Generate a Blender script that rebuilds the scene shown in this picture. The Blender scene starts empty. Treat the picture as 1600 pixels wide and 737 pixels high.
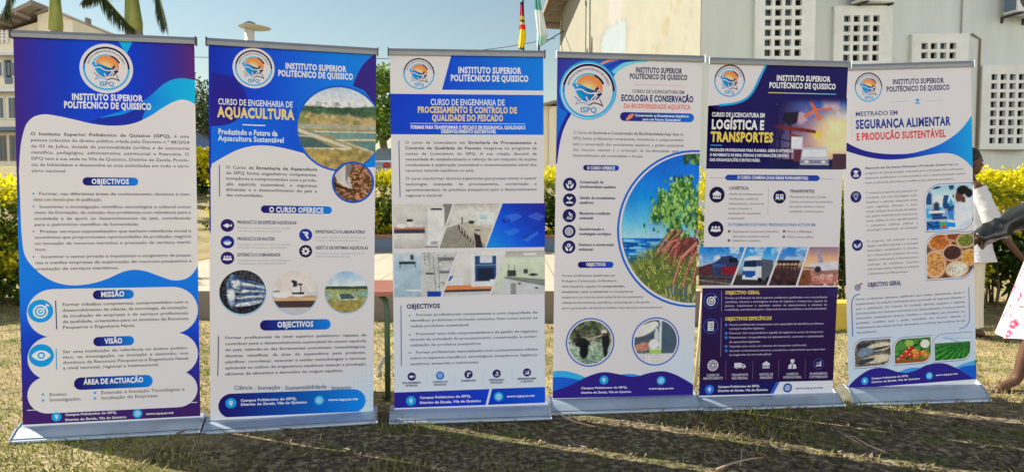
import bpy, bmesh, math, random
import numpy as np
from mathutils import Vector, Matrix, Euler
from mathutils.geometry import tessellate_polygon

R = math.radians
random.seed(7)
rng = np.random.default_rng(7)
scene = bpy.context.scene
COL = scene.collection

# ------------------------------------------------------------------ camera
CAM_H, FOC, PITCH = 1.24, 1100.0, R(3.1)          # eye height, focal length for a 1600 wide frame
cam_data = bpy.data.cameras.new('camera')
cam = bpy.data.objects.new('camera', cam_data)
COL.objects.link(cam)
cam.location = (0, 0, CAM_H)
cam.rotation_euler = (R(90) - PITCH, R(0.0), 0)
cam_data.sensor_fit = 'HORIZONTAL'
cam_data.sensor_width = 36.0
cam_data.lens = 36.0 * FOC / 1600.0
cam_data.clip_start = 0.05
cam_data.clip_end = 3000
scene.camera = cam

# ------------------------------------------------------------------ sky, sun, exposure
SUN_EL = R(37)
TO_SUN_AZ = math.atan2(0.40, -0.916)              # direction towards the sun, in the ground plane
world = bpy.data.worlds.new('World')
scene.world = world
world.use_nodes = True
wn = world.node_tree
sky = wn.nodes.new('ShaderNodeTexSky')
sky.sky_type = 'NISHITA'
sky.sun_disc = False
sky.sun_elevation = SUN_EL
sky.sun_rotation = R(90) - TO_SUN_AZ
sky.air_density = 1.6
sky.dust_density = 0.1
sky.ozone_density = 1.0
# added fill: bright clouds in the unseen sky behind the camera, lighting banner fronts
wtc = wn.nodes.new('ShaderNodeTexCoord')
wsp = wn.nodes.new('ShaderNodeSeparateXYZ'); wn.links.new(wtc.outputs['Generated'], wsp.inputs[0])
wmr = wn.nodes.new('ShaderNodeMapRange'); wmr.inputs[1].default_value = -0.02; wmr.inputs[2].default_value = -0.45
wn.links.new(wsp.outputs['Y'], wmr.inputs[0])
wns = wn.nodes.new('ShaderNodeTexNoise'); wns.inputs['Scale'].default_value = 2.6; wns.inputs['Detail'].default_value = 7
wn.links.new(wtc.outputs['Generated'], wns.inputs['Vector'])
wcr = wn.nodes.new('ShaderNodeMapRange'); wcr.inputs[1].default_value = 0.36; wcr.inputs[2].default_value = 0.56
wn.links.new(wns.outputs['Fac'], wcr.inputs[0])
wmu = wn.nodes.new('ShaderNodeMath'); wmu.operation = 'MULTIPLY'
wzr = wn.nodes.new('ShaderNodeMapRange'); wzr.inputs[1].default_value = 0.50; wzr.inputs[2].default_value = 0.22
wn.links.new(wsp.outputs['Z'], wzr.inputs[0])
wm2 = wn.nodes.new('ShaderNodeMath'); wm2.operation = 'MULTIPLY'
wn.links.new(wmr.outputs[0], wm2.inputs[0]); wn.links.new(wzr.outputs[0], wm2.inputs[1])
wn.links.new(wm2.outputs[0], wmu.inputs[0]); wn.links.new(wcr.outputs[0], wmu.inputs[1])
wmx = wn.nodes.new('ShaderNodeMix'); wmx.data_type = 'RGBA'
wn.links.new(wmu.outputs[0], wmx.inputs[0]); wn.links.new(sky.outputs[0], wmx.inputs[6])
FILL_CLOUD = 29.0
wmx.inputs[7].default_value = (FILL_CLOUD * 1.0, FILL_CLOUD * 0.975, FILL_CLOUD * 0.965, 1)
wn.links.new(wmx.outputs[2], wn.nodes['Background'].inputs[0])
wn.nodes['Background'].inputs[1].default_value = 0.055
sun_data = bpy.data.lights.new('sun', 'SUN')
sun_data.energy = 5.0
sun_data.angle = R(0.5)
sun_data.color = (1.0, 0.93, 0.80)
sun = bpy.data.objects.new('sun', sun_data)
COL.objects.link(sun)
to_sun = Vector((math.cos(TO_SUN_AZ) * math.cos(SUN_EL), math.sin(TO_SUN_AZ) * math.cos(SUN_EL), math.sin(SUN_EL)))
sun.rotation_euler = (-to_sun).to_track_quat('-Z', 'Y').to_euler()
sun.location = (-20, 10, 20)
vs = scene.view_settings
vs.view_transform = 'Standard'
vs.look = 'None'
vs.exposure = 1.0
vs.gamma = 1.0
vs.use_curve_mapping = False
scene.render.engine = 'CYCLES'
scene.cycles.max_bounces = 6
scene.cycles.transparent_max_bounces = 8

# ------------------------------------------------------------------ small helpers
def lin(c):
    c = np.asarray(c, float) / 255.0
    return np.where(c <= 0.04045, c / 12.92, ((c + 0.055) / 1.055) ** 2.4)

def tag(o, label=None, cat=None, group=None, kind=None):
    if label: o['label'] = label
    if cat: o['category'] = cat
    if group: o['group'] = group
    if kind: o['kind'] = kind
    return o

def thing(name, label, cat, loc=(0, 0, 0), rz=0.0, group=None):
    o = bpy.data.objects.new(name, None)
    o.empty_display_size = 0.2
    COL.objects.link(o)
    o.location = loc
    o.rotation_euler = (0, 0, rz)
    return tag(o, label, cat, group)

def link_mesh(name, me, mat, parent=None):
    o = bpy.data.objects.new(name, me)
    COL.objects.link(o)
    if mat is not None and len(me.materials) == 0:
        me.materials.append(mat)
    if parent is not None:
        o.parent = parent
    return o

def np_mesh(name, V, F, cols=None, attr='ink', smooth=False):
    """mesh from numpy: V (n,3); F a list of (k,3|4) int arrays"""
    me = bpy.data.meshes.new(name)
    V = np.asarray(V, np.float32)
    F = [np.asarray(f, np.int32) for f in F if len(f)]
    nl = sum(f.size for f in F)
    nf = sum(len(f) for f in F)
    me.vertices.add(len(V))
    me.vertices.foreach_set('co', V.ravel())
    me.loops.add(nl)
    me.loops.foreach_set('vertex_index', np.concatenate([f.ravel() for f in F]))
    me.polygons.add(nf)
    tot = np.concatenate([np.full(len(f), f.shape[1], np.int32) for f in F])
    st = np.concatenate([[0], np.cumsum(tot)[:-1]]).astype(np.int32)
    me.polygons.foreach_set('loop_start', st)
    me.polygons.foreach_set('loop_total', tot)
    if cols is not None:
        a = me.attributes.new(attr, 'FLOAT_COLOR', 'POINT')
        C4 = np.ones((len(V), 4), np.float32)
        C4[:, :3] = cols
        a.data.foreach_set('color', C4.ravel())
    me.update(calc_edges=True)
    if smooth:
        me.polygons.foreach_set('use_smooth', np.ones(nf, bool))
    return me

class MB:
    """collects boxes, tubes, lathes, prisms; build() links ONE mesh object"""
    def __init__(s): s.v = []; s.f = []; s.sm = []
    def add(s, vs, fs, smooth=False):
        n = len(s.v)
        s.v += [tuple(p) for p in vs]
        s.f += [tuple(i + n for i in f) for f in fs]
        s.sm += [smooth] * len(fs)
        return s
    def box(s, c, d, M=None):
        x, y, z = d[0] / 2, d[1] / 2, d[2] / 2
        vs = [Vector((sx * x, sy * y, sz * z)) for sz in (-1, 1) for sx, sy in ((-1, -1), (1, -1), (1, 1), (-1, 1))]
        if M is not None: vs = [M @ v for v in vs]
        vs = [v + Vector(c) for v in vs]
        return s.add(vs, [(3, 2, 1, 0), (4, 5, 6, 7), (0, 1, 5, 4), (1, 2, 6, 5), (2, 3, 7, 6), (3, 0, 4, 7)])
    def prism(s, pts, a, b, M=None):
        """closed outline pts (3-D callable a/b offsets): extrude polygon from vector a to vector b"""
        n = len(pts)
        vs = [Vector(p) + Vector(a) for p in pts] + [Vector(p) + Vector(b) for p in pts]
        if M is not None: vs = [M @ v for v in vs]
        fs = [tuple(range(n))[::-1], tuple(range(n, 2 * n))] + [(i, (i + 1) % n, n + (i + 1) % n, n + i) for i in range(n)]
        return s.add(vs, fs)
    def tube(s, pts, r, n=8, cap=True, smooth=True):
        pts = [Vector(p) for p in pts]
        rs = r if isinstance(r, (list, tuple)) else [r] * len(pts)
        rings = []; prev = None
        for i, p in enumerate(pts):
            t = (pts[min(i + 1, len(pts) - 1)] - pts[max(i - 1, 0)])
            t = t.normalized() if t.length > 1e-9 else Vector((0, 0, 1))
            if prev is None:
                a = t.orthogonal().normalized()
            else:
                a = (prev - t * prev.dot(t))
                a = a.normalized() if a.length > 1e-6 else t.orthogonal().normalized()
            prev = a
            b = t.cross(a)
            rings.append([p + (a * math.cos(2 * math.pi * k / n) + b * math.sin(2 * math.pi * k / n)) * rs[i] for k in range(n)])
        vs = [v for rg in rings for v in rg]
        fs = []
        for i in range(len(rings) - 1):
            for k in range(n):
                fs.append((i * n + k, i * n + (k + 1) % n, (i + 1) * n + (k + 1) % n, (i + 1) * n + k))
        s.add(vs, fs, smooth)
        if cap:
            m = len(s.v) - len(vs)
            s.f.append(tuple(m + k for k in range(n))[::-1]); s.sm.append(False)
            s.f.append(tuple(m + (len(rings) - 1) * n + k for k in range(n))); s.sm.append(False)
        return s
    def loft(s, rings, cap=True, smooth=True):
        n = len(rings[0]); vs = [p for r in rings for p in r]; fs = []
        for i in range(len(rings) - 1):
            for k in range(n):
                fs.append((i * n + k, i * n + (k + 1) % n, (i + 1) * n + (k + 1) % n, (i + 1) * n + k))
        s.add(vs, fs, smooth)
        if cap:
            m = len(s.v) - len(vs)
            s.f.append(tuple(m + k for k in range(n))[::-1]); s.sm.append(False)
            s.f.append(tuple(m + (len(rings) - 1) * n + k for k in range(n))); s.sm.append(False)
        return s
    def ell(s, c, r, M=None, nu=14, nv=9):
        rings = []
        for j in range(1, nv):
            th = math.pi * j / nv
            rings.append([Vector((r[0] * math.sin(th) * math.cos(2 * math.pi * k / nu), r[1] * math.sin(th) * math.sin(2 * math.pi * k / nu), -r[2] * math.cos(th))) for k in range(nu)])
        if M is not None: rings = [[M @ p for p in q] for q in rings]
        rings = [[p + Vector(c) for p in q] for q in rings]
        return s.loft(rings, True)
    def mesh(s, name):
        me = bpy.data.meshes.new(name)
        me.from_pydata([tuple(v) for v in s.v], [], s.f)
        me.polygons.foreach_set('use_smooth', s.sm)
        me.update()
        return me
    def build(s, name, mat, parent=None, bevel=0.0):
        me = s.mesh(name)
        if bevel > 0:
            bm = bmesh.new(); bm.from_mesh(me)
            bmesh.ops.bevel(bm, geom=[e for e in bm.edges if len(e.link_faces) == 2 and e.calc_face_angle(0) > 0.6], offset=bevel, segments=2, affect='EDGES', clamp_overlap=True)
            bm.to_mesh(me); bm.free()
        return link_mesh(name, me, mat, parent)

# ------------------------------------------------------------------ materials
def mat(name, col=(0.5, 0.5, 0.5), rough=0.6, metal=0.0, spec=0.4, noise=None, bump=None, attr=None, trans=0.0, stretch=None):
    """noise=(scale, second colour, lo, hi); bump=(scale, strength, distance); attr: colour attribute"""
    m = bpy.data.materials.new(name)
    m.use_nodes = True
    nt = m.node_tree
    b = nt.nodes['Principled BSDF']
    b.inputs['Base Color'].default_value = (*col, 1)
    b.inputs['Roughness'].default_value = rough
    b.inputs['Metallic'].default_value = metal
    b.inputs['Specular IOR Level'].default_value = spec
    tc = nt.nodes.new('ShaderNodeTexCoord')
    out = None
    if attr:
        at = nt.nodes.new('ShaderNodeAttribute'); at.attribute_name = attr
        out = at.outputs['Color']
        if noise:
            n = nt.nodes.new('ShaderNodeTexNoise'); n.inputs['Scale'].default_value = noise[0]; n.inputs['Detail'].default_value = 6
            nt.links.new(tc.outputs['Object'], n.inputs['Vector'])
            rp = nt.nodes.new('ShaderNodeMapRange'); rp.inputs[1].default_value = 0.3; rp.inputs[2].default_value = 0.7
            rp.inputs[3].default_value = noise[2]; rp.inputs[4].default_value = noise[3]
            nt.links.new(n.outputs['Fac'], rp.inputs[0])
            mx = nt.nodes.new('ShaderNodeVectorMath'); mx.operation = 'SCALE'
            nt.links.new(out, mx.inputs[0]); nt.links.new(rp.outputs[0], mx.inputs['Scale'])
            out = mx.outputs[0]
        nt.links.new(out, b.inputs['Base Color'])
    elif noise:
        n = nt.nodes.new('ShaderNodeTexNoise'); n.inputs['Scale'].default_value = noise[0]; n.inputs['Detail'].default_value = 7
        n.inputs['Roughness'].default_value = 0.62
        mp = nt.nodes.new('ShaderNodeMapping'); mp.inputs['Scale'].default_value = stretch or (1, 1, 1)
        nt.links.new(tc.outputs['Object'], mp.inputs['Vector']); nt.links.new(mp.outputs[0], n.inputs['Vector'])
        rp = nt.nodes.new('ShaderNodeValToRGB')
        rp.color_ramp.elements[0].position = noise[2]; rp.color_ramp.elements[1].position = noise[3]
        rp.color_ramp.elements[0].color = (*col, 1); rp.color_ramp.elements[1].color = (*noise[1], 1)
        nt.links.new(n.outputs['Fac'], rp.inputs[0])
        out = rp.outputs[0]
        nt.links.new(out, b.inputs['Base Color'])
    if bump:
        n2 = nt.nodes.new('ShaderNodeTexNoise'); n2.inputs['Scale'].default_value = bump[0]; n2.inputs['Detail'].default_value = 5
        nt.links.new(tc.outputs['Object'], n2.inputs['Vector'])
        bp = nt.nodes.new('ShaderNodeBump'); bp.inputs['Strength'].default_value = bump[1]; bp.inputs['Distance'].default_value = bump[2]
        nt.links.new(n2.outputs['Fac'], bp.inputs['Height'])
        nt.links.new(bp.outputs[0], b.inputs['Normal'])
    if trans > 0:
        tr = nt.nodes.new('ShaderNodeBsdfTranslucent')
        if out is not None: nt.links.new(out, tr.inputs['Color'])
        else: tr.inputs['Color'].default_value = (*col, 1)
        ms = nt.nodes.new('ShaderNodeMixShader'); ms.inputs[0].default_value = trans
        nt.links.new(b.outputs[0], ms.inputs[1]); nt.links.new(tr.outputs[0], ms.inputs[2])
        nt.links.new(ms.outputs[0], nt.nodes['Material Output'].inputs[0])
    return m

M = {}
M['print'] = mat('banner_print', rough=0.55, spec=0.14, attr='ink', bump=(2.6, 0.5, 0.03))
M['cloth_back'] = mat('banner_back', (0.62, 0.63, 0.65), 0.7)
M['alu'] = mat('satin_aluminium', (0.42, 0.50, 0.58), 0.38, 0.4, noise=(6, (0.33, 0.40, 0.46), 0.42, 0.75))
M['alu_rail'] = mat('grey_rail', (0.34, 0.35, 0.36), 0.45, 0.6, noise=(12, (0.28, 0.29, 0.30), 0.3, 0.7))
M['cap'] = mat('chrome_end_cap', (0.62, 0.64, 0.66), 0.25, 0.9)
M['dark_metal'] = mat('dark_metal', (0.05, 0.055, 0.06), 0.5, 0.5)
# ------------------------------------------------------------------ value noise for the printed pictures
_perm = rng.random((64, 64))
def nz(x, y, s, seed=0):
    x = np.asarray(x) * s + seed * 7.31; y = np.asarray(y) * s + seed * 3.17
    xi = np.floor(x).astype(int); yi = np.floor(y).astype(int)
    fx = x - xi; fy = y - yi
    fx = fx * fx * (3 - 2 * fx); fy = fy * fy * (3 - 2 * fy)
    g = lambda a, b: _perm[a % 64, b % 64]
    return (g(xi, yi) * (1 - fx) + g(xi + 1, yi) * fx) * (1 - fy) + (g(xi, yi + 1) * (1 - fx) + g(xi + 1, yi + 1) * fx) * fy
def fbm(x, y, s, seed=0, o=4):
    return sum(nz(x, y, s * 2 ** k, seed + k) * 0.5 ** (k + 1) for k in range(o)) / (1 - 0.5 ** o)
def sst(a, b, x):
    t = np.clip((x - a) / (b - a), 0, 1); return t * t * (3 - 2 * t)
def inpoly(x, y, pts):
    r = np.zeros(np.shape(x), bool); n = len(pts)
    for i in range(n):
        x1, y1 = pts[i]; x2, y2 = pts[(i + 1) % n]
        if y1 == y2: continue
        c = ((y1 > y) != (y2 > y)) & (x < (x2 - x1) * (y - y1) / (y2 - y1) + x1)
        r ^= c
    return r
class Pic:
    """a printed picture painted on a grid of points, x right, y down, both 0..1"""
    def __init__(s, x, y, base):
        s.x, s.y = x, y
        s.c = np.ones(x.shape + (3,)) * np.array(base, float)
    def put(s, m, col):
        m = np.clip(np.asarray(m, float), 0, 1)[..., None]
        s.c = s.c * (1 - m) + np.asarray(col, float) * m; return s
    def vgrad(s, stops, m=1.0):
        ys = [a for a, _ in stops]
        g = np.stack([np.interp(s.y, ys, [c[k] for _, c in stops]) for k in range(3)], -1)
        mm = np.clip(np.asarray(m, float) * np.ones(s.x.shape), 0, 1)[..., None]
        s.c = s.c * (1 - mm) + g * mm; return s
    def box(s, x0, y0, x1, y1, col, e=.009): return s.put(sst(-e, e, s.x - x0) * sst(-e, e, x1 - s.x) * sst(-e, e, s.y - y0) * sst(-e, e, y1 - s.y), col)
    def ell(s, cx, cy, rx, ry, col, soft=0.15, rot=0.0):
        dx, dy = s.x - cx, s.y - cy
        c, n = math.cos(rot), math.sin(rot)
        d = np.sqrt(((dx * c + dy * n) / rx) ** 2 + ((-dx * n + dy * c) / ry) ** 2)
        return s.put(1 - sst(1 - soft, 1 + soft, d), col)
    def poly(s, pts, col, e=.006): return s.put(sum(inpoly(s.x + a, s.y + c, pts) * .2 for a, c in ((0, 0), (e, 0), (-e, 0), (0, e), (0, -e))), col)
    def line(s, x0, y0, x1, y1, w, col):
        dx, dy = x1 - x0, y1 - y0; L = dx * dx + dy * dy + 1e-9
        t = np.clip(((s.x - x0) * dx + (s.y - y0) * dy) / L, 0, 1)
        d = np.hypot(s.x - x0 - t * dx, s.y - y0 - t * dy)
        return s.put(1 - sst(w * 0.4, w * 0.7, d), col)
    def grain(s, sc, amp, seed=1, m=1.0):
        s.c = s.c * (1 + amp * ((fbm(s.x, s.y, sc, seed) - 0.5) * 2 * np.asarray(m))[..., None]); return s

# ------------------------------------------------------------------ lettering: one cached outline per character
_tc = bpy.data.curves.new('lettering', 'FONT')
_tc.resolution_u = 2
_to = bpy.data.objects.new('lettering', _tc)
COL.objects.link(_to)
def _eval(body, off):
    _tc.body = body; _tc.offset = off
    dg = bpy.context.evaluated_depsgraph_get(); dg.update()
    ev = _to.evaluated_get(dg)
    me = ev.to_mesh()
    me.calc_loop_triangles()
    v = np.empty(len(me.vertices) * 3, np.float32); me.vertices.foreach_get('co', v)
    t = np.empty(len(me.loop_triangles) * 3, np.int32); me.loop_triangles.foreach_get('vertices', t)
    ev.to_mesh_clear()
    return v.reshape(-1, 3)[:, :2].copy(), t.reshape(-1, 3).copy()
_vH, _ = _eval('H', 0.0)
CAP = _vH[:, 1].max()
_wHH = np.ptp(_eval('HH', 0.0)[0][:, 0])
_glyph = {}
def glyph(ch, off):
    k = (ch, off)
    if k not in _glyph:
        v, t = _eval(ch, off)
        a = (np.ptp(_eval('H' + ch + 'H', 0.0)[0][:, 0]) - _wHH) + max(0, off - .01) * 1.6
        _glyph[k] = (v / CAP, t, a / CAP)
    return _glyph[k]
SPACE = (np.ptp(_eval('H H', 0.0)[0][:, 0]) - _wHH) / CAP
def word(w, off):
    Vs, Ts, x, n = [], [], 0.0, 0
    for ch in w:
        v, t, a = glyph(ch, off)
        if len(v):
            Vs.append(v + np.array([x, 0])); Ts.append(t + n); n += len(v)
        x += a
    if not Vs: return np.zeros((0, 2)), np.zeros((0, 3), int), x
    return np.concatenate(Vs), np.concatenate(Ts), x

# ------------------------------------------------------------------ printed sheet of a roll-up banner
PW, PH = 0.85, 2.0
def Rmat(yaw, lean, roll):
    return Matrix.Rotation(yaw, 3, 'Z') @ Matrix.Rotation(lean, 3, 'X') @ Matrix.Rotation(roll, 3, 'Y')
def homog(src, dst):
    A = []; B = []
    for (x, y), (u, v) in zip(src, dst):
        A += [[x, y, 1, 0, 0, 0, -u * x, -u * y], [0, 0, 0, x, y, 1, -v * x, -v * y]]; B += [u, v]
    h = np.linalg.solve(np.array(A, float), np.array(B, float))
    return np.append(h, 1).reshape(3, 3)
INKGAIN = 1.32
def ink(c):
    q = lin(c) * INKGAIN
    g = q.mean(-1, keepdims=True) if q.ndim > 1 else q.mean()
    return np.clip(g + (q - g) * 1.10 - 0.010 * (1 - np.minimum(g / .5, 1)), 0.002, 0.86)
WHITE = (203, 199, 200)

class Sheet:
    def __init__(s, corners):
        """corners: where the sheet's TL, TR, BR, BL lie on the artwork proof the readings below are taken from"""
        s.mpp = PH / (0.5 * (math.dist(corners[0], corners[3]) + math.dist(corners[1], corners[2])))
        s.H = homog(corners, [(0, PH), (PW, PH), (PW, 0), (0, 0)])
        s.o = (0, 0); s.sc = 1.0
        s.V = []; s.C = []; s.T = []; s.Q = []; s.n = 0; s.layer = 0
    def view(s, ox, oy, sc): s.o = (ox, oy); s.sc = sc; return s
    def p(s, x, y):
        q = s.H @ np.array([s.o[0] + x / s.sc, s.o[1] + y / s.sc, 1.0])
        return q[:2] / q[2]
    def m(s, px, at=None):           # proof units -> metres on the sheet
        return px / s.sc * s.mpp
    def push(s, uv, col, tri=None, quad=None, dl=1):
        s.layer += dl
        uv = np.asarray(uv, float)
        if col is None: col = WHITE
        col = np.asarray(col, float)
        if col.ndim == 1: col = np.tile(ink(col), (len(uv), 1))
        else: col = ink(col)
        z = np.full((len(uv), 1), s.layer * 0.00006)
        s.V.append(np.hstack([uv, z])); s.C.append(col)
        if tri is not None: s.T.append(np.asarray(tri) + s.n)
        if quad is not None: s.Q.append(np.asarray(quad) + s.n)
        s.n += len(uv)
    def band(s, us, vt, vb, ny, col):
        """columns us between v top and v bottom; col = colour or painter(x,y)"""
        us = np.clip(us, 0, PW); nx = len(us)
        t = np.linspace(0, 1, ny)
        U = np.repeat(np.asarray(us)[:, None], ny, 1)
        Vv = np.asarray(vt)[:, None] * (1 - t) + np.asarray(vb)[:, None] * t
        if callable(col):
            u0, u1 = us[0], us[-1]; v1, v0 = np.max(vt), np.min(vb)
            C = col((U - u0) / (u1 - u0), (v1 - Vv) / (v1 - v0)).reshape(-1, 3)
        else: C = col
        i = np.arange(nx - 1)[:, None] * ny + np.arange(ny - 1)[None]
        i = i.ravel()
        s.push(np.stack([U.ravel(), Vv.ravel()], 1), C, quad=np.stack([i, i + 1, i + ny + 1, i + ny], 1))
    def rect(s, x0, y0, x1, y1, col, nx=2, ny=2):
        a, b = s.p(x0, y0), s.p(x1, y1)
        us = np.linspace(a[0], b[0], nx)
        s.band(us, np.full(nx, a[1]), np.full(nx, b[1]), ny, col)
    def full(s, v0, v1, painter, nx=40, ny=90):
        us = np.linspace(0, PW, nx); s.band(us, np.full(nx, v1), np.full(nx, v0), ny, painter)
    def uvs(s, pts): return [s.p(*q) for q in pts]
    def polyuv(s, P, col):
        P = [np.array((min(max(q[0], 0), PW), min(max(q[1], 0), PH))) for q in P]
        tri = tessellate_polygon([[Vector((q[0], q[1], 0)) for q in P]])
        if callable(col): C = np.array([col(q[0] / PW, 1 - q[1] / PH) for q in P])
        else: C = col
        s.push(np.array(P), C, tri=np.array(tri))
    def poly(s, pts, col): s.polyuv(s.uvs(pts), col)
    def spl(s, pts, n=8, closed=False):
        P = [np.array(q, float) for q in pts]; out = []
        m = len(P)
        rngk = range(m if closed else m - 1)
        for i in rngk:
            if closed: a, b, c, d = P[i - 1], P[i], P[(i + 1) % m], P[(i + 2) % m]
            else: a, b, c, d = P[max(i - 1, 0)], P[i], P[i + 1], P[min(i + 2, m - 1)]
            for k in range(n):
                t = k / n
                out.append(0.5 * ((2 * b) + (c - a) * t + (2 * a - 5 * b + 4 * c - d) * t * t + (3 * b - a - 3 * c + d) * t ** 3))
        if not closed: out.append(P[-1])
        return [tuple(q) for q in out]
    def disc(s, x, y, r, col, nx=None, umax=PW):
        c = s.p(x, y); rm = s.m(r)
        s.discuv(c, rm, col, nx, umax)
    def discuv(s, c, rm, col, nx=None, umax=PW):
        nx = nx or (28 if not callable(col) else int(max(24, rm * 2 / 0.0034)))
        a = np.linspace(math.pi, 0, nx)
        us = c[0] + rm * np.cos(a)
        us = np.minimum(us, umax)
        keep = np.append([True], np.diff(us) > 1e-6)
        us = us[keep]
        h = np.sqrt(np.maximum(rm ** 2 - (us - c[0]) ** 2, 0))
        if callable(col):
            f = col
            def g(X, Y):
                U = us[0] + X * (us[-1] - us[0]); top = c[1] + h.max(); V = top - Y * 2 * h.max()
                return f((U - c[0]) / (2 * rm) + 0.5, 0.5 - (V - c[1]) / (2 * rm))
            s.band(us, c[1] + h, c[1] - h, nx, g)
        else: s.band(us, c[1] + h, c[1] - h, 2, col)
    def ring(s, x, y, r0, r1, col, a0=0, a1=360, n=48, uv=None):
        c = s.p(x, y) if uv is None else uv
        k = 1 if uv is not None else None
        q0, q1 = (s.m(r0), s.m(r1)) if k is None else (r0, r1)
        a = np.radians(np.linspace(a0, a1, n))
        P = np.concatenate([np.stack([c[0] + q0 * np.cos(a), c[1] + q0 * np.sin(a)], 1), np.stack([c[0] + q1 * np.cos(a), c[1] + q1 * np.sin(a)], 1)])
        P[:, 0] = np.clip(P[:, 0], 0, PW)
        i = np.arange(n - 1)
        s.push(P, col, quad=np.stack([i, i + 1, i + 1 + n, i + n], 1))
    def pill(s, x0, y0, x1, y1, c0, c1=None, mid=None):
        a, b = s.p(x0, y0), s.p(x1, y1)
        v1, v0 = a[1], b[1]
        r = abs(v1 - v0) / 2; vc = (v1 + v0) / 2
        t = np.linspace(0, math.pi / 2, 9)
        us = np.concatenate([a[0] + r - r * np.cos(t), np.linspace(a[0] + r, b[0] - r, 8)[1:-1], b[0] - r + r * np.sin(t)])
        h = np.concatenate([r * np.sin(t), np.full(6, r), r * np.cos(t)])
        c1 = c1 or c0
        c0, c1 = np.array(c0, float), np.array(c1, float)
        s.band(us, vc + h, vc - h, 2, lambda X, Y: c0 + (c1 - c0) * X[..., None])
    def line(s, x0, y0, x1, y1, w, col, level=False):
        a, b = s.p(x0, y0), s.p(x1, y1)
        if level: b[1] = a[1]
        wm = s.m(w) / 2
        d = (b - a) / np.linalg.norm(b - a); n = np.array([-d[1], d[0]]) * wm
        P = np.array([a + n, a - n, b - n, b + n])
        s.push(P, col if not isinstance(col, list) else np.array([col[0], col[0], col[1], col[1]], float), quad=[[0, 1, 2, 3]])
    def stroke(s, pts, w, col, uv=False):
        """polyline ribbon"""
        P = np.array(pts if uv else s.uvs(pts)); wm = (w if uv else s.m(w)) / 2
        d = np.gradient(P, axis=0); d /= np.linalg.norm(d, axis=1, keepdims=True) + 1e-12
        n = np.stack([-d[:, 1], d[:, 0]], 1) * wm
        k = len(P); i = np.arange(k - 1)
        Q = np.concatenate([P + n, P - n]); Q[:, 0] = np.clip(Q[:, 0], 0, PW)
        s.push(Q, col, quad=np.stack([i, i + 1, i + 1 + k, i + k], 1))
    def words(s, runs, u, v, cap, kx, space, col):
        Vs, Ts, n = [], [], 0
        for w, off in runs:
            a, t, adv = word(w, off)
            if len(a):
                Vs.append(a * np.array([kx, cap]) + np.array([u, v])); Ts.append(t + n); n += len(a)
            u += adv * kx + space
        if Vs: s.push(np.concatenate(Vs), col, tri=np.concatenate(Ts))
    def text(s, t, x0, y0, x1, cap, col, off=0.03):
        """one line set between x0 and x1 on the baseline through (x0,y0)"""
        a = s.p(x0, y0)
        b = s.p(x1, y0 + 0.0)
        w = b[0] - a[0]
        nat = sum(word(q, off)[2] for q in t.split()) + SPACE * (len(t.split()) - 1)
        kx = w / nat
        s.words([(q, off) for q in t.split()], a[0], a[1], s.m(cap) * (1.08 if off >= .045 else 1.0), kx, SPACE * kx, col)
    def para(s, lines, x0, y0, x1, dy, cap, col, off=0.0, boff=0.022, stretch=None):
        """justified paragraph; **bold**; a line that begins with '|' keeps its natural width; (first baseline y0)"""
        a = s.p(x0, y0); a2 = s.p(x0, y0 + dy); b = s.p(x1, y0)
        W = b[0] - a[0]; dv = a[1] - a2[1]
        rows = []
        off = max(off, .013)
        for L in lines:
            nat = L.startswith('|'); L = L.lstrip('|')
            ind = len(L) - len(L.lstrip('>')); L = L.lstrip('>')
            bold = False; run = []
            for q in L.split():
                if q.startswith('**'): bold = True; q = q[2:]
                end = q.endswith('**')
                if end: q = q[:-2]
                run.append((q, boff if bold else off))
                if end: bold = False
            rows.append((nat, ind, run))
        def width(run): return sum(word(q, o)[2] for q, o in run)
        full = [width(r) + SPACE * 0.85 * (len(r) - 1) for n_, i_, r in rows if not n_]
        kx = W / max(full) if full else s.m(cap) * 0.95
        if stretch: kx = stretch * s.m(cap)
        for j, (nat, ind, run) in enumerate(rows):
            if not run: continue
            sp = SPACE * kx if nat or len(run) < 2 else (W - width(run) * kx) / (len(run) - 1)
            s.words(run, a[0], a[1] - dv * j, s.m(cap), kx, sp, col)
    def arctext(s, t, c, r, a0, a1, cap, col, off=0.02):
        tot = sum((glyph(ch, off)[2] if ch != ' ' else SPACE) for ch in t)
        a = a0; k = (a0 - a1) / tot
        for ch in t:
            adv = glyph(ch, off)[2] if ch != ' ' else SPACE
            if ch != ' ':
                v, tr, _ = glyph(ch, off)
                am = math.radians(a - k * adv / 2)
                kx = math.radians(k) * r
                w = (v - np.array([adv / 2, 0])) * np.array([kx, cap])
                rr = r + w[:, 1]
                th = am - w[:, 0] / r
                s.push(np.stack([c[0] + rr * np.cos(th), c[1] + rr * np.sin(th)], 1), col, tri=tr, dl=0)
            a -= k * adv
    # --- marks -------------------------------------------------------
    def rel(s, c, r, pts): return [(c[0] + r * x, c[1] - r * y) for x, y in pts]
    def logo(s, x, y, rr, disc=None, small=True):
        c = s.p(x, y); r = s.m(rr)
        NAVY, SKY_, BLU = (28, 28, 68), (70, 160, 210), (40, 130, 200)
        if disc: s.discuv(c, s.m(disc), WHITE)
        else: s.discuv(c, r, WHITE)
        s.ring(0, 0, r * 0.955, r * 1.045, NAVY, 0, 180, uv=c)
        s.ring(0, 0, r * 0.955, r * 1.045, SKY_, 180, 360, uv=c)
        s.ring(0, 0, r * 0.955, r * 1.045, BLU, 168, 184, uv=c)
        s.arctext('INSTITUTO SUPERIOR POLITÉCNICO DE QUISSICO', c, r * 0.80, 165, 15, r * 0.085, (70, 70, 90))
        def sun_p(X, Y):
            d = np.hypot(X - 0.42, Y - 0.62); t = sst(0.0, 0.55, d)[..., None]
            return np.array((240, 220, 170.)) * (1 - t) + np.array((208, 132, 82.)) * t
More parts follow.
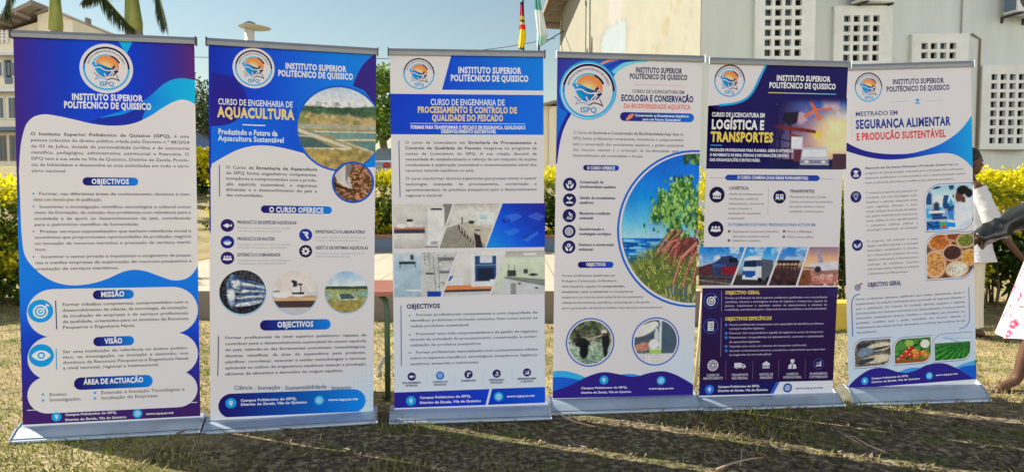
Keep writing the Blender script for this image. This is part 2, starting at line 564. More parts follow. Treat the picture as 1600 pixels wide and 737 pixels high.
        s.discuv(c + np.array([0.02, 0.10]) * r, r * 0.54, sun_p, 22)
        s.ring(0, 0, r * 0.62, r * 0.69, (80, 170, 215), 70, 165, uv=c)
        s.ring(0, 0, r * 0.60, r * 0.68, NAVY, 25, 70, uv=c)
        q = s.spl
        hull = q([(-.64, -.26), (-.42, -.27), (-.15, -.16), (.1, -.06), (.3, .0), (.44, .08), (.44, .22), (.30, .34), (.1, .42), (-.15, .40), (-.35, .28), (-.48, .10), (-.56, -.08)], 4, True)
        cx = s
        def hullcol(u, v):
            t = min(max((u * PW - c[0]) / r * 1.1 + 0.45, 0), 1)
            return np.array((40, 150, 225.)) * (1 - t) + np.array((22, 24, 80.)) * t
        s.polyuv(s.rel(c, r, hull), hullcol)
        s.polyuv(s.rel(c, r, [(.25, -.06), (.36, -.18), (.42, -.02), (.54, .14), (.44, .2), (.3, .1)]), (24, 26, 76))
        s.stroke(s.rel(c, r, q([(-.56, -.02), (-.3, -.05), (-.1, .06), (.1, .1), (.3, .06)], 5)), r * 0.05, WHITE, uv=True)
        s.discuv(c + np.array([-.46, .20]) * r, r * .04, WHITE, 10)
        # anchor
        s.stroke(s.rel(c, r, [(.38, .04), (.08, .36)]), r * 0.05, WHITE, uv=True)
        s.stroke(s.rel(c, r, q([(-.10, .22), (-.02, .38), (.12, .40), (.24, .34), (.30, .22)], 4)), r * 0.05, WHITE, uv=True)
        s.stroke(s.rel(c, r, [(.18, .08), (.36, .22)]), r * 0.05, WHITE, uv=True)
        s.ring(0, 0, r * .035, r * .075, WHITE, uv=c + np.array([.40, -.02]) * r, n=12)
        # open book and compass legs
        s.stroke(s.rel(c, r, q([(-.52, .54), (-.3, .46), (-.12, .48), (.02, .56)], 4)), r * 0.04, (90, 165, 210), uv=True)
        s.stroke(s.rel(c, r, q([(.02, .56), (.2, .47), (.4, .5), (.58, .58)], 4)), r * 0.045, NAVY, uv=True)
        s.stroke(s.rel(c, r, [(-.56, .22), (-.3, .42)]), r * 0.035, (70, 110, 160), uv=True)
        s.stroke(s.rel(c, r, [(.44, .3), (.56, .56)]), r * 0.03, NAVY, uv=True)
        s.stroke(s.rel(c, r, [(-.4, .32), (-.5, .52)]), r * 0.03, (110, 150, 190), uv=True)
        a, t, w = word('ISPQ', 0.02)
        k = 0.66 * r / w
        s.push(a * np.array([k, r * 0.21]) + c + np.array([-.32 * r, -.84 * r]), (62, 140, 190), tri=t)
    def badge(s, x, y, r, bg, fg, kind, rim=None):
        c = s.p(x, y); q = s.m(r)
        if rim: s.discuv(c, q * 1.0, rim, 24); s.discuv(c, q * 0.9, bg, 24)
        elif bg is not None: s.discuv(c, q, bg, 24)
        P = lambda pts, col=fg: s.polyuv(s.rel(c, q, pts), col)
        D = lambda x_, y_, k, col=fg: s.discuv(c + np.array([x_, -y_]) * q, q * k, col, 12)
        L = lambda pts, w, col=fg: s.stroke(s.rel(c, q, pts), q * w, col, uv=True)
        RG = lambda x_, y_, a, b, col=fg, a0=0, a1=360: s.ring(0, 0, q * a, q * b, col, a0, a1, 22, uv=c + np.array([x_, -y_]) * q)
        if kind == 'fish':
            P(s.spl([(-.66, 0), (-.3, -.22), (.0, -.3), (.25, -.12), (.42, -.05)], 3) + [(.7, -.28), (.62, 0), (.7, .28)] + s.spl([(.42, .05), (.25, .14), (.0, .36), (-.3, .26)], 3)); D(-.4, -.06, .05, bg)
        elif kind == 'bowl':
            P([(-.6, -.05), (.6, -.05), (.5, .22), (.25, .45), (-.25, .45), (-.5, .22)]); D(-.2, -.14, .16, (110, 150, 220)); D(.15, -.16, .18, (110, 150, 220))
        elif kind == 'people':
            for dx, dy, k in ((-.42, -.05, .8), (.42, -.05, .8), (0, 0, 1)):
                D(dx, dy - .22 * k, .17 * k); P(s.spl([(dx - .28 * k, dy + .36), (dx - .25 * k, dy + .08), (dx, dy - .0), (dx + .25 * k, dy + .08), (dx + .28 * k, dy + .36)], 3))
        elif kind in ('scope', 'micro'):
            L([(-.05, -.5), (.2, .05)], .2); L(s.spl([(.15, -.35), (.42, -.1), (.38, .2), (.1, .38)], 4), .1); L([(-.42, .45), (.45, .45)], .13); L([(-.35, .18), (.05, .18)], .09)
        elif kind == 'drop':
            P([(-.5, -.5), (.3, -.5), (.45, -.2), (.25, 0), (.5, .5), (.28, .6), (-.05, .1), (-.2, .1), (-.05, -.2), (-.45, -.35)])
        elif kind == 'gear':
            RG(0, 0, .2, .5)
            for k in range(8):
                a = math.pi / 4 * k; L([(.45 * math.cos(a), .45 * math.sin(a)), (.66 * math.cos(a), .66 * math.sin(a))], .2)
        elif kind == 'target':
            RG(0, .05, .46, .6); RG(0, .05, .2, .33); D(0, .05, .09); L([(0, .05), (.55, -.5)], .09); L([(.42, -.62), (.55, -.5), (.68, -.42)], .12)
        elif kind == 'eye':
            P(s.spl([(-.75, 0), (-.4, -.34), (0, -.45), (.4, -.34), (.75, 0), (.4, .34), (0, .45), (-.4, .34)], 3, True)); D(0, 0, .3, bg); D(0, 0, .17)
        elif kind == 'pin':
            D(0, -.14, .34); P([(-.31, 0), (.31, 0), (0, .58)]); D(0, -.14, .14, bg)
        elif kind == 'globe':
            RG(0, 0, .5, .62); L([(-.55, 0), (.55, 0)], .08); L([(0, -.55), (0, .55)], .08); RG(-.0, 0, .22, .3); L([(-.45, -.28), (.45, -.28)], .07); L([(-.45, .28), (.45, .28)], .07)
        elif kind == 'shield':
            P([(0, -.55), (.45, -.36), (.42, .1), (0, .58), (-.42, .1), (-.45, -.36)]); P([(0, -.42), (.33, -.28), (.3, .06), (0, .42), (-.3, .06), (-.33, -.28)], (60, 120, 190)); L([(-.16, 0), (-.02, .16), (.2, -.16)], .09, WHITE)
        elif kind == 'therm':
            L([(-.15, -.5), (-.15, .2)], .22); D(-.15, .34, .22); L([(.25, -.45), (.25, -.1)], .1); RG(.28, -.28, .1, .22)
        elif kind == 'chart':
            for k, h in enumerate((.2, .35, .5, .75)): P([(-.5 + k * .27, .45), (-.3 + k * .27, .45), (-.3 + k * .27, .45 - h), (-.5 + k * .27, .45 - h)])
            L([(-.5, -.05), (-.15, -.3), (.1, -.2), (.5, -.58)], .08)
        elif kind == 'hands':
            RG(0, -.25, .12, .28); P(s.spl([(-.6, -.1), (-.4, 0), (-.1, .3), (-.12, .6), (-.4, .5)], 3, True)); P(s.spl([(.6, -.1), (.4, 0), (.1, .3), (.12, .6), (.4, .5)], 3, True))
        elif kind == 'sprout':
            L([(0, .2), (0, -.25)], .1); P(s.spl([(0, -.1), (-.3, -.2), (-.42, -.5), (-.1, -.42)], 3, True)); P(s.spl([(0, -.1), (.3, -.2), (.42, -.5), (.1, -.42)], 3, True)); P([(-.6, .5), (-.4, .25), (.4, .25), (.6, .5)])
        elif kind == 'house':
            P([(-.6, -.1), (0, -.52), (.6, -.1), (.55, -.02), (-.55, -.02)]); P([(-.5, 0), (.5, 0), (.5, .5), (-.5, .5)])
            for k in (-.32, 0, .32): P([(k - .1, .12), (k + .1, .12), (k + .1, .34), (k - .1, .34)], bg or (40, 28, 62))
        elif kind == 'truck':
            P([(-.8, -.4), (.25, -.4), (.25, .3), (-.8, .3)]); P([(.3, -.22), (.6, -.22), (.85, .06), (.85, .3), (.3, .3)])
            for k in (-.45, .52): D(k, .34, .17, (40, 28, 62)); D(k, .34, .11)
            P([(.4, -.12), (.56, -.12), (.7, .06), (.4, .06)], (40, 28, 62))
        elif kind == 'train':
            for k in (-.33, .33):
                P([(k - .25, -.4), (k + .25, -.4), (k + .27, .32), (k - .27, .32)]); P([(k - .18, -.25), (k + .18, -.25), (k + .18, 0), (k - .18, 0)], (90, 140, 210)); L([(k - .2, .34), (k - .28, .5)], .08); L([(k + .2, .34), (k + .28, .5)], .08)
        elif kind == 'wheel':
            RG(0, 0, .62, .78); D(0, 0, .16)
            for k in range(6):
                a = math.pi / 3 * k; L([(0, 0), (.66 * math.cos(a), .66 * math.sin(a))], .1)
                D(.45 * math.cos(a + .52), .45 * math.sin(a + .52), .1)
        elif kind == 'man':
            D(0, -.42, .28); P([(-.3, -.52), (.3, -.52), (.26, -.72), (-.26, -.72)]); P(s.spl([(-.62, .62), (-.52, .1), (-.2, -.06), (.2, -.06), (.52, .1), (.62, .62)], 3)); P([(-.06, 0), (.06, 0), (.09, .5), (0, .6), (-.09, .5)], (40, 28, 62))
        elif kind == 'list':
            P([(-.4, -.6), (.4, -.6), (.4, .6), (-.4, .6)])
            for k in (-.36, -.12, .12, .36): L([(-.28, k), (-.16, k)], .1, bg); L([(-.08, k), (.3, k)], .1, bg)
        elif kind == 'grad':
            P([(0, -.58), (.55, -.34), (0, -.12), (-.55, -.34)]); P([(-.3, -.2), (.3, -.2), (.3, .02), (0, .12), (-.3, .02)]); P(s.spl([(-.5, .6), (-.42, .24), (0, .14), (.42, .24), (.5, .6)], 3)); P([(-.12, .3), (.12, .3), (0, .55)], bg)
        elif kind == 'bulb':
            RG(0, -.08, .26, .36); L([(-.12, .36), (.12, .36)], .12); L([(-.1, .5), (.1, .5)], .1)
            for k in range(8):
                a = math.pi * (.15 + .1 * k * 1.05) ; L([(.48 * math.cos(a), -.08 - .48 * math.sin(a)), (.66 * math.cos(a), -.08 - .66 * math.sin(a))], .07)
        elif kind == 'leaf':
            P(s.spl([(0, .5), (-.5, .3), (-.62, -.25), (-.2, -.05)], 4, True)); P(s.spl([(0, .5), (.5, .25), (.66, -.35), (.15, -.05)], 4, True)); L([(0, .5), (-.35, 0)], .05, bg); L([(0, .5), (.4, -.08)], .05, bg)
        elif kind == 'tick':
            L([(-.4, 0), (-.05, .35), (.5, -.4)], .22)
    def footer(s, x, y, r, tx, ty, tw1, tw2, dy, gx, gy, wx, wy, ww, cap=8, col=(228, 226, 232), disc=(45, 150, 215), gdisc=None, wcol=None):
        s.badge(x, y, r, disc, (235, 235, 240), 'pin')
        s.text('Campus Politécnico do ISPQ,', tx, ty, tw1, cap, col, 0.03)
        s.text('Distrito de Zavala, Vila de Quissico', tx, ty + dy, tw2, cap, col, 0.03)
        s.badge(gx, gy, r, gdisc or disc, (180, 220, 240), 'globe')
        s.text('www.ispq.ac.mz', wx, wy, ww, cap, wcol or col, 0.03)
    # --- finished sheet ----------------------------------------------
    def build(s, parent):
        V = np.concatenate(s.V); C = np.concatenate(s.C)
        T = np.concatenate(s.T) if s.T else np.zeros((0, 3), int)
        Q = np.concatenate(s.Q)
        P = np.stack([V[:, 0] - PW / 2, -V[:, 2] - 0.0006, V[:, 1]], 1)
        n = len(P)
        # plain back of the sheet
        bu = np.linspace(-1, 1, 15); bv = np.linspace(0, 1, 25)
        BU, BV = np.meshgrid(bu, bv, indexing='ij')
        bb = 0.0 * BU
        B = np.stack([BU.ravel() * PW / 2, bb.ravel() + 0.0006, BV.ravel() * PH], 1)
        i = (np.arange(14)[:, None] * 25 + np.arange(24)[None]).ravel() + n
        QB = np.stack([i, i + 25, i + 26, i + 1], 1)
        me = np_mesh('printed_panel', np.concatenate([P, B]), [T, Q, QB], np.concatenate([C, np.full((len(B), 3), 0.6)]))
        o = link_mesh('printed_panel', me, M['print'], parent)
        return o
def _keep(fn):
    def g(s, *a, **k):
        L = s.layer; r = fn(s, *a, **k); s.layer = L; return r
    return g
for _n in ('words', 'text', 'para', 'logo', 'badge', 'arctext', 'footer'):
    setattr(Sheet, _n, _keep(getattr(Sheet, _n)))

NAVY = (34, 28, 78); BODY = (72, 72, 82); DARK = (44, 44, 56); GOLD = (226, 190, 128)
DK, BR = (36, 28, 96), (28, 122, 205)

# ground height under the banners: the lawn falls a little to the right
def lawn(x): return -0.009 * max(-6.0, min(8.0, x))

BANNERS = [  # x, y, foot of the sheet (relative to the eye), yaw, lean, roll
    (-2.0748, 3.6081, -1.1668, 0.1838, -0.0192, 0.0030),
    (-1.1896, 3.7770, -1.1884, 0.2070, 0.0098, 0.0188),
    (-0.2334, 3.9197, -1.1824, 0.0993, -0.0196, -0.0054),
    (0.6604, 4.1150, -1.1796, 0.1045, 0.0185, 0.0078),
    (1.5438, 4.2156, -1.1958, 0.1105, 0.0297, 0.0061),
    (2.5099, 4.3483, -1.1758, 0.1015, -0.0117, -0.0467)]
def proof_corners(b):
    """the four sheet corners on the artwork proof"""
    x, y, z, yaw, lean, roll = b
    Rm = Rmat(yaw, lean, roll); out = []
    for u, v in ((-PW / 2, PH), (PW / 2, PH), (PW / 2, 0), (-PW / 2, 0)):
        P = Rm @ Vector((u, 0, v)) + Vector((x, y, z))
        d = P.y * math.cos(PITCH) - P.z * math.sin(PITCH); h = P.y * math.sin(PITCH) + P.z * math.cos(PITCH)
        out.append((800 + FOC * P.x / d, 368.5 - FOC * h / d))
    return out

def mixc(X, stops):
    xs = [a for a, _ in stops]
    return np.stack([np.interp(X, xs, [c[k] for _, c in stops]) for k in range(3)], -1)

# ---------------------------------------------------------------- sheet 1: the institute
def art_institute(s):
    def bg(X, Y):
        head = mixc(X, [(0, (64, 44, 118)), (.13, (52, 52, 152)), (.4, (30, 72, 190)), (.62, (34, 64, 186)), (.85, (54, 50, 142)), (1, (86, 46, 108))])
        low = mixc(Y, [(.6, (26, 116, 214)), (.68, (28, 110, 208)), (.78, (40, 66, 176)), (.86, (48, 50, 146)), (.93, (58, 42, 110)), (1, (66, 38, 88))])
        t = sst(.33, .5, Y)[..., None]
        return head * (1 - t) + low * t
    s.full(0, PH, bg)
    s.view(10, 40, 3.35)
    s.poly([(585, 80), (662, 84), (628, 152)], (24, 160, 222))
    band = s.spl([(490, 482), (600, 448), (690, 412), (760, 362), (820, 310), (870, 284), (930, 277), (1004, 292)], 6)
    s.polyuv(s.uvs(band + [(1004, 470), (900, 430), (760, 490), (600, 500)]), lambda x, y: mixc(np.array(x), [(.45, (20, 140, 226)), (.7, (24, 112, 210)), (.82, (18, 150, 222)), (1, (16, 164, 222))]))
    s.poly(s.spl([(425, 500), (520, 480), (620, 462), (740, 405)], 5) + [(700, 520), (560, 540)], (40, 52, 150))
    s.view(10, 250, 3.203)
    top = s.view(10, 40, 3.35).uvs(s.spl([(66, 760), (74, 640), (88, 565), (108, 512), (145, 478), (200, 465), (270, 474), (350, 491), (450, 514), (540, 524), (620, 521), (690, 504), (760, 469), (820, 430), (880, 398), (930, 389), (980, 408), (1012, 445)], 6))
    s.view(10, 250, 3.203)
    bot = s.uvs(s.spl([(980, 485), (955, 535), (920, 580), (880, 598), (830, 600), (770, 581), (700, 556), (640, 548), (580, 560), (500, 595), (420, 618), (330, 626), (250, 612), (180, 575), (130, 530), (100, 490), (84, 440), (74, 330)], 6))
    s.polyuv(top + bot, WHITE)
    s.view(10, 40, 3.35)
    s.logo(524, 226, 107, disc=128)
    s.text('INSTITUTO SUPERIOR', 343, 388, 714, 31, (214, 214, 220), 0.042)
    s.text('POLITÉCNICO DE QUISSICO', 302, 430, 760, 32, (214, 214, 220), 0.042)
    s.para(['**O Instituto Superior Politécnico de Quissico (ISPQ),** é uma', 'pessoa colectiva de direito público criada pelo Decreto n.º 48/2024', 'de 03 de Julho, dotada de personalidade jurídica e de autonomia', 'científica, pedagógica, administrativa, patrimonial e financeira. O', 'ISPQ tem a sua sede na Vila de Quissico, Distrito de Zavala, Provín-', 'cia de Inhambane e desenvolve as suas actividades em todo o terri-', '|tório nacional.'], 127, 574, 957, 32.2, 15.5, BODY, 0.006, 0.03)
    s.view(10, 250, 3.203)
    def ps(y, *L): s.para(['>' + L[0]] + list(L[1:]), 136, y, 926, 30.5, 14, BODY, 0.006)
    s.pill(381, 86, 661, 129, DK, BR)
    s.text('OBJECTIVOS', 427, 119, 615, 24, (226, 226, 232), 0.04)
    for y in (168, 232, 357, 484): s.disc(136, y, 4.5, (60, 130, 200))
    s.para(['Formar, nas diferentes áreas de conhecimento, técnicos e cien-'], 163, 175, 924, 30, 14, BODY, 0.006)
    s.para(['|tistas com elevado grau de qualificação;'], 136, 204, 924, 30, 14, BODY, 0.006, stretch=0.93)
    s.para(['Incentivar a investigação científica, tecnológica e cultural como'], 165, 240, 924, 30, 14, BODY, 0.006)
    s.para(['meio de formação, de solução dos problemas com relevância para a', 'sociedade e de apoio ao desenvolvimento do país, contribuindo', '|para o património científico da humanidade;'], 140, 269, 924, 30, 14, BODY, 0.006)
    s.para(['Prestar serviços especializados que tenham relevância social e'], 168, 364, 926, 30, 14, BODY, 0.006)
    s.para(['económica que proporcionem oportunidades de produção, negócio', 'ou inovação de recursos marinhos e prestação de serviços maríti-', '|mos;'], 142, 393, 928, 30.5, 14, BODY, 0.006)
    s.para(['Incentivar o sector privado e impulsionar o surgimento de peque-'], 174, 490, 928, 30, 14, BODY, 0.006)
    s.para(['nas e médias empresas de exploração de recursos pesqueiros e', '|prestação de serviços marítimos.'], 145, 520, 928, 30.5, 14, BODY, 0.006)
    s.view(10, 430, 2.5406)
    for y0, y1, x0, x1 in ((56, 228, 79, 762), (244, 392, 82, 762), (403, 518, 82, 760)):
        s.pill(x0, y0, x1, y1, WHITE)
    s.pill(343, 59, 507, 92, DK, BR); s.text('MISSÃO', 376, 85, 470, 20, (226, 226, 232), 0.04)
    s.pill(345, 244, 508, 276, DK, BR); s.text('VISÃO', 391, 270, 462, 20, (226, 226, 232), 0.04)
    s.pill(268, 405, 582, 441, DK, BR); s.text('ÁREA DE ACTUAÇÃO', 308, 432, 545, 20, (226, 226, 232), 0.04)
    s.badge(136, 141, 45, (28, 140, 205), (206, 222, 232), 'target')
    s.badge(139, 317, 45, (28, 140, 205), (206, 222, 232), 'eye')
    s.line(196, 99, 200, 213, 4, (50, 50, 90)); s.line(198, 290, 200, 373, 4, (70, 150, 205))
    s.para(['Formar cidadãos competentes, comprometidos com o', 'desenvolvimento da ciência, da tecnologia, da inovação,', 'da incubação de empresas e de serviços profissionais', 'de qualidade, orientados para os domínios de Recursos', '|Pesqueiros e Engenharia Naval.'], 222, 121, 722, 22.6, 11.5, BODY, 0.006)
    s.para(['Ser uma instituição de referência no ensino politéc-', 'nico, na investigação, na inovação e extensão, nos', 'domínios de Recursos Pesqueiros e Engenharia Naval', '|a nível nacional, regional e internacional.'], 224, 308, 722, 21.5, 11.5, BODY, 0.006)
    for x, y in ((146, 472), (146, 495), (352, 465), (352, 487)): s.disc(x, y, 5, (70, 150, 205))
    for t, x0, y0, x1 in (('Ensino;', 171, 478, 242), ('Investigação;', 171, 499, 296), ('Extensão e Inovação Tecnológica; e', 376, 470, 708), ('Incubação de Empresas.', 376, 491, 606)):
        s.text(t, x0, y0, x1, 12.5, BODY, 0.006)
    s.line(83, 534, 758, 506, 2.6, (206, 204, 226), level=True)
    s.footer(200, 560, 18, 234, 556, 440, 478, 20, 521, 547, 555, 552, 664, 8.5)
    a = s.p(68, 605); 

# ---------------------------------------------------------------- sheet 2: aquaculture
def pic_ponds(x, y):
    P = Pic(x, y, (196, 200, 206))
    P.vgrad([(0, (176, 190, 204)), (.18, (206, 206, 206)), (.3, (196, 190, 184))], y < .32)
    P.vgrad([(.28, (150, 140, 104)), (.45, (178, 152, 108)), (.5, (150, 138, 96))], y > .27)
    tl = .2 + .06 * fbm(x, y * 0, 9, 2) - .04 * sst(.5, 1, x)
    P.put(sst(0, .02, y - tl) * (1 - sst(.30, .36, y + .06 * fbm(x, y, 8, 3) - .06 * x)), (62, 84, 66))
    P.grain(26, .5, 4, (y > .18) & (y < .38))
    P.put(sst(.5, .62, fbm(x, y, 12, 5)) * (y > .3) * (y < .46) * .6, (92, 112, 62))
    P.poly([(0, .455), (1, .445), (1, .50), (0, .51)], (158, 156, 140))
    P.poly([(0, .52), (.3, .55), (.2, .60), (0, .6)], (120, 128, 118))
    P.poly([(.22, .545), (1, .535), (1, .61), (.48, .625)], (112, 138, 132))
    P.poly([(0, .61), (.18, .62), (.42, .735), (.02, .745)], (72, 92, 90))
    P.poly([(.60, .655), (1, .64), (1, .80)], (92, 120, 120))
    P.line(0, .53, .62, .735, .035, (190, 184, 166)); P.line(.05, .755, .62, .74, .022, (186, 182, 164))
    P.line(.45, .63, .95, .79, .02, (176, 170, 150)); P.line(.2, .545, 1, .53, .012, (196, 192, 180)); P.line(.5, .635, 1, .62, .014, (200, 194, 176))
    P.line(0, .6, .2, .6, .012, (178, 174, 156))
    P.put(sst(.74, .78, y) * (x * .6 + .35 < y) * 1.0, (158, 138, 86)); P.put((y > .76) * (x > .5) * (y > x * .35 + .52), (150, 134, 84))
    P.grain(18, .35, 9, y > .74); P.grain(40, .12, 6)
    return P.grain(52, .06, 21).grain(7, .07, 23).c
def pic_seeds(x, y):
    P = Pic(x, y, (84, 58, 44))
    c = fbm(x, y, 22, 3, 2)
    P.put(sst(.42, .6, c), (140, 98, 72)); P.put(sst(.58, .72, c), (178, 132, 100)); P.grain(40, .35, 8)
    P.poly([(.02, .3), (.38, -.05), (.36, .2), (.48, .68), (.25, .6), (.1, .5)], (190, 186, 182)); P.poly([(.30, .02), (.5, .04), (.34, .45), (.44, .66), (.30, .45)], (120, 112, 108))
    P.poly([(0, .5), (.45, .72), (.3, .7), (0, .62)], (60, 42, 34))
    return P.grain(52, .06, 21).grain(7, .07, 23).c
def pic_fish(x, y):
    P = Pic(x, y, (40, 40, 46)); P.grain(26, 1.0, 3); P.put((y < .28) * (np.sin((x + y * .3) * 70) > .2) * .6, (84, 84, 88))
    for cx, cy, rx, ry, r in ((.66, .33, .34, .085, .22), (.62, .47, .36, .085, .08), (.68, .60, .34, .08, -.05), (.60, .74, .34, .085, -.14), (.24, .52, .085, .34, -.10), (.34, .28, .10, .2, -.5)):
        P.ell(cx, cy, rx * 1.05, ry * 1.2, (26, 30, 40), .25, r); P.ell(cx, cy, rx, ry, (120, 140, 166), .15, r); P.ell(cx + .01, cy + .03 * abs(math.cos(r)), rx * .92, ry * .45, (206, 208, 212), .4, r); P.ell(cx, cy - ry * .55, rx * .8, ry * .28, (52, 74, 112), .5, r)
        P.ell(cx - rx * .7 * math.cos(r), cy - rx * .7 * math.sin(r), .016, .016, (20, 20, 24), .3)
    P.grain(14, .35, 9); P.grain(44, .5, 6); return P.grain(52, .06, 21).grain(7, .07, 23).c
def pic_scope(x, y):
    P = Pic(x, y, (206, 196, 190)); P.grain(3, .06)
    P.box(0, .58, 1, .64, (176, 146, 116)); P.box(0, .64, 1, .70, (196, 160, 122)); P.box(0, .70, 1, .86, (70, 56, 54)); P.box(0, .86, 1, 1, (180, 176, 180))
    P.ell(.2, .56, .22, .07, (222, 220, 218)); P.ell(.58, .55, .16, .06, (224, 222, 220)); P.box(.78, .5, 1, .58, (190, 192, 196))
    for a in ((.42, .22, .5, .28), (.46, .24, .54, .4), (.56, .3, .66, .34), (.44, .5, .7, .55), (.62, .34, .64, .52)): P.box(*a, (42, 40, 44))
    P.box(.02, .46, .16, .5, (120, 124, 130)); P.ell(.52, .44, .09, .07, (216, 214, 212)); return P.grain(52, .06, 21).grain(7, .07, 23).c
def pic_plain(x, y):
    P = Pic(x, y, (170, 190, 206)); P.vgrad([(0, (140, 170, 200)), (.36, (206, 212, 214))], y < .38); P.grain(6, .16, 2, y < .36)
    P.put((y > .36), (140, 146, 104)); P.put(sst(.35, .37, y) * (1 - sst(.42, .44, y)) * sst(.25, .45, fbm(x, y, 10, 4)), (52, 72, 66))
    P.poly([(.32, .55), (.62, .55), (.72, .66), (.36, .68)], (70, 92, 92)); P.poly([(.66, .5), (1, .5), (1, .6), (.72, .56)], (130, 160, 160)); P.poly([(0, .52), (.2, .54), (.1, .66), (0, .66)], (130, 152, 150))
    P.line(.3, .54, .36, .69, .02, (190, 188, 170)); P.line(.62, .54, .74, .67, .02, (190, 188, 170)); P.line(.36, .69, .74, .67, .02, (196, 190, 168)); P.put(sst(.7, .76, y), (142, 130, 76)); P.grain(22, .3, 5, y > .42); return P.grain(52, .06, 21).grain(7, .07, 23).c
def art_aquaculture(s):
    def bg(X, Y):
        h = mixc(X, [(0, (38, 52, 160)), (.3, (30, 74, 190)), (.7, (26, 112, 206)), (1, (24, 124, 212))])
        w = np.array(WHITE, float) * np.ones_like(h)
        w = w + (np.array((186, 204, 216.)) - w) * sst(.86, 1.0, Y * .9 + X * .12)[..., None]
        return np.where((Y < .5)[..., None], h, w)
    s.full(0, PH, bg)
    s.view(315, 50, 2.835)
    s.poly(s.spl([(42, 418), (90, 416), (140, 400), (185, 360), (205, 310), (195, 270)], 5) + [(150, 200), (42, 180)], (42, 42, 132))
    s.polyuv(s.uvs([(42, 420), (200, 340), (420, 330), (480, 560), (300, 620), (42, 640)]), lambda x, y: mixc(np.array(x), [(0, (34, 104, 206)), (.5, (28, 84, 196)), (1, (36, 60, 176))]))
    s.poly(s.spl([(40, 417), (90, 415), (140, 400), (185, 360), (208, 300)], 5) + [(120, 250), (40, 250)], (46, 40, 128))
    s.poly(s.spl([(670, 240), (690, 190), (720, 140), (770, 95)], 5) + [(800, 95), (800, 330), (720, 260)], (56, 44, 120))
    s.poly(s.spl([(44, 585), (100, 552), (160, 522), (220, 506), (280, 503), (340, 510), (400, 523), (450, 537), (490, 552), (560, 600)], 6) + [(800, 600), (800, 900), (44, 900)], WHITE)
    s.rect(40, 600, 800, 1000, WHITE, 2, 2)
    s.disc(612, 428, 190, (34, 92, 186)); s.disc(614, 429, 181, pic_ponds)
    s.disc(671, 666, 93, (40, 84, 170)); s.disc(671, 666, 84, pic_seeds)
    s.logo(231, 161, 73, disc=86)
    s.text('INSTITUTO SUPERIOR', 371, 163, 641, 24, (216, 216, 222), 0.042)
    s.text('POLITÉCNICO DE QUISSICO', 339, 195, 672, 25, (216, 216, 222), 0.042)
    s.text('CURSO DE ENGENHARIA DE', 73, 321, 404, 25, (206, 212, 226), 0.022)
    s.text('AQUACULTURA', 72, 375, 411, 38, GOLD, 0.046)
    s.line(181, 411, 283, 415, 5, (200, 206, 220), level=True)
    s.text('Produzindo o Futuro da', 74, 452, 337, 22, (206, 216, 228), 0.035)
    s.text('Aquacultura Sustentável', 74, 481, 366, 22, (196, 212, 228), 0.03)
    s.line(79, 588, 80, 728, 3.5, (60, 60, 90))
    s.para(['O Curso de **Engenharia de Aquacultura**', 'do ISPQ forma engenheiros competentes,', 'inovadores e comprometidos com a produ-', 'ção aquícola sustentável, a segurança', 'alimentar e o desenvolvimento do país e', '|das comunidades.'], 108, 605, 512, 24.6, 13, BODY, 0.006, 0.03)
    s.view(340, 320, 6.4)
    s.pill(433, 4, 1144, 90, DK, BR); s.text('O CURSO OFERECE', 517, 72, 1060, 50, (222, 222, 230), 0.04)
    for x, y, k, bgc in ((99, 205, 'fish', (46, 36, 92)), (99, 371, 'bowl', (40, 44, 118)), (99, 531, 'people', (46, 38, 96)), (881, 300, 'drop', (44, 56, 140)), (881, 462, 'gear', (28, 26, 56))):
        s.badge(x, y, 63, bgc, (206, 206, 214), k)
    GR = (140, 142, 156)
    for t, x0, y0, x1, a, b, w1, w2 in (('PRODUÇÃO DE ESPÉCIES AQUÍCOLAS', 198, 187, 790, 'Produção de espécies de água doce e marinhas', 'com técnicas modernas e sustentáveis.', 735, 640), ('PRODUÇÃO DE RAÇÕES', 198, 352, 572, 'Formulação e Produção de rações de qualidade', 'para melhor desempenho e sustentabilidade.', 735, 695), ('EXTENSÃO E COMUNIDADE', 198, 512, 628, 'Transferência de tecnologia e desenvolvimento', 'comunitário para uma aquacultura inclusiva.', 725, 690), ('INVESTIGAÇÃO E LABORATÓRIO', 978, 281, 1474, 'Investigação aplicada e uso de tecnologia para', 'inovação e solução de desafios aquícolas.', 1495, 1425), ('GESTÃO DE SISTEMAS AQUÍCOLAS', 978, 441, 1506, 'Planeamento, gestão e operação eficiente de', 'sistemas de produção aquícolas.', 1470, 1330)):
        s.text(t, x0, y0, x1, 29, (74, 72, 96), 0.035)
        s.text(a, x0, y0 + 49, w1, 16, GR, 0.0); s.text(b, x0, y0 + 80, w2, 16, GR, 0.0)
    s.view(315, 300, 3.684)
    s.disc(238, 580, 128, (140, 176, 206)); s.disc(237, 574, 125, pic_fish)
    s.disc(538, 580, 128, (150, 184, 206)); s.disc(538, 575, 125, pic_scope)
    s.disc(835, 578, 125, (150, 184, 206)); s.disc(834, 574, 122, pic_plain)
    s.view(315, 480, 3.351)
    s.pill(306, 66, 676, 114, DK, BR); s.text('OBJECTIVOS', 397, 103, 586, 28, (226, 226, 232), 0.04)
    s.line(89, 148, 85, 357, 4, (40, 40, 80))
    s.para(['Formar profissionais de nível superior politécnico capazes de', 'contribuir para o desenvolvimento sustentável do sector aquícola', 'do país, valendo-se das ferramentas conceituais, metodológicas,', 'técnicas científicas da área de aquacultura para projectar,', 'planificar, coordenar, executar e avaliar metodologias e técnicas', 'aplicáveis ao cultivo de organismos aquáticos visando a produção', '|eficiente de alimentos e derivados de origem aquática.'], 123, 165, 862, 31.6, 14.5, (74, 84, 104), 0.006)
    for t, x0, x1 in (('Ciência', 170, 266), ('Inovação', 294, 412), ('Sustentabilidade', 437, 655), ('Impacto', 680, 783)): s.text(t, x0, 430, x1, 22, (84, 98, 124), 0.012)
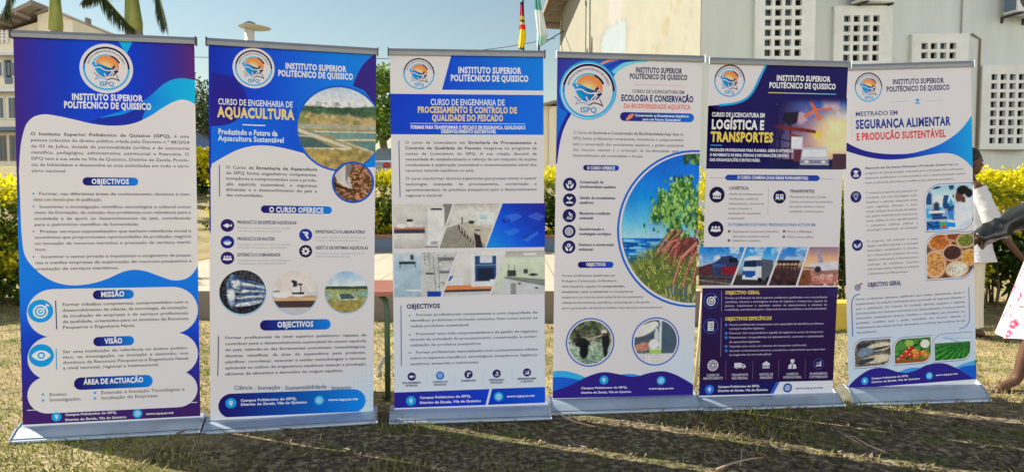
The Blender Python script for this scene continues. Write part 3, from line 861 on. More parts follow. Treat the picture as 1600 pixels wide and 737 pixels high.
    for x in (280, 424, 668): s.line(x, 410, x - 1, 436, 2, (150, 180, 205))
    dots = [(u, v) for u in range(14) for v in range(9)]
    for u, v in dots:
        if u + v > 9: s.disc(600 + u * 22, 330 + v * 26 - u * 2, 2.4 + .2 * (u + v - 9), (168, 192, 212)); s.layer -= 1
    s.layer += 1
    s.pill(88, 452, 858, 546, DK, (30, 128, 210))
    s.footer(154, 499, 27, 205, 492, 498, 552, 21, 616, 484, 664, 488, 820, 13)

# ---------------------------------------------------------------- sheet 3: fish processing
def lab1(x, y):
    P = Pic(x, y, (178, 174, 168)); P.vgrad([(0, (196, 192, 186)), (.75, (180, 176, 172)), (.78, (186, 182, 178)), (1, (170, 166, 162))]); P.put(x > .84, (120, 116, 112))
    P.box(0, .52, .53, .57, (176, 112, 86)); P.box(0, .57, .53, .66, (60, 58, 70)); P.box(0, .66, .5, .78, (196, 192, 188))
    P.ell(.13, .49, .08, .05, (212, 210, 206)); P.ell(.28, .46, .06, .07, (200, 198, 194)); P.box(.22, .34, .32, .4, (50, 50, 54)); P.box(.36, .45, .48, .53, (196, 194, 192))
    P.box(.53, .08, .86, .95, (206, 204, 200)); P.box(.53, .08, .57, .95, (184, 182, 180)); P.box(.63, .10, .82, .14, (40, 42, 48)); P.box(.62, .84, .74, .92, (150, 148, 150)); P.box(.53, .95, .8, .97, (90, 88, 90)); P.grain(8, .05); return P.grain(52, .06, 21).grain(7, .07, 23).c
def lab2(x, y):
    P = Pic(x, y, (190, 186, 180)); P.vgrad([(0, (170, 164, 158)), (.16, (200, 196, 190)), (.6, (186, 184, 176)), (1, (128, 122, 112))])
    P.poly([(.0, .6), (.35, .45), (.6, 1), (0, 1)], (134, 130, 118)); P.poly([(.30, .46), (.42, .42), (1, .62), (1, .98), (.78, .98)], (176, 168, 154)); P.poly([(.30, .46), (.62, .98), (.6, 1.0), (.32, .62)], (72, 52, 48))
    for k in range(6): P.line(.34 + k * .045, .5 + k * .08, .35 + k * .045, .62 + k * .07, .012, (180, 176, 170))
    P.poly([(.56, .66), (.66, .72), (.7, 1), (.6, 1)], (50, 42, 44)); P.box(.62, .2, .9, .48, (206, 210, 206)); P.box(.66, .26, .78, .36, (166, 190, 190)); P.ell(.52, .42, .05, .04, (60, 60, 66)); P.ell(.62, .6, .05, .02, (60, 58, 60)); P.line(.4, .13, .7, .12, .012, (226, 224, 220)); P.box(.36, .3, .38, .46, (70, 66, 66)); P.ell(.1, .45, .05, .05, (50, 50, 60)); P.grain(20, .1); return P.grain(52, .06, 21).grain(7, .07, 23).c
def lab3(x, y):
    P = Pic(x, y, (30, 60, 180)); d = (x * .7 + (1 - y) * .6); P.c = mixc(d, [(.1, (24, 128, 220)), (.55, (34, 84, 200)), (1.15, (44, 48, 146))])
    for pts in ([(.28, .3), (.5, .22), (.62, .3), (.42, .44)], [(.7, .3), (.86, .2), (1, .3), (.9, .4)], [(.3, .64), (.5, .56), (.58, .64), (.4, .74)], [(.6, .78), (.84, .62), (.9, .68), (.68, .88)]):
        P.put(inpoly(x, y, pts) * .28, (120, 170, 230))
    P.put(inpoly(x, y, [(.6, .78), (.84, .62), (.86, .64), (.64, .82)]) * .7, (30, 50, 130)); P.put((np.hypot(x - .34, y - .38) < .07) * (nz(x, y, 40, 2) > .5) * .7, (24, 36, 110)); return P.grain(52, .06, 21).grain(7, .07, 23).c
def lab4(x, y):
    P = Pic(x, y, (168, 180, 190)); P.vgrad([(0, (190, 196, 200)), (.3, (156, 178, 192)), (1, (150, 168, 178))]); P.put(x > .42, (182, 182, 180)); P.box(.08, .2, .34, .26, (52, 52, 62)); P.line(.1, .26, .09, .34, .012, (52, 52, 60)); P.line(.33, .26, .34, .34, .012, (52, 52, 60)); P.box(.26, .05, .31, .16, (50, 52, 66))
    P.line(.48, 0, .49, .3, .008, (90, 92, 98)); P.line(.55, 0, .56, .3, .008, (90, 92, 98)); P.line(.62, .1, .66, .98, .01, (120, 122, 126)); P.line(.70, .05, .72, .95, .01, (120, 122, 128)); P.box(.5, .46, .62, .5, (70, 72, 76)); P.box(.70, .12, .95, .2, (110, 106, 108)); P.box(.72, .42, .9, .48, (90, 104, 124)); P.box(.52, .88, .74, 1, (32, 62, 150)); P.ell(.3, .85, .12, .02, (206, 212, 214)); P.grain(10, .1, 3); P.put((nz(x, y, 30, 4) > .8) * (x > .5) * .5, (90, 92, 96)); return P.grain(52, .06, 21).grain(7, .07, 23).c
def lab5(x, y):
    P = Pic(x, y, (204, 200, 196)); P.vgrad([(0, (206, 202, 198)), (.7, (190, 186, 182)), (.9, (170, 168, 168)), (1, (190, 190, 192))]); P.box(.0, .76, .9, .86, (196, 122, 82)); P.box(.0, .86, .88, .91, (56, 46, 48)); P.box(.04, .58, .34, .76, (198, 198, 196)); P.poly([(.08, .56), (.18, .54), (.12, .66), (.06, .66)], (50, 80, 150)); P.box(.46, .08, .88, .8, (206, 206, 206)); P.box(.52, .1, .86, .68, (48, 70, 112)); P.box(.6, .1, .8, .26, (196, 200, 204)); P.box(.56, .38, .82, .66, (34, 42, 60)); P.box(.52, .3, .86, .32, (120, 134, 160)); P.box(.76, .64, .88, .7, (220, 220, 220)); return P.grain(52, .06, 21).grain(7, .07, 23).c
def lab6(x, y):
    P = Pic(x, y, (196, 200, 184)); P.vgrad([(0, (160, 158, 154)), (.12, (176, 174, 168)), (.16, (196, 200, 180)), (.6, (186, 194, 172)), (1, (180, 180, 178))]); P.box(.6, .05, .84, .09, (230, 230, 226)); P.poly([(.25, .58), (1, .66), (1, .82), (.25, .64)], (120, 122, 118)); P.poly([(.22, .62), (1, .82), (1, 1), (.25, 1)], (186, 186, 188)); P.box(.3, .44, .46, .58, (60, 60, 60)); P.line(.33, .3, .33, .55, .01, (60, 58, 60)); P.line(.43, .32, .43, .55, .01, (60, 58, 60)); P.box(.6, .42, .68, .52, (64, 68, 66)); P.ell(.78, .55, .08, .03, (50, 50, 52)); P.ell(.52, .75, .03, .02, (40, 40, 44)); P.ell(.84, .86, .03, .02, (40, 40, 44)); P.box(.36, .74, .46, 1, (130, 130, 130)); return P.grain(52, .06, 21).grain(7, .07, 23).c
def quadpic(s, tl, tr, br, bl, painter, n=70):
    a, b, c, d = [s.p(*q) for q in (tl, tr, br, bl)]
    u0, u1 = min(a[0], d[0]), max(b[0], c[0]); v1, v0 = a[1], d[1]
    t = np.linspace(0, 1, n)
    L = a[None] * (1 - t[:, None]) + d[None] * t[:, None]; Rr = b[None] * (1 - t[:, None]) + c[None] * t[:, None]
    Pp = L[:, None] * (1 - t[None, :, None]) + Rr[:, None] * t[None, :, None]
    C = painter((Pp[..., 0] - u0) / (u1 - u0), np.repeat(t[:, None], n, 1))
    i = (np.arange(n - 1)[:, None] * n + np.arange(n - 1)[None]).ravel()
    s.push(Pp.reshape(-1, 2), C.reshape(-1, 3), quad=np.stack([i, i + 1, i + n + 1, i + n], 1))
def art_processing(s):
    s.full(0, PH, lambda X, Y: np.array(WHITE, float) * np.ones(X.shape + (1,)) + (np.array((196, 204, 216.)) - np.array(WHITE, float)) * sst(.6, 1, Y)[..., None], 8, 12)
    s.view(595, 70, 2.948)
    s.polyuv(s.uvs([(326, 44), (752, 48), (752, 212), (282, 208)]), lambda x, y: mixc(np.array(x), [(.3, (30, 70, 186)), (1, (24, 120, 206))]))
    s.logo(176, 134, 67)
    s.text('INSTITUTO SUPERIOR', 356, 131, 647, 27, (222, 222, 226), 0.042)
    s.text('POLITÉCNICO DE QUISSICO', 322, 167, 681, 27, (222, 222, 226), 0.042)
    a, b = s.p(46, 226), s.p(752, 415)
    us = np.linspace(0, PW, 12)
    s.band(us, np.full(12, a[1]), np.full(12, b[1]), 4, lambda X, Y: mixc(X + Y * .1, [(0, (34, 62, 176)), (.6, (28, 84, 196)), (1, (26, 104, 204))]))
    s.text('CURSO DE ENGENHARIA DE', 229, 278, 571, 27, (200, 210, 228), 0.022)
    s.text('PROCESSAMENTO E CONTROLO DE', 170, 313, 628, 27, GOLD, 0.042)
    s.text('QUALIDADE DO PESCADO', 236, 350, 565, 27, GOLD, 0.042)
    s.line(134, 362, 667, 362, 2.5, (190, 200, 224), level=True)
    s.text('FORMAR PARA TRANSFORMAR O PESCADO EM SEGURANÇA, QUALIDADE E', 138, 387, 666, 14, (216, 218, 228), 0.045)
    s.text('DESENVOLVIMENTO SUSTENTÁVEL', 278, 407, 532, 14, (216, 218, 228), 0.045)
    s.line(83, 442, 89, 702, 4, (70, 70, 120))
    s.para(['O curso de Licenciatura em **Engenharia de Processamento e**', '**Controlo de Qualidade do Pescado** integra-se no programa de', 'cursos de Licenciatura do ISPQ. A sua criação decorre da', 'necessidade do estabelecimento e reforço de um conjunto de acções', 'conducentes à exploração sustentável e economicamente viável dos', '|recursos naturais aquáticos no país.'], 112, 456, 718, 25.8, 12.5, BODY, 0.006, 0.03)
    s.para(['O curso visa formar técnicos superiores que possam inovar e operar', 'tecnologias avançadas de processamento, conservação e', 'aprovisionamento de produtos pesqueiros para o desenvolvimento', '|regional e nacional.'], 114, 622, 718, 26, 12.5, BODY, 0.006)
    s.view(595, 310, 4.337)
    E1 = s.p(1106, 100)[0]
    quadpic(s, (86, 37), (486, 36), (386, 336), (90, 340), lab1); quadpic(s, (500, 36), (812, 33), (703, 333), (398, 336), lab2)
    quadpic(s, (826, 33), (1112, 32), (1112, 329), (714, 333), lab3)
    quadpic(s, (90, 368), (516, 360), (405, 664), (92, 668), lab4); quadpic(s, (532, 360), (840, 357), (735, 652), (418, 662), lab5)
    quadpic(s, (852, 357), (1112, 352), (1112, 645), (748, 652), lab6)
    s.view(595, 450, 3.2037)
    s.line(101, 85, 103, 388, 4, (70, 70, 130))
    s.text('OBJECTIVOS', 130, 102, 297, 22, (44, 42, 84), 0.04)
    TXT = (86, 90, 112)
    for y in (136, 232, 322): s.disc(145, y, 3.6, (70, 70, 110))
    s.para(['Formar profissionais competentes e com capacidade de'], 175, 139, 785, 28, 12.5, TXT, 0.008)
    s.para(['identificar problemas e formular soluções, bem como actuar na', '|cadeia produtiva sustentável;'], 147, 167, 785, 28, 12.5, TXT, 0.008)
    s.para(['Promover uma visão empreendedora e de gestão de negócios'], 175, 234, 785, 28, 12.5, TXT, 0.008)
    s.para(['através da actividade de processamento, conservação e comer-', '|cialização de produtos pesqueiros;'], 147, 262, 785, 28, 12.5, TXT, 0.008)
    s.para(['Formar profissionais especializados com conhecimentos sólidos'], 175, 326, 787, 28, 12.5, TXT, 0.008)
    s.para(['sobre os aspectos científicos, tecnológicos, bioquímicos, higiénico-', '|sanitários, sensoriais e nutricionais.'], 147, 355, 790, 29, 12.5, TXT, 0.008)
    for k, (x, y, kd, a, b) in enumerate(((155, 441, 'fish', 'PROCESSAMENTO', 'DE PESCADO'), (297, 436, 'shield', 'CONTROLO DE', 'QUALIDADE'), (439, 430, 'therm', 'CONSERVAÇÃO', ''), (580, 426, 'micro', 'INVESTIGAÇÃO E', 'INOVAÇÃO'), (732, 420, 'chart', 'EMPREENDEDORISMO', 'E GESTÃO'))):
        s.badge(x, y, 21, (44, 42, 92) if k != 1 else (60, 120, 190), (206, 210, 220), kd)
        w = 47 if k in (0, 4) else 38
        s.text(a, x - w, y + 37, x + w, 9, (66, 68, 110), 0.04)
        if b: s.text(b, x - 31, y + 50, x + 31, 9, (66, 68, 110), 0.04)
    for x, y in ((228, 430), (370, 424), (512, 414), (656, 405)): s.line(x, y, x, y + 54, 2, (150, 190, 215))
    s.polyuv(s.uvs([(60, 521), (544, 503), (524, 583), (60, 607)]), lambda x, y: mixc(np.array(x), [(0, (46, 42, 128)), (.6, (38, 66, 180)), (1, (30, 80, 190))]))
    s.polyuv(s.uvs([(557, 502), (840, 492), (840, 570), (537, 582)]), lambda x, y: mixc(np.array(x), [(.6, (34, 56, 160)), (1, (30, 84, 192))]))
    s.footer(151, 562, 24, 195, 552, 452, 502, 25, 590, 541, 631, 545, 770, 11.5)

# ---------------------------------------------------------------- sheet 4: ecology
def pic_mangrove(x, y):
    x = x / 0.515
    r = np.random.default_rng(12)
    P = Pic(x, y, (40, 120, 200)); P.vgrad([(0, (22, 92, 188)), (.25, (34, 124, 206)), (.45, (96, 172, 216)), (.56, (156, 194, 216)), (.565, (28, 108, 190)), (.8, (30, 92, 160)), (1, (54, 84, 116))])
    P.grain(5, .10, 2, y < .5)
    for _ in range(120):
        yy = .575 + .4 * r.random() ** 1.3; xx = r.random() * .8; P.line(xx, yy, xx + .05 + .16 * r.random(), yy + .008 * (r.random() - .5), .010 + .008 * r.random(), [(120, 182, 214), (16, 74, 140), (84, 150, 196)][r.integers(3)])
    lo = sst(.50, .62, y + .10 * fbm(x, y, 7, 5) + (x - .3) * .34 - .16)
    P.put(lo * (y > .60), (96, 108, 56))
    for _ in range(420):
        xx = .1 + .95 * r.random(); yy = .64 + .36 * r.random()
        if yy + (xx - .3) * .34 - .12 < .54: continue
        P.line(xx, yy, xx + .09 * (r.random() - .5), yy - .05 * r.random(), .008, [(150, 152, 84), (66, 84, 44), (120, 130, 66), (176, 170, 104), (58, 84, 76)][r.integers(5)])
    bl = []
    for _ in range(26):
        a = r.random() * 6.283; q = r.random() ** .5; bl.append((.84 + .40 * q * math.cos(a) * (1 if math.cos(a) > 0 else .95), .41 + .22 * q * math.sin(a)))
    for bx, by in bl: P.ell(bx, by, .07, .055, (46, 84, 50), .5)
    for k in range(900):
        bx, by = bl[r.integers(len(bl))]; xx = bx + .07 * r.normal(); yy = by + .052 * r.normal()
        if yy > .66: continue
        cc = [(120, 164, 84), (84, 130, 66), (160, 192, 116), (40, 72, 44), (64, 104, 54), (140, 180, 100)][r.integers(6)]; P.ell(xx, yy, .016, .011, cc, .3, r.random() * 3)
    for k in range(40): P.ell(.8 + .25 * r.random(), .01 + .05 * r.random(), .022, .014, [(60, 96, 50), (40, 70, 44), (110, 150, 80)][r.integers(3)], .3, r.random() * 3)
    P.put((y > .57) * (y < .68) * sst(.58, .70, x), (86, 54, 50))
    for k in range(34):
        x0 = .70 + .34 * r.random(); y0 = .50 + .10 * r.random(); x1 = x0 - .05 - .22 * r.random(); y1 = .62 + .14 * r.random(); cc = [(160, 92, 82), (116, 62, 60), (84, 48, 48), (186, 120, 104)][r.integers(4)]
        P.line(x0, y0, (x0 + x1) / 2, (y0 + y1) / 2 - .02, .012, cc); P.line((x0 + x1) / 2, (y0 + y1) / 2 - .02, x1, y1, .010, cc)
    for x0, y0, x1, y1, cc in ((1.0, .60, .80, .70, (176, 104, 92)), (.80, .70, .70, .88, (150, 80, 74)), (1.0, .66, .90, .76, (150, 74, 72)), (.90, .76, .84, .9, (128, 60, 62)), (1.02, .74, .93, .92, (140, 64, 66))): P.line(x0, y0, x1, y1, .024, cc); P.line(x0, y0 - .006, x1, y1 - .006, .008, (206, 150, 134))
    for k in range(60): 
        xx = .6 + .4 * r.random(); yy = .86 + .12 * r.random(); P.line(xx, yy, xx + .02 * (r.random() - .5), yy + .06, .007, [(166, 166, 120), (60, 88, 130), (90, 100, 70)][r.integers(3)])
    return P.grain(52, .06, 21).grain(7, .07, 23).c
def pic_river(x, y):
    P = Pic(x, y, (120, 130, 110)); P.vgrad([(0, (70, 84, 66)), (.35, (96, 100, 80)), (.5, (150, 160, 140)), (.75, (126, 150, 130)), (1, (96, 124, 110))]); P.grain(9, .9, 3, y < .48); P.grain(26, .5, 4)
    P.put((y > .5) * sst(.55, .7, nz(x * .4, y, 40, 5)) * .6, (196, 200, 180))
    P.ell(.3, .5, .2, .11, (34, 36, 36), .2, .1); P.ell(.36, .68, .1, .2, (28, 30, 32), .2); P.ell(.16, .46, .06, .05, (60, 50, 46)); P.line(.14, .5, .14, .82, .02, (160, 176, 176)); P.ell(.86, .48, .09, .2, (36, 36, 40), .2); P.ell(.86, .7, .05, .14, (34, 34, 38), .2); P.ell(.82, .26, .07, .05, (200, 190, 176)); P.line(.44, .44, .76, .34, .025, (176, 166, 150)); P.ell(.83, .32, .04, .04, (90, 66, 56)); return P.grain(52, .06, 21).grain(7, .07, 23).c
def pic_sample(x, y):
    P = Pic(x, y, (66, 72, 80)); P.vgrad([(0, (84, 84, 88)), (.4, (72, 80, 92)), (.75, (90, 100, 108)), (.8, (190, 190, 190)), (1, (200, 196, 194))]); P.box(.58, 0, .64, .78, (196, 206, 206)); P.box(.64, 0, 1, .78, (74, 88, 102)); P.put((y > .78), (196, 194, 194))
    P.ell(.25, .22, .32, .12, (206, 204, 196), .15, -.45); P.ell(.46, .1, .1, .07, (214, 210, 204)); P.line(.55, .04, .6, .12, .02, (60, 60, 66)); P.ell(.52, .38, .05, .2, (186, 196, 198)); P.ell(.2, .62, .2, .1, (170, 120, 104), .2, -.2); P.grain(30, .25, 5, (y > .5) & (x < .4)); P.ell(.46, .56, .12, .12, (214, 212, 206)); P.box(.36, .68, .64, .78, (150, 190, 84)); P.box(.36, .66, .64, .69, (206, 216, 196)); return P.grain(52, .06, 21).grain(7, .07, 23).c
def art_ecology(s):
    s.full(0, PH, lambda X, Y: np.array(WHITE, float) * np.ones(X.shape + (1,)) + (np.array((188, 202, 218.)) - np.array(WHITE, float)) * (sst(.75, .95, Y) * sst(.5, 1, X))[..., None], 12, 20)
    s.view(855, 75, 4.094)
    s.polyuv(s.uvs([(50, 52), (660, 70)] + s.spl([(640, 78), (540, 100), (450, 150), (330, 330), (150, 400), (110, 480), (70, 600), (50, 760)], 5)), lambda x, y: mixc(np.array(x * 1.2 + y * .8), [(0, (62, 52, 134)), (.18, (40, 62, 166)), (.3, (34, 92, 196)), (.55, (32, 90, 190)), (.8, (150, 196, 220))]))
    s.poly(s.spl([(62, 300), (80, 380), (130, 420), (100, 500), (80, 580), (60, 700)], 4) + [(40, 700), (40, 280)], (34, 104, 196))
    s.stroke(s.spl([(150, 408), (120, 460), (90, 530), (68, 620), (52, 740)], 5), 22, (44, 46, 140))
    s.stroke(s.spl([(335, 110), (390, 84), (450, 72), (500, 66)], 5), 14, (206, 138, 112))
    s.stroke(s.spl([(420, 160), (470, 122), (540, 92), (640, 76)], 5), 26, (116, 190, 222))
    s.stroke(s.spl([(380, 130), (440, 98), (510, 80), (600, 70)], 5), 22, (44, 66, 168))
    s.disc(262, 272, 182, (60, 160, 214)); s.disc(262, 275, 172, (200, 206, 214))
    s.logo(265, 275, 160, disc=164)
    s.text('INSTITUTO SUPERIOR', 565, 157, 862, 31, (56, 54, 84), 0.04)
    s.text('POLITÉCNICO DE QUISSICO', 527, 197, 897, 31, (56, 54, 84), 0.04)
    s.line(558, 234, 862, 238, 2.6, (206, 150, 146), level=True)
    s.text('CURSO DE LICENCIATURA EM', 543, 287, 876, 20, (84, 82, 98), 0.02)
    s.text('ECOLOGIA E CONSERVAÇÃO', 473, 338, 936, 37, (40, 40, 96), 0.042)
    s.text('DA BIODIVERSIDADE AQUÁTICA', 489, 385, 916, 28, (206, 120, 112), 0.035)
    s.pill(466, 410, 938, 476, (40, 36, 110), (40, 104, 190))
    s.poly(s.spl([(503, 462), (520, 432), (550, 420), (548, 440), (525, 458)], 4, True), (206, 126, 96))
    s.text('Conservando os Ecossistemas Aquáticos', 560, 438, 905, 15, (206, 214, 228), 0.03)
    s.text('para um Futuro Sustentável', 610, 464, 853, 15, (206, 214, 228), 0.03)
    s.para(['O Curso de **Ecologia e Conservação da Biodiversidade Aquática** do', 'ISPQ forma profissionais competentes, inovadores e comprometidos', 'com a conservação dos ecossistemas aquáticos, a gestão sustentável', 'dos recursos naturais e a protecção da bio-diversidade para o', '|desenvolvimento das comunidades e do país.'], 166, 549, 874, 36.5, 17, (118, 116, 122), 0.0, 0.035)
    s.view(855, 245, 3.008)
    RX = 700
    s.disc(690, 340, 373, (46, 96, 186)); s.disc(690, 340, 363, WHITE); s.disc(692, 338, 354, pic_mangrove)
    s.pill(169, 38, 337, 66, DK, (36, 76, 170)); s.text('O CURSO OFERECE', 187, 59, 318, 14, (222, 222, 230), 0.04)
    for y, k, a, b, w1, w2 in ((129, 'hands', 'Conservação da', 'biodiversidade aquática', 264, 322), (203, 'sprout', 'Gestão de ecossistemas', 'aquáticos', 320, 218), (276, 'micro', 'Monitoria e avaliação', 'ambiental', 298, 217), (350, 'globe', 'Geoinformação e', 'modelagem ecológica', 266, 300), (423, 'hands', 'Restauro e conservação', 'ambiental', 314, 216)):
        x = 106 - (y - 129) * .016
        s.badge(x, y, 31, (38, 36, 86), (206, 206, 214), k)
        s.text(a, x + 47, y - 5, w1, 12.5, (72, 72, 90), 0.028); s.text(b, x + 47, y + 17, w2, 12.5, (72, 72, 90), 0.028)
    s.view(860, 400, 6.667)
    s.pill(286, 57, 656, 120, DK, (44, 82, 180)); s.text('OBJECTIVOS', 372, 102, 573, 32, (222, 222, 230), 0.04)
    rows = [('Formar profissionais qualificados em', 676), ('Ecologia e Conservação da Biodiversi-', 700), ('dade Aquática, capazes de **compreender,**', 778), ('**monitorar, gerir e conservar** os ecossistemas', 862), ('aquáticos e os recursos associados de forma sustentável,', 970), ('utilizando ferramentas científicas, tecnológicas e de gestão', 1040), ('para a protecção da biodiversidade e dos serviços ecossistémicos.', 1170)]
    for k, (t, x1) in enumerate(rows): s.para([t], 118, 212 + 56.3 * k, x1, 50, 22, (112, 110, 118), 0.004, 0.04)
    s.view(855, 400, 2.835)
    s.disc(190, 381, 110, (56, 96, 180)); s.disc(190, 381, 104, WHITE); s.disc(190, 381, 98, pic_river)
    s.disc(480, 377, 110, (56, 96, 180)); s.disc(480, 377, 104, WHITE); s.disc(480, 377, 98, pic_sample)
    s.poly(s.spl([(10, 512), (60, 506), (120, 516), (180, 540), (220, 556)], 5) + [(220, 640), (10, 640)], (70, 158, 216))
    s.poly(s.spl([(290, 530), (350, 520), (400, 524), (450, 545)], 5) + [(450, 600), (290, 600)], (64, 136, 210))
    s.poly(s.spl([(10, 536), (60, 534), (110, 540), (160, 552)], 5) + [(200, 640), (10, 640)], (46, 90, 186))
    s.poly(s.spl([(10, 600), (60, 585), (110, 566), (160, 540), (210, 520), (255, 512), (310, 520), (360, 530), (400, 530), (450, 516), (510, 508), (560, 520), (610, 545), (660, 576)], 6) + [(660, 700), (10, 700)], (50, 40, 118))
    s.footer(251, 547, 20, 150, 587, 355, 372, 20, 504, 549, 450, 589, 560, 8.5)
    v = s.p(30, 628)[1]
    s.push([(0, v), (PW, v), (PW, 0), (0, 0)], WHITE, quad=[[0, 1, 2, 3]])

# ---------------------------------------------------------------- sheet 5: logistics
def pic_port(x, y):
    P = Pic(x, y, (120, 110, 140)); P.c = mixc(x + (y - .5) * .3, [(0, (28, 26, 70)), (.2, (66, 64, 110)), (.5, (160, 130, 140)), (.8, (206, 170, 130)), (1.1, (120, 100, 130))]); P.put((1 - sst(.0, .5, y)) * sst(.2, .6, x) * .85, (40, 84, 176)); P.put(sst(.5, .64, fbm(x, y, 5, 3)) * sst(.1, .4, x) * .75 * (y < .75), (196, 160, 168)); P.ell(.92, .52, .3, .3, (232, 206, 160), .6); P.ell(.62, .52, .06, .05, (226, 190, 90), .4); P.put(sst(.62, .74, fbm(x, y, 6, 8)) * (y < .3) * .7, (190, 190, 206))
    P.put((y > .86), (24, 28, 70)); P.put((y > .78) * (x > .82), (70, 50, 62)); D = (38, 26, 40)
    P.poly([(.2, .22), (.38, .2), (.36, .36), (.26, .4), (.17, .32)], (34, 32, 46))
    for l in ((.1, .2, .2, .95), (.2, .22, .14, .8), (.05, .18, .05, .9), (.0, .55, .3, .62), (.0, .2, .2, .5), (.28, .4, .3, .9), (.0, .75, .3, .7), (.1, .35, .1, .9)): P.line(*l, .016, D)
    P.poly([(.05, .38), (.5, .44), (.6, .46), (.6, .50), (.1, .44)], (110, 44, 44)); P.poly([(.25, .5), (.42, .54), (.42, .57), (.25, .53)], (130, 50, 44)); P.box(.3, .55, .44, .72, (206, 206, 216)); P.box(.34, .73, .46, .9, (86, 46, 56))
    P.poly([(.44, .7), (.74, .69), (.76, .82), (.78, .94), (.42, .94), (.43, .82)], (176, 176, 190)); P.poly([(.45, .73), (.73, .72), (.75, .82), (.44, .83)], (206, 208, 218)); P.poly([(.42, .87), (.78, .87), (.78, .92), (.42, .92)], (120, 120, 140)); P.put((y > .95) * (x > .4) * (x < .8), (36, 46, 86)); P.ell(.5, .9, .03, .015, (240, 226, 200)); P.ell(.71, .9, .03, .015, (240, 226, 200))
    A = (206, 104, 66)
    P.line(.52, .06, .64, .3, .034, A); P.line(.46, .26, .58, .17, .03, A); P.line(.58, .17, .78, .16, .026, A); P.line(.58, .32, .68, .27, .018, A); return P.grain(52, .06, 21).grain(7, .07, 23).c
def pic_rail(x, y):
    P = Pic(x, y, (60, 130, 200)); P.vgrad([(0, (40, 116, 196)), (.5, (150, 176, 206))], y < .55); P.put((y < .5) * sst(.5, .65, fbm(x, y, 5, 3)) * .8, (196, 204, 220)); P.poly([(0, .52), (.5, .35), (.5, .75), (0, .9)], (76, 46, 50)); P.poly([(.3, .45), (.5, .25), (.7, .22), (.88, .36), (.86, .74), (.5, .8), (.3, .72)], (50, 58, 92)); P.box(.5, .5, .86, .72, (120, 40, 50)); P.box(.66, .28, .84, .4, (24, 26, 40)); P.box(.3, .44, .6, .52, (60, 84, 140)); P.put(y > .75 + (x - .5) * .05, (74, 66, 72)); P.line(0, .86, .8, .98, .02, (140, 120, 110)); P.line(0, .98, .4, .99, .02, (40, 34, 40)); P.line(.0, .8, .9, .86, .02, (36, 30, 36)); P.grain(20, .2, 5); return P.grain(52, .06, 21).grain(7, .07, 23).c
def pic_truck(x, y):
    P = Pic(x, y, (60, 130, 200)); P.vgrad([(0, (36, 124, 206)), (.45, (130, 180, 216)), (.7, (120, 116, 120)), (.75, (60, 56, 60)), (1, (40, 36, 42))]); P.put((y < .4) * sst(.5, .65, fbm(x, y, 4, 6)) * .7, (206, 214, 226)); P.poly([(.5, .3), (.86, .34), (.86, .84), (.5, .88)], (80, 84, 96)); P.poly([(.24, .3), (.34, .24), (.6, .24), (.62, .86), (.2, .84)], (200, 204, 212)); P.poly([(.24, .36), (.5, .34), (.5, .52), (.22, .52)], (30, 44, 74)); P.poly([(.2, .62), (.48, .62), (.48, .8), (.2, .78)], (40, 80, 150)); P.box(.5, .34, .62, .5, (60, 74, 100)); P.ell(.58, .86, .05, .07, (24, 22, 26)); P.ell(.76, .84, .05, .06, (24, 22, 26)); P.ell(.24, .76, .03, .03, (240, 236, 220)); P.ell(.46, .78, .03, .03, (240, 236, 220)); P.put(y > .92, (50, 46, 54)); return P.grain(52, .06, 21).grain(7, .07, 23).c
def pic_yard(x, y):
    P = Pic(x, y, (50, 100, 170)); P.vgrad([(0, (40, 116, 200)), (.3, (90, 130, 180)), (.45, (190, 150, 120)), (.6, (70, 50, 54)), (1, (36, 28, 34))]); P.put((y < .35) * sst(.5, .65, fbm(x * .4, y, 12, 2)), (150, 176, 206)); P.box(.2, .34, .8, .42, (50, 40, 48)); P.box(.2, .48, .75, .52, (60, 44, 46))
    for k in range(6): P.line(.25 + k * .1, .36, .22 + k * .1, .6, .02, (44, 34, 42))
    P.put((y > .55) * (nz(x, y, 9, 4) > .55), (66, 46, 50)); P.grain(24, .4, 7, y > .4); return P.grain(52, .06, 21).grain(7, .07, 23).c
def pic_plane(x, y):
    P = Pic(x, y, (190, 150, 120)); P.vgrad([(0, (130, 110, 130)), (.3, (206, 160, 130)), (.5, (226, 190, 150)), (.62, (150, 110, 100)), (1, (90, 60, 62))]); P.poly([(.42, .06), (.52, .1), (.62, .4), (.5, .42)], (150, 140, 156)); P.poly([(.3, .44), (1, .36), (1, .58), (.5, .62), (.3, .52)], (200, 196, 206)); P.ell(.48, .58, .08, .08, (50, 44, 56)); P.poly([(.0, .5), (.4, .52), (.4, .56), (0, .54)], (120, 100, 110)); P.box(.34, .72, 1, .96, (170, 110, 104)); P.put((y > .7) * (nz(x, y, 12, 3) > .6), (196, 150, 140)); P.put((y > .6) * (x < .3), (110, 66, 50)); P.grain(20, .3, 5, y > .6); return P.grain(52, .06, 21).grain(7, .07, 23).c
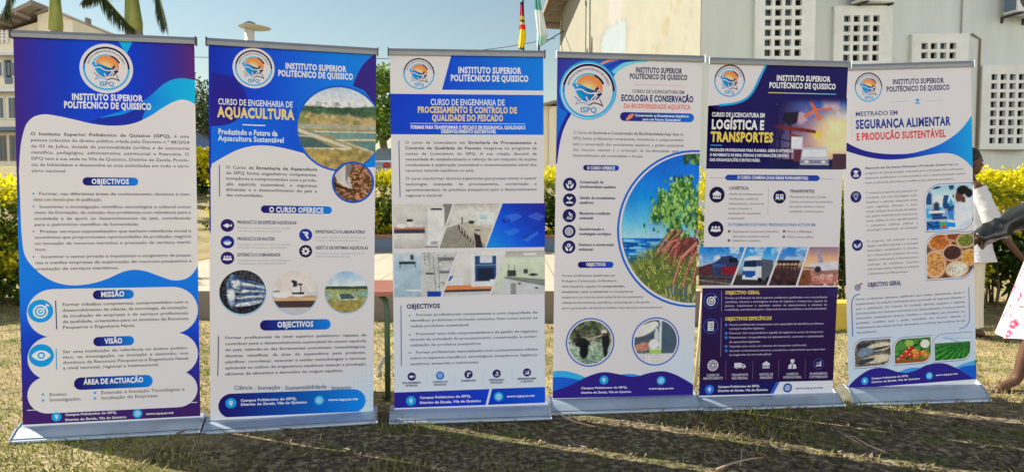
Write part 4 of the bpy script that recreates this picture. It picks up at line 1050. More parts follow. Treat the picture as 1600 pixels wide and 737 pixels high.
def art_logistics(s):
    s.full(0, PH, lambda X, Y: np.array(WHITE, float) * np.ones(X.shape + (1,)), 4, 6)
    s.view(1090, 80, 3.88)
    s.poly([(52, 330)] + s.spl([(52, 332), (150, 325), (240, 315), (300, 290), (345, 240), (385, 160), (415, 100), (435, 62)], 6) + [(930, 72), (930, 718), (30, 712)], (34, 30, 82))
    s.stroke(s.spl([(130, 328), (220, 318), (290, 292), (335, 245), (375, 165), (425, 66)], 6), 13, (56, 150, 210))
    quadpic(s, (430, 276), (906, 284), (900, 716), (430, 712), lambda x, y: (lambda P, m: P * m + np.array((34, 30, 82.)) * (1 - m))(pic_port(x, y), (sst(0, .22, x) * sst(0, .12, y))[..., None]), 100)
    s.logo(194, 180, 90)
    s.text('INSTITUTO SUPERIOR', 478, 178, 804, 30, (214, 214, 220), 0.042)
    s.text('POLITÉCNICO DE QUISSICO', 434, 222, 838, 31, (214, 214, 220), 0.042)
    s.line(428, 252, 838, 262, 5, [(214, 180, 110), (90, 170, 205)], level=True)
    s.text('CURSO DE LICENCIATURA EM', 86, 396, 408, 24, (210, 210, 222), 0.04)
    s.text('LOGÍSTICA E', 84, 470, 404, 48, (220, 220, 226), 0.046)
    s.text('TRANSPORTES', 80, 546, 459, 50, (222, 186, 96), 0.046)
    s.line(78, 570, 148, 571, 5, (90, 140, 215), level=True)
    for k, (t, x1) in enumerate((('PRODUZIR PROFISSIONAIS PARA PLANEAR, GERIR E OPTIMIZAR', 580), ('O MOVIMENTO DE BENS, PESSOAS E INFORMAÇÕES DENTRO', 551), ('DAS ORGANIZAÇÕES E ENTRE PAÍSES.', 380))):
        s.text(t, 75 - k, 606 + k * 30, x1, 16, (206, 206, 222), 0.04)
    s.view(1090, 260, 3.684)
    s.poly([(155, 65), (172, 47), (690, 51), (706, 68), (690, 84), (170, 80)], (42, 66, 150))
    s.text('O CURSO COMBINA DUAS ÁREAS FUNDAMENTAIS:', 228, 72, 637, 17, (206, 214, 230), 0.04)
    s.line(75, 66, 150, 66, 1.8, (120, 120, 130), level=True); s.line(710, 72, 782, 72, 1.8, (120, 120, 130), level=True)
    s.view(1090, 290, 6.667)
    for x, y, r, k in ((201, 94, 82, 'house'), (853, 117, 69, 'train'), (188, 451, 82, 'people')): s.badge(x, y, r, (30, 26, 60), (206, 204, 208), k)
    s.text('LOGÍSTICA:', 328, 40, 535, 30, (66, 62, 70), 0.03); s.text('TRANSPORTES:', 962, 72, 1222, 30, (66, 62, 70), 0.03)
    T2 = (112, 108, 112)
    for k, (t, x1) in enumerate((('Gestão de armazenamento,', 685), ('distribuição, cadeia de', 628), ('abastecimento, controlo de', 690), ('stock, armazéns e', 566), ('operações de importação', 660), ('e exportação.', 496))): s.text(t, 324 - k * 1.6, 96 + k * 50.3, x1, 22, T2, 0.008)
    for k, (t, x1) in enumerate((('Planeamento de rotas e frotas,', 1340), ('sistemas de transportes (rodoviário,', 1412), ('ferroviário, marítimo e aéreo),', 1328), ('mobilidade e infraestruturas.', 1312))): s.text(t, 958 - k * 2, 126 + k * 50.5, x1, 22, T2, 0.008)
    s.line(741, 20, 730, 304, 3, (140, 140, 150))
    s.text('OS FORMANDOS ESTARÃO PREPARADOS PARA ACTUAR EM:', 314, 420, 1230, 30, (92, 128, 180), 0.02)
    for x, y in ((328, 475), (900, 475), (325, 571), (897, 532)): s.badge(x, y, 14, (56, 52, 62), (190, 190, 194), 'tick')
    for t, x0, y0, x1 in (('Empresas de transportes (rodoviário,', 366, 487, 848), ('ferroviário, marítimo e aéreo)', 366, 538, 750), ('Indústrias e comércio.', 362, 581, 660), ('Portos e Alfândegas;', 932, 487, 1195), ('ONGs e sector público.', 932, 543, 1210)): s.text(t, x0, y0, x1, 22, T2, 0.01)
    s.view(1090, 260, 3.684)
    quadpic(s, (10, 463), (272, 463), (188, 683), (6, 683), pic_rail); quadpic(s, (284, 463), (476, 463), (396, 684), (200, 683), pic_truck)
    quadpic(s, (488, 463), (634, 463), (564, 684), (408, 684), pic_yard); quadpic(s, (646, 463), (812, 463), (806, 684), (576, 684), pic_plane)
    s.view(1085, 430, 3.352)
    a, b = s.p(26, 66), s.p(26, 628)
    us = np.linspace(0, PW, 8); c = s.p(26, 562)
    s.band(us, np.full(8, a[1]), np.full(8, c[1]), 6, lambda X, Y: mixc(Y + X * .1, [(0, (46, 34, 76)), (1, (44, 28, 62))]))
    s.band(us, np.full(8, c[1]), np.full(8, b[1]), 2, (34, 34, 88))
    for u in range(6):
        for v in range(5): s.disc(690 + u * 9, 70 + v * 9, 1.2 + .25 * u, (46, 70, 150)); s.layer -= 1
    s.layer += 1
    s.polyuv(s.uvs([(440, 556), (760, 548), (760, 622), (406, 621)]), (206, 206, 216)); s.poly([(428, 556), (446, 556), (412, 621), (394, 621)], (54, 92, 180))
    v = s.p(30, 628)[1]; s.push([(0, v), (PW, v), (PW, 0), (0, 0)], (206, 206, 214), quad=[[0, 1, 2, 3]])
    s.view(1090, 445, 6.409)
    s.badge(134, 157, 78, (38, 32, 74), (206, 204, 212), 'target', rim=(60, 84, 160)); s.badge(131, 410, 78, (38, 32, 74), (206, 204, 212), 'list', rim=(60, 84, 160))
    s.line(239, 56, 237, 262, 4, (140, 134, 160)); s.line(236, 324, 230, 714, 4, (140, 134, 160))
    YEL = (206, 184, 92); LT = (176, 170, 190)
    s.text('OBJECTIVO GERAL', 275, 92, 621, 33, YEL, 0.04); s.text('OBJECTIVOS ESPECÍFICOS', 272, 353, 740, 33, YEL, 0.04)
    s.para(['Formar profissionais de nível superior politécnico qualificados com competências', 'científicas, técnicas e estratégicas na área de logística e transportes, capazes de', 'planear, implementar e optimizar cadeias de abastecimento e sistemas de', 'mobilidade, contribuindo para o desenvolvimento económico e social sustentável.'], 275, 138, 1296, 39, 19, LT, 0.01)
    for y in (397, 482, 525, 612, 656): s.disc(284, y, 13, (64, 130, 205))
    for t, y, x1 in (('Formar profissionais competentes com capacidade de identificar problemas', 405, 1260), ('e propor soluções logísticas;', 444, 668), ('Promover visão empreendedora e gestão de negócios no sector de transportes;', 489, 1256), ('Desenvolver competências em planeamento, controlo e optimização', 533, 1262), ('de operações logísticas;', 577, 624), ('Capacitar para actuar em sistemas de transporte multimodal;', 621, 1088), ('Garantir conhecimentos técnicos, económicos e operacionais que respondam', 666, 1276), ('às exigências do mercado global.', 706, 742)): s.para([t], 314, y, x1, 40, 19, LT, 0.01)
    s.view(1085, 430, 3.352)
    for x, y, k, a, b, w1, w2 in ((96, 470, 'wheel', 'CADEIA DE', 'ABASTECIMENTO', 33, 52), (237, 471, 'truck', 'TRANSPORTE', 'MULTIMODAL', 43, 42), (375, 466, 'house', 'GESTÃO DE', 'ARMAZÉNS', 36, 34), (512, 464, 'man', 'COMÉRCIO', 'INTERNACIONAL', 32, 48), (649, 462, 'chart', 'PLANEAMENTO', 'E OPTIMIZAÇÃO', 46, 48)):
        s.badge(x, y, 38 if k != 'chart' else 30, (38, 32, 74) if k == 'chart' else None, (196, 194, 204), k, rim=(60, 84, 160) if k == 'chart' else None)
        s.text(a, x - w1, y + 57 - (2 if k == 'truck' else 0), x + w1, 12, (170, 166, 184), 0.04); s.text(b, x - w2, y + 74 - (2 if k == 'truck' else 0), x + w2, 12, (170, 166, 184), 0.04)
    for x, y in ((165, 446), (306, 444), (441, 440), (580, 437)): s.line(x, y, x - 2, y + 98, 1.6, (110, 104, 130))
    s.footer(78, 596, 25, 123, 587, 341, 384, 21, 487, 587, 529, 594, 672, 11, disc=(58, 110, 200), gdisc=(46, 66, 140), wcol=(84, 92, 150))

# ---------------------------------------------------------------- sheet 6: food safety
def pic_lab(x, y):
    P = Pic(x, y, (150, 176, 190)); P.vgrad([(0, (150, 190, 200)), (.3, (196, 210, 214)), (.6, (120, 150, 180)), (1, (196, 206, 210))]); P.put((nz(x, y, 9, 4) > .62) * (x < .6) * (y < .7), (40, 74, 120)); P.put((nz(x, y, 8, 9) > .68) * (x < .6), (60, 150, 200)); P.ell(.26, .36, .1, .14, (206, 210, 212)); P.ell(.22, .52, .07, .16, (44, 54, 70)); P.box(.05, .56, .4, .62, (214, 218, 220))
    W = (206, 210, 222)
    P.poly([(.62, .42), (.86, .28), (1, .34), (1, 1), (.55, 1), (.42, .84), (.6, .7)], W); P.put(inpoly(x, y, [(.62, .42), (.86, .28), (1, .34), (1, 1), (.55, 1), (.42, .84), (.6, .7)]) * sst(.55, .7, fbm(x, y, 6, 3)) * .5, (170, 182, 206)); P.ell(.72, .24, .09, .15, (92, 60, 48), .15, .2); P.ell(.79, .12, .13, .1, (26, 22, 26)); P.ell(.92, .2, .08, .1, (30, 26, 30)); P.ell(.80, .34, .05, .07, (80, 52, 42)); P.poly([(.46, .62), (.56, .56), (.6, .8), (.48, .76)], (60, 130, 200)); P.poly([(.40, .82), (.62, .86), (.62, .95), (.42, .94)], (50, 130, 205)); P.box(.3, .82, .42, .9, (70, 150, 70)); P.box(.32, .9, .42, .96, (190, 70, 50)); P.box(.0, .8, .28, .97, (36, 96, 170)); P.put((y > .8) * (x < .28) * (nz(x, y, 30, 3) > .6), (30, 50, 90)); P.box(.12, .7, .44, .76, (40, 66, 120)); return P.grain(52, .06, 21).grain(7, .07, 23).c
def pic_grain(x, y):
    P = Pic(x, y, (96, 62, 46))
    def bowl(cx, cy, rx, ry, c, k):
        P.ell(cx, cy, rx, ry, (166, 128, 96), .06); P.ell(cx, cy - .01, rx * .93, ry * .92, (206, 172, 140), .06); P.ell(cx, cy - .01, rx * .82, ry * .8, c, .06); m = np.hypot((x - cx) / (rx * .82), (y - cy) / (ry * .8)) < 1; P.grain(34, .5, k, m)
    bowl(.28, .18, .26, .22, (170, 100, 56), 2); bowl(.6, .06, .2, .12, (130, 66, 46), 3); bowl(.84, .17, .22, .18, (110, 116, 58), 4); bowl(.17, .68, .25, .34, (190, 134, 86), 5); bowl(.55, .44, .23, .2, (70, 44, 42), 6); bowl(.92, .56, .2, .2, (196, 140, 74), 7); bowl(.64, .82, .26, .2, (214, 200, 180), 8); return P.grain(52, .06, 21).grain(7, .07, 23).c
def pic_fish2(x, y):
    P = Pic(x, y, (96, 90, 84)); P.grain(20, .8, 3); P.ell(.7, .28, .36, .16, (200, 188, 164), .15, -.15); P.ell(.6, .36, .4, .05, (60, 56, 56), .3, -.2); P.ell(.3, .45, .24, .14, (110, 126, 146), .2, -.3); P.ell(.64, .74, .4, .16, (196, 184, 158), .15, -.12); P.ell(.3, .8, .26, .08, (56, 62, 70), .2, -.3); P.ell(.25, .2, .2, .08, (50, 56, 60), .2, -.3); P.grain(30, .3, 6); return P.grain(52, .06, 21).grain(7, .07, 23).c
def pic_veg(x, y):
    P = Pic(x, y, (60, 104, 50)); P.grain(12, .9, 3); P.ell(.4, .2, .14, .14, (140, 170, 84)); P.ell(.84, .26, .13, .18, (214, 212, 196)); P.ell(.18, .3, .14, .16, (80, 130, 60))
    for cx, cy, c in ((.22, .72, (176, 50, 42)), (.34, .56, (190, 60, 50)), (.44, .7, (170, 44, 40)), (.55, .54, (206, 140, 56)), (.66, .66, (190, 70, 48)), (.8, .62, (196, 120, 54)), (.88, .76, (180, 120, 60)), (.42, .42, (170, 50, 44)), (.58, .74, (196, 110, 56)), (.12, .84, (160, 80, 50))): P.ell(cx, cy, .09, .11, c, .2); P.ell(cx - .03, cy - .04, .025, .03, (230, 200, 180), .5)
    P.put((y > .86), (130, 80, 50)); return P.grain(52, .06, 21).grain(7, .07, 23).c
def pic_field(x, y):
    P = Pic(x, y, (60, 120, 50)); P.vgrad([(0, (176, 196, 214)), (.3, (190, 204, 214)), (.32, (60, 100, 60)), (.45, (50, 110, 50)), (1, (70, 140, 56))]); P.line(.3, .1, .65, .28, .03, (110, 150, 190)); P.line(.2, .12, 1, .2, .012, (120, 140, 160))
    a = np.arctan2(x - .95, (y - .22) + 1e-3); P.put((y > .4) * (np.sin(a * 34) > .2), (32, 84, 40)); P.grain(24, .4, 5, y > .32); return P.grain(52, .06, 21).grain(7, .07, 23).c
def leafpic(s, x0, y0, x1, y1, r, painter, rim=(56, 88, 160), n=76, clip=True):
    """picture with two rounded corners (top left, bottom right) in a thin blue rim"""
    for k, e in ((0, 0.012), (1, 0.0)):
        a, b = s.p(x0, y0), s.p(x1, y1)
        rm = s.m(r)
        if k == 0: ua, ub, vt, vb, rr = a[0] - .011, b[0] + .011, a[1] + .011, b[1] - .011, rm + .011
        else: ua, ub, vt, vb, rr = a[0], b[0], a[1], b[1], rm
        if k == 1 or True:
            t = np.linspace(0, math.pi / 2, 12)
            us = np.concatenate([ua + rr * (1 - np.cos(t)), np.linspace(ua + rr, ub - rr, n)[1:-1], ub - rr + rr * np.sin(t)])
            top = np.where(us < ua + rr, vt - rr + np.sqrt(np.maximum(rr ** 2 - (ua + rr - us) ** 2, 0)), vt)
            bo = np.where(us > ub - rr, vb + rr - np.sqrt(np.maximum(rr ** 2 - (us - ub + rr) ** 2, 0)), vb)
            m = us <= PW
            us, top, bo = us[m], top[m], bo[m]
            if k == 0:
                s.band(us, top, bo, 2, rim)
                q = .0035
                s.band(us[1:-1], np.minimum(top[1:-1] - q, vt), bo[1:-1] + q, 2, (200, 200, 204))
            else: s.band(us, top, bo, n, painter)
def art_food(s):
    s.full(0, PH, lambda X, Y: np.array(WHITE, float) * np.ones(X.shape + (1,)) + (np.array((184, 198, 216.)) - np.array(WHITE, float)) * sst(.68, .9, Y)[..., None], 8, 24)
    s.view(1310, 85, 4.2125)
    up = s.spl([(15, 555), (90, 600), (170, 632), (260, 650), (360, 657), (470, 652), (560, 632), (650, 600), (720, 562), (790, 510), (840, 455), (890, 380)], 6)
    lo = s.spl([(890, 760), (850, 712), (800, 675), (750, 655), (690, 650), (600, 660), (500, 678), (400, 690), (300, 692), (200, 678), (100, 652), (10, 622)], 6)
    U = np.linspace(0, PW, 70); a = np.array(s.uvs(up)); b = np.array(s.uvs(lo))[::-1]
    s.band(U, np.interp(U, a[:, 0], a[:, 1]), np.interp(U, b[:, 0], b[:, 1]), 3, lambda x, y: mixc(x, [(0, (44, 36, 112)), (.45, (38, 48, 146)), (.72, (32, 104, 196)), (1, (24, 150, 208))]))
    s.logo(198, 217, 90)
    s.text('INSTITUTO SUPERIOR', 357, 198, 694, 31, (60, 60, 96), 0.04); s.text('POLITÉCNICO DE QUISSICO', 316, 247, 733, 32, (60, 60, 96), 0.04)
    s.line(346, 314, 467, 311, 2.4, (110, 170, 205), level=True); s.line(575, 307, 688, 303, 2.4, (110, 170, 205), level=True)
    s.badge(520, 309, 30, None, (56, 150, 205), 'grad')
    s.line(86, 380, 88, 560, 2, (170, 176, 196))
    s.text('MESTRADO EM', 112, 408, 392, 28, (78, 84, 128), 0.02); s.text('SEGURANÇA ALIMENTAR', 114, 490, 738, 54, (44, 62, 132), 0.04); s.text('E PRODUÇÃO SUSTENTÁVEL', 118, 566, 708, 44, (196, 74, 76), 0.04)
    s.view(1320, 240, 7.371)
    GR = (112, 110, 116)
    for y, k in ((228, 'grad'), (498, 'bulb')): s.badge(127, y, 66, (38, 38, 96), (196, 198, 210), k)
    s.para(['**Mestrado em Segurança Alimentar e Produção Sustentável,** um'], 234, 180, 1310, 56, 24, GR, 0.006, 0.04)
    for k, (t, x1) in enumerate((('programa de pós-graduação orientado para a formação de profissionais', 1368), ('altamente qualificados e comprometidos com o desenvolvimento susten-', 1392), ('tável, a soberania alimentar e a resiliência dos sistemas produtivos.', 1262))): s.para([t], 234, 237 + k * 55.5, x1, 55, 23, GR, 0.0)
    s.para(['O presente programa de mestrado foi', 'concebido com uma abordagem multi-', 'disciplinar e aplicada, integrando áreas', 'como segurança alimentar e nutri-', 'cional, sistemas de produção de alimen-', 'tos, gestão sustentável dos recursos na-', 'turais, cadeias de valor agroalimentares', 'e pesqueiras, políticas públicas e', 'tecnologias sustentáveis de produção.'], 240, 464, 836, 53.6, 23, GR, 0.0)
    s.view(1320, 330, 6.143)
    s.badge(120, 325, 54, (38, 38, 96), (196, 198, 210), 'leaf')
    s.para(['O programa visa estimular a inves-', 'tigação científica aplicada e a inovação', 'tecnológica, incentivando os estudan-', 'tes a desenvolver projectos de inves-', 'tigação e intervenção orientados para a', 'resolução de problemas concretos', 'enfrentados pelos sistemas produtivos', '|e alimentares em Moçambique.'], 211, 296, 706, 44.8, 19, GR, 0.0)
    s.view(1310, 240, 3.683)
    leafpic(s, 502, 188, 775, 428, 88, pic_lab); leafpic(s, 506, 470, 778, 704, 82, pic_grain)
    s.view(1320, 430, 7.273)
    s.badge(145, 133, 60, None, (50, 50, 100), 'target'); s.disc(188, 95, 12, (206, 84, 66))
    s.text('OBJECTIVO GERAL', 256, 130, 640, 46, (48, 46, 96), 0.04)
    s.line(262, 157, 640, 140, 4, (130, 160, 196), level=True)
    a = s.p(85, 215); b = s.p(1415, 690)
    s.stroke(s.spl([(170, 212), (120, 228), (88, 268), (78, 330), (80, 420), (84, 560), (88, 692)], 5), 11, (60, 92, 164))
    s.stroke(s.spl([(1408, 132), (1412, 300), (1416, 460), (1408, 530), (1370, 580), (1300, 606)], 5), 9, (90, 116, 172))
    s.para(['Formar profissionais altamente qualificados para análise, planeamento, gestão e', 'implementação de soluções sustentáveis para a promoção da segurança alimentar e', 'para a optimização dos sistemas de produção agrícola, pesqueira e aquícola,', 'particularmente em contextos vulneráveis e em desenvolvimento. O curso pretende', 'desenvolver competências técnicas, científicas e estratégicas que permitam aos', 'graduados contribuir para a gestão sustentável dos recursos naturais, o', 'fortalecimento das cadeias de valor alimentares e a melhoria das condições de vida', '|das populações.'], 122, 282, 1366, 54, 22, (104, 112, 132), 0.0)
    s.view(1310, 420, 3.2042)
    leafpic(s, 80, 360, 262, 477, 50, pic_fish2, n=56); leafpic(s, 280, 352, 463, 460, 50, pic_veg, n=56); leafpic(s, 480, 334, 660, 445, 50, pic_field, n=56)
    s.poly(s.spl([(560, 505), (620, 475), (700, 450)], 5) + [(700, 560), (560, 530)], (84, 160, 215)); s.poly(s.spl([(300, 515), (350, 496), (400, 492), (450, 505)], 5) + [(450, 560), (300, 560)], (70, 140, 210)); s.poly(s.spl([(560, 520), (620, 488), (700, 478)], 5) + [(700, 560), (560, 560)], (44, 92, 186))
    s.poly(s.spl([(50, 585), (90, 545), (140, 510), (190, 494), (240, 496), (290, 512), (340, 518), (390, 504), (440, 480), (490, 470), (540, 474), (600, 500), (640, 525), (700, 562)], 6) + [(700, 680), (50, 680)], (48, 42, 122))
    s.footer(131, 559, 19, 165, 551, 350, 408, 18, 454, 533, 486, 534, 596, 8.5)
    v = s.p(62, 598)[1]; s.push([(0, v), (PW, v), (PW, 0), (0, 0)], (206, 208, 216), quad=[[0, 1, 2, 3]])

ARTS = [art_institute, art_aquaculture, art_processing, art_ecology, art_logistics, art_food]
BLABEL = [
    'purple and blue roll-up banner with OBJECTIVOS, MISSÃO and VISÃO, leftmost in the row',
    'tall roll-up banner headed AQUACULTURA with a round fish pond photo',
    'tall roll-up banner headed PROCESSAMENTO E CONTROLO with six slanted laboratory photos',
    'tall roll-up banner headed ECOLOGIA E CONSERVAÇÃO with a big round mangrove photo',
    'tall dark navy roll-up banner headed LOGÍSTICA E TRANSPORTES with a port photo',
    'tall white roll-up banner headed SEGURANÇA ALIMENTAR with food photos, beside the woman in white']

def banner(i):
    x, y, z, yaw, lean, roll = BANNERS[i]
    g = lawn(x)
    zb = CAM_H + z - g
    root = thing('rollup_banner', BLABEL[i], 'banner', (x, y, g), yaw, 'roll-up banners in a row')
    s = Sheet(proof_corners(BANNERS[i]))
    ARTS[i](s)
    # white hem at the foot of the sheet, above the cassette
    if i in (0, 1, 2):
        s.push([(0, .013), (PW, .013), (PW, 0), (0, 0)], (204, 206, 216), quad=[[0, 1, 2, 3]])
    R3 = Matrix.Rotation(lean, 3, 'X') @ Matrix.Rotation(roll, 3, 'Y')
    p = s.build(root)
    p.location = (0, 0, zb); p.rotation_euler = R3.to_euler()
    # grey clamp rail along the top
    m = MB()
    h = 0.034
    out = [Vector((0, -0.014, PH - h)), Vector((0, -0.017, PH - h * .45)), Vector((0, -0.010, PH + .001)), Vector((0, 0.006, PH + .003)), Vector((0, 0.012, PH - h * .5)), Vector((0, 0.006, PH - h))]
    m.prism(out, (-PW / 2 - .006, 0, 0), (PW / 2 + .006, 0, 0))
    r = m.build('top_rail', M['alu_rail'], root); r.location = p.location; r.rotation_euler = p.rotation_euler
    for sx in (-1, 1):
        m = MB(); m.box((sx * (PW / 2 + .0085), -.002, PH - h / 2), (.005, .036, h + .01))
        e = m.build('rail_end_cap', M['dark_metal'] if i < 3 else M['cap'], r)
    # cassette the sheet rolls into: sloping front, round back
    roll_dz = roll * 0.0
    e = PW / 2 + .012
    hz = zb + .004
    prof = [(-.104, .004), (-.107, .010), (-.104, .017), (-.094, .020), (-.090, .024), (-.052, hz * .76), (-.026, hz * .94), (-.004, hz), (.02, hz + .012), (.06, hz + .004), (.095, hz * .75), (.105, hz * .4), (.10, .004)]
    m = MB(); m.prism([Vector((0, a, b)) for a, b in prof], (-e, 0, 0), (e, 0, 0))
    c = m.build('base_cassette', M['alu'], root)
    m = MB(); m.box((0, -.0905, .0236), (2 * e, .0026, .0022)); m.build('seam', M['dark_metal'], c)
    for sx in (-1, 1):
        m = MB()
        big = [(a * 1.05, b * 1.09) for a, b in prof]
        m.prism([Vector((0, a, b)) for a, b in big], (sx * e, 0, 0), (sx * (e + .012), 0, 0))
        m.build('base_end_cap', M['cap'], c, bevel=.003)
    # telescopic pole behind the sheet
    m = MB(); m.tube([(0, .045, .05), (0, .045, 1.0)], .012, 10); m.tube([(0, .045, 1.0), (0, .03, PH + zb - .05)], .009, 10); m.box((0, .018, PH + zb - .03), (.05, .03, .02))
    pole = m.build('support_pole', M['alu'], root)
    pole.rotation_euler = (lean, 0, 0)
    return root
banner_roots = [banner(i) for i in range(6)]
_td = _to.data
bpy.data.objects.remove(_to); bpy.data.curves.remove(_td)
# ------------------------------------------------------------------ survey helper: where the sight line through a proof point meets depth Y
def ray(px, py, Y):
    a = (px - 800) / FOC; b = (368.5 - py) / FOC
    d = Vector((a, math.cos(PITCH) + b * math.sin(PITCH), -math.sin(PITCH) + b * math.cos(PITCH)))
    P = d * (Y / d.y)
    return Vector((P.x, P.y, P.z + CAM_H))

def ground_z(x, y):
    x = np.asarray(x, float); y = np.asarray(y, float)
    z = -0.009 * np.clip(x, -6, 8)
    fx = 1 - sst(-3.0, 3.0, x) * 0.9
    r = 3.3 * (1 - np.exp(-np.maximum(y - 12.9, 0) / 12.0)) * fx
    near = (sst(60, 12, np.hypot(x, y)))
    n = (fbm(x * .1 + 3, y * .1 + 3, 11, 3, 4) - .5) * .05 + (fbm(x * .1, y * .1, 90, 5, 2) - .5) * .014
    keep = sst(.25, .6, np.abs(y - 3.95 - .15 * x)) * .75 + .25
    return z + r + n * near * keep

# ------------------------------------------------------------------ materials of the place
M['soil'] = None
def soil_material():
    m = bpy.data.materials.new('lawn_soil'); m.use_nodes = True; nt = m.node_tree
    b = nt.nodes['Principled BSDF']; b.inputs['Roughness'].default_value = 0.95; b.inputs['Specular IOR Level'].default_value = 0.1
    tc = nt.nodes.new('ShaderNodeTexCoord')
    def noise(sc, d=8, r=.6):
        n = nt.nodes.new('ShaderNodeTexNoise'); n.inputs['Scale'].default_value = sc; n.inputs['Detail'].default_value = d; n.inputs['Roughness'].default_value = r
        nt.links.new(tc.outputs['Object'], n.inputs['Vector']); return n.outputs['Fac']
    def ramp(f, stops):
        r = nt.nodes.new('ShaderNodeValToRGB')
        while len(r.color_ramp.elements) < len(stops): r.color_ramp.elements.new(0.5)
        for e, (p, c) in zip(r.color_ramp.elements, stops): e.position = p; e.color = (*c, 1)
        nt.links.new(f, r.inputs[0]); return r.outputs[0]
    def mix(f, a, c):
        x = nt.nodes.new('ShaderNodeMix'); x.data_type = 'RGBA'
        nt.links.new(f, x.inputs[0]); nt.links.new(a, x.inputs[6]); nt.links.new(c, x.inputs[7]); return x.outputs[2]
    soil = ramp(noise(26), [(.3, (.17, .13, .07)), (.5, (.34, .27, .145)), (.68, (.52, .43, .25))])
    straw = ramp(noise(70), [(.35, (.22, .175, .085)), (.6, (.56, .46, .24))])
    green = ramp(noise(40), [(.35, (.05, .065, .016)), (.6, (.16, .18, .045))])
    k1 = ramp(noise(1.7, 6), [(.44, (0, 0, 0)), (.58, (1, 1, 1))])
    k2 = ramp(noise(2.6, 6), [(.50, (0, 0, 0)), (.64, (.85, .85, .85))])
    bare = ramp(noise(26), [(.3, (.045, .034, .022)), (.5, (.13, .10, .064)), (.66, (.42, .34, .215))])
    sp = nt.nodes.new('ShaderNodeSeparateXYZ'); nt.links.new(tc.outputs['Object'], sp.inputs[0])
    def lim(o, a_, b_):
        r = nt.nodes.new('ShaderNodeMapRange'); r.inputs[1].default_value = a_; r.inputs[2].default_value = b_; nt.links.new(o, r.inputs[0]); return r.outputs[0]
    def mul(p, q):
        r = nt.nodes.new('ShaderNodeMath'); r.operation = 'MULTIPLY'; nt.links.new(p, r.inputs[0]); nt.links.new(q, r.inputs[1]); return r.outputs[0]
    wob = nt.nodes.new('ShaderNodeMath'); wob.operation = 'MULTIPLY_ADD'; nt.links.new(noise(2.2, 5), wob.inputs[0]); wob.inputs[1].default_value = 1.6; nt.links.new(sp.outputs['X'], wob.inputs[2])
    wy = nt.nodes.new('ShaderNodeMath'); wy.operation = 'MULTIPLY_ADD'; nt.links.new(noise(2.2, 5), wy.inputs[0]); wy.inputs[1].default_value = 1.2; nt.links.new(sp.outputs['Y'], wy.inputs[2])
    front_zone = mul(lim(wob.outputs[0], -1.2, -.3), lim(wy.outputs[0], 5.3, 4.5))  # area in front of the banner row, given the darker soil ramp
    c = mix(front_zone, mix(k2, mix(k1, soil, straw), green), mix(k2, bare, green))
    nt.links.new(c, b.inputs['Base Color'])
    bp = nt.nodes.new('ShaderNodeBump'); bp.inputs['Strength'].default_value = .8; bp.inputs['Distance'].default_value = .03
    nt.links.new(noise(45), bp.inputs['Height']); nt.links.new(bp.outputs[0], b.inputs['Normal'])
    return m
M['soil'] = soil_material()
M['blade'] = mat('grass_blades', rough=.7, spec=.2, attr='ink', trans=.25)
M['litter'] = mat('dry_leaves', rough=.85, spec=.1, attr='ink', trans=.1)
M['leaf'] = mat('hedge_leaves', rough=.5, spec=.35, attr='ink', trans=.46)
M['treeleaf'] = mat('tree_leaves', rough=.55, spec=.3, attr='ink', trans=.3)
M['bark'] = mat('bark', (.10, .075, .05), .9, noise=(14, (.2, .165, .12), .35, .65), bump=(40, .6, .02))
M['cream'] = mat('cream_plaster', (.76, .69, .52), .85, noise=(1.2, (.82, .76, .60), .3, .7), bump=(50, .15, .01))
M['wallink'] = mat('painted_plaster', rough=.85, spec=.15, attr='ink', bump=(45, .2, .01), noise=(2.0, None, .93, 1.04))
M['facade'] = mat('grey_cream_plaster', (.55, .585, .55), .85, noise=(2.2, (.64, .67, .63), .32, .62), bump=(45, .2, .01), stretch=(1, 1, .16))
M['block'] = mat('white_vent_blocks', (.76, .77, .74), .8, noise=(4, (.64, .65, .61), .35, .75), bump=(60, .15, .006))
M['dark'] = mat('dark_interior', (.015, .018, .02), .6)
M['glass'] = mat('window_glass', (.05, .07, .08), .12, spec=.7)
M['white_paint'] = mat('white_paint', (.74, .74, .72), .5, noise=(12, (.66, .66, .64), .35, .7))
M['roof'] = mat('fibre_cement_roof', (.34, .29, .24), .8, noise=(9, (.22, .18, .15), .35, .65))
M['wood'] = mat('timber', (.30, .22, .15), .7, noise=(20, (.2, .14, .09), .3, .7))
M['concrete'] = mat('concrete', (.42, .40, .36), .9, noise=(7, (.32, .30, .27), .35, .65), bump=(70, .3, .008))
M['steel_blue'] = mat('blue_grey_paint', (.12, .17, .24), .5)
M['pole'] = mat('flagpole_paint', (.07, .09, .16), .4, .3)
M['fabric'] = mat('woven_fabric', rough=.8, spec=.15, attr='ink', trans=.25)
M['wire'] = mat('cable', (.06, .12, .16), .6)
M['yellow'] = mat('yellow_kerb_paint', (.62, .47, .06), .7, noise=(9, (.5, .38, .07), .35, .7))
M['terracotta'] = mat('terracotta', (.33, .17, .09), .85, noise=(14, (.22, .12, .07), .35, .65))
M['desk_top'] = mat('red_brown_laminate', (.36, .13, .09), .32, noise=(16, (.28, .10, .07), .35, .65))
M['green_tube'] = mat('green_steel_tube', (.05, .10, .06), .4, .2)
M['pale_tube'] = mat('worn_steel_tube', (.55, .58, .54), .4, .4)
M['trunk_grey'] = mat('palm_trunk', (.34, .29, .25), .85, noise=(9, (.22, .18, .16), .35, .65), bump=(12, .5, .03))
M['crownshaft'] = mat('palm_crownshaft', (.15, .22, .04), .5, noise=(7, (.44, .40, .10), .35, .68), bump=(30, .3, .01), stretch=(1, 1, .12))

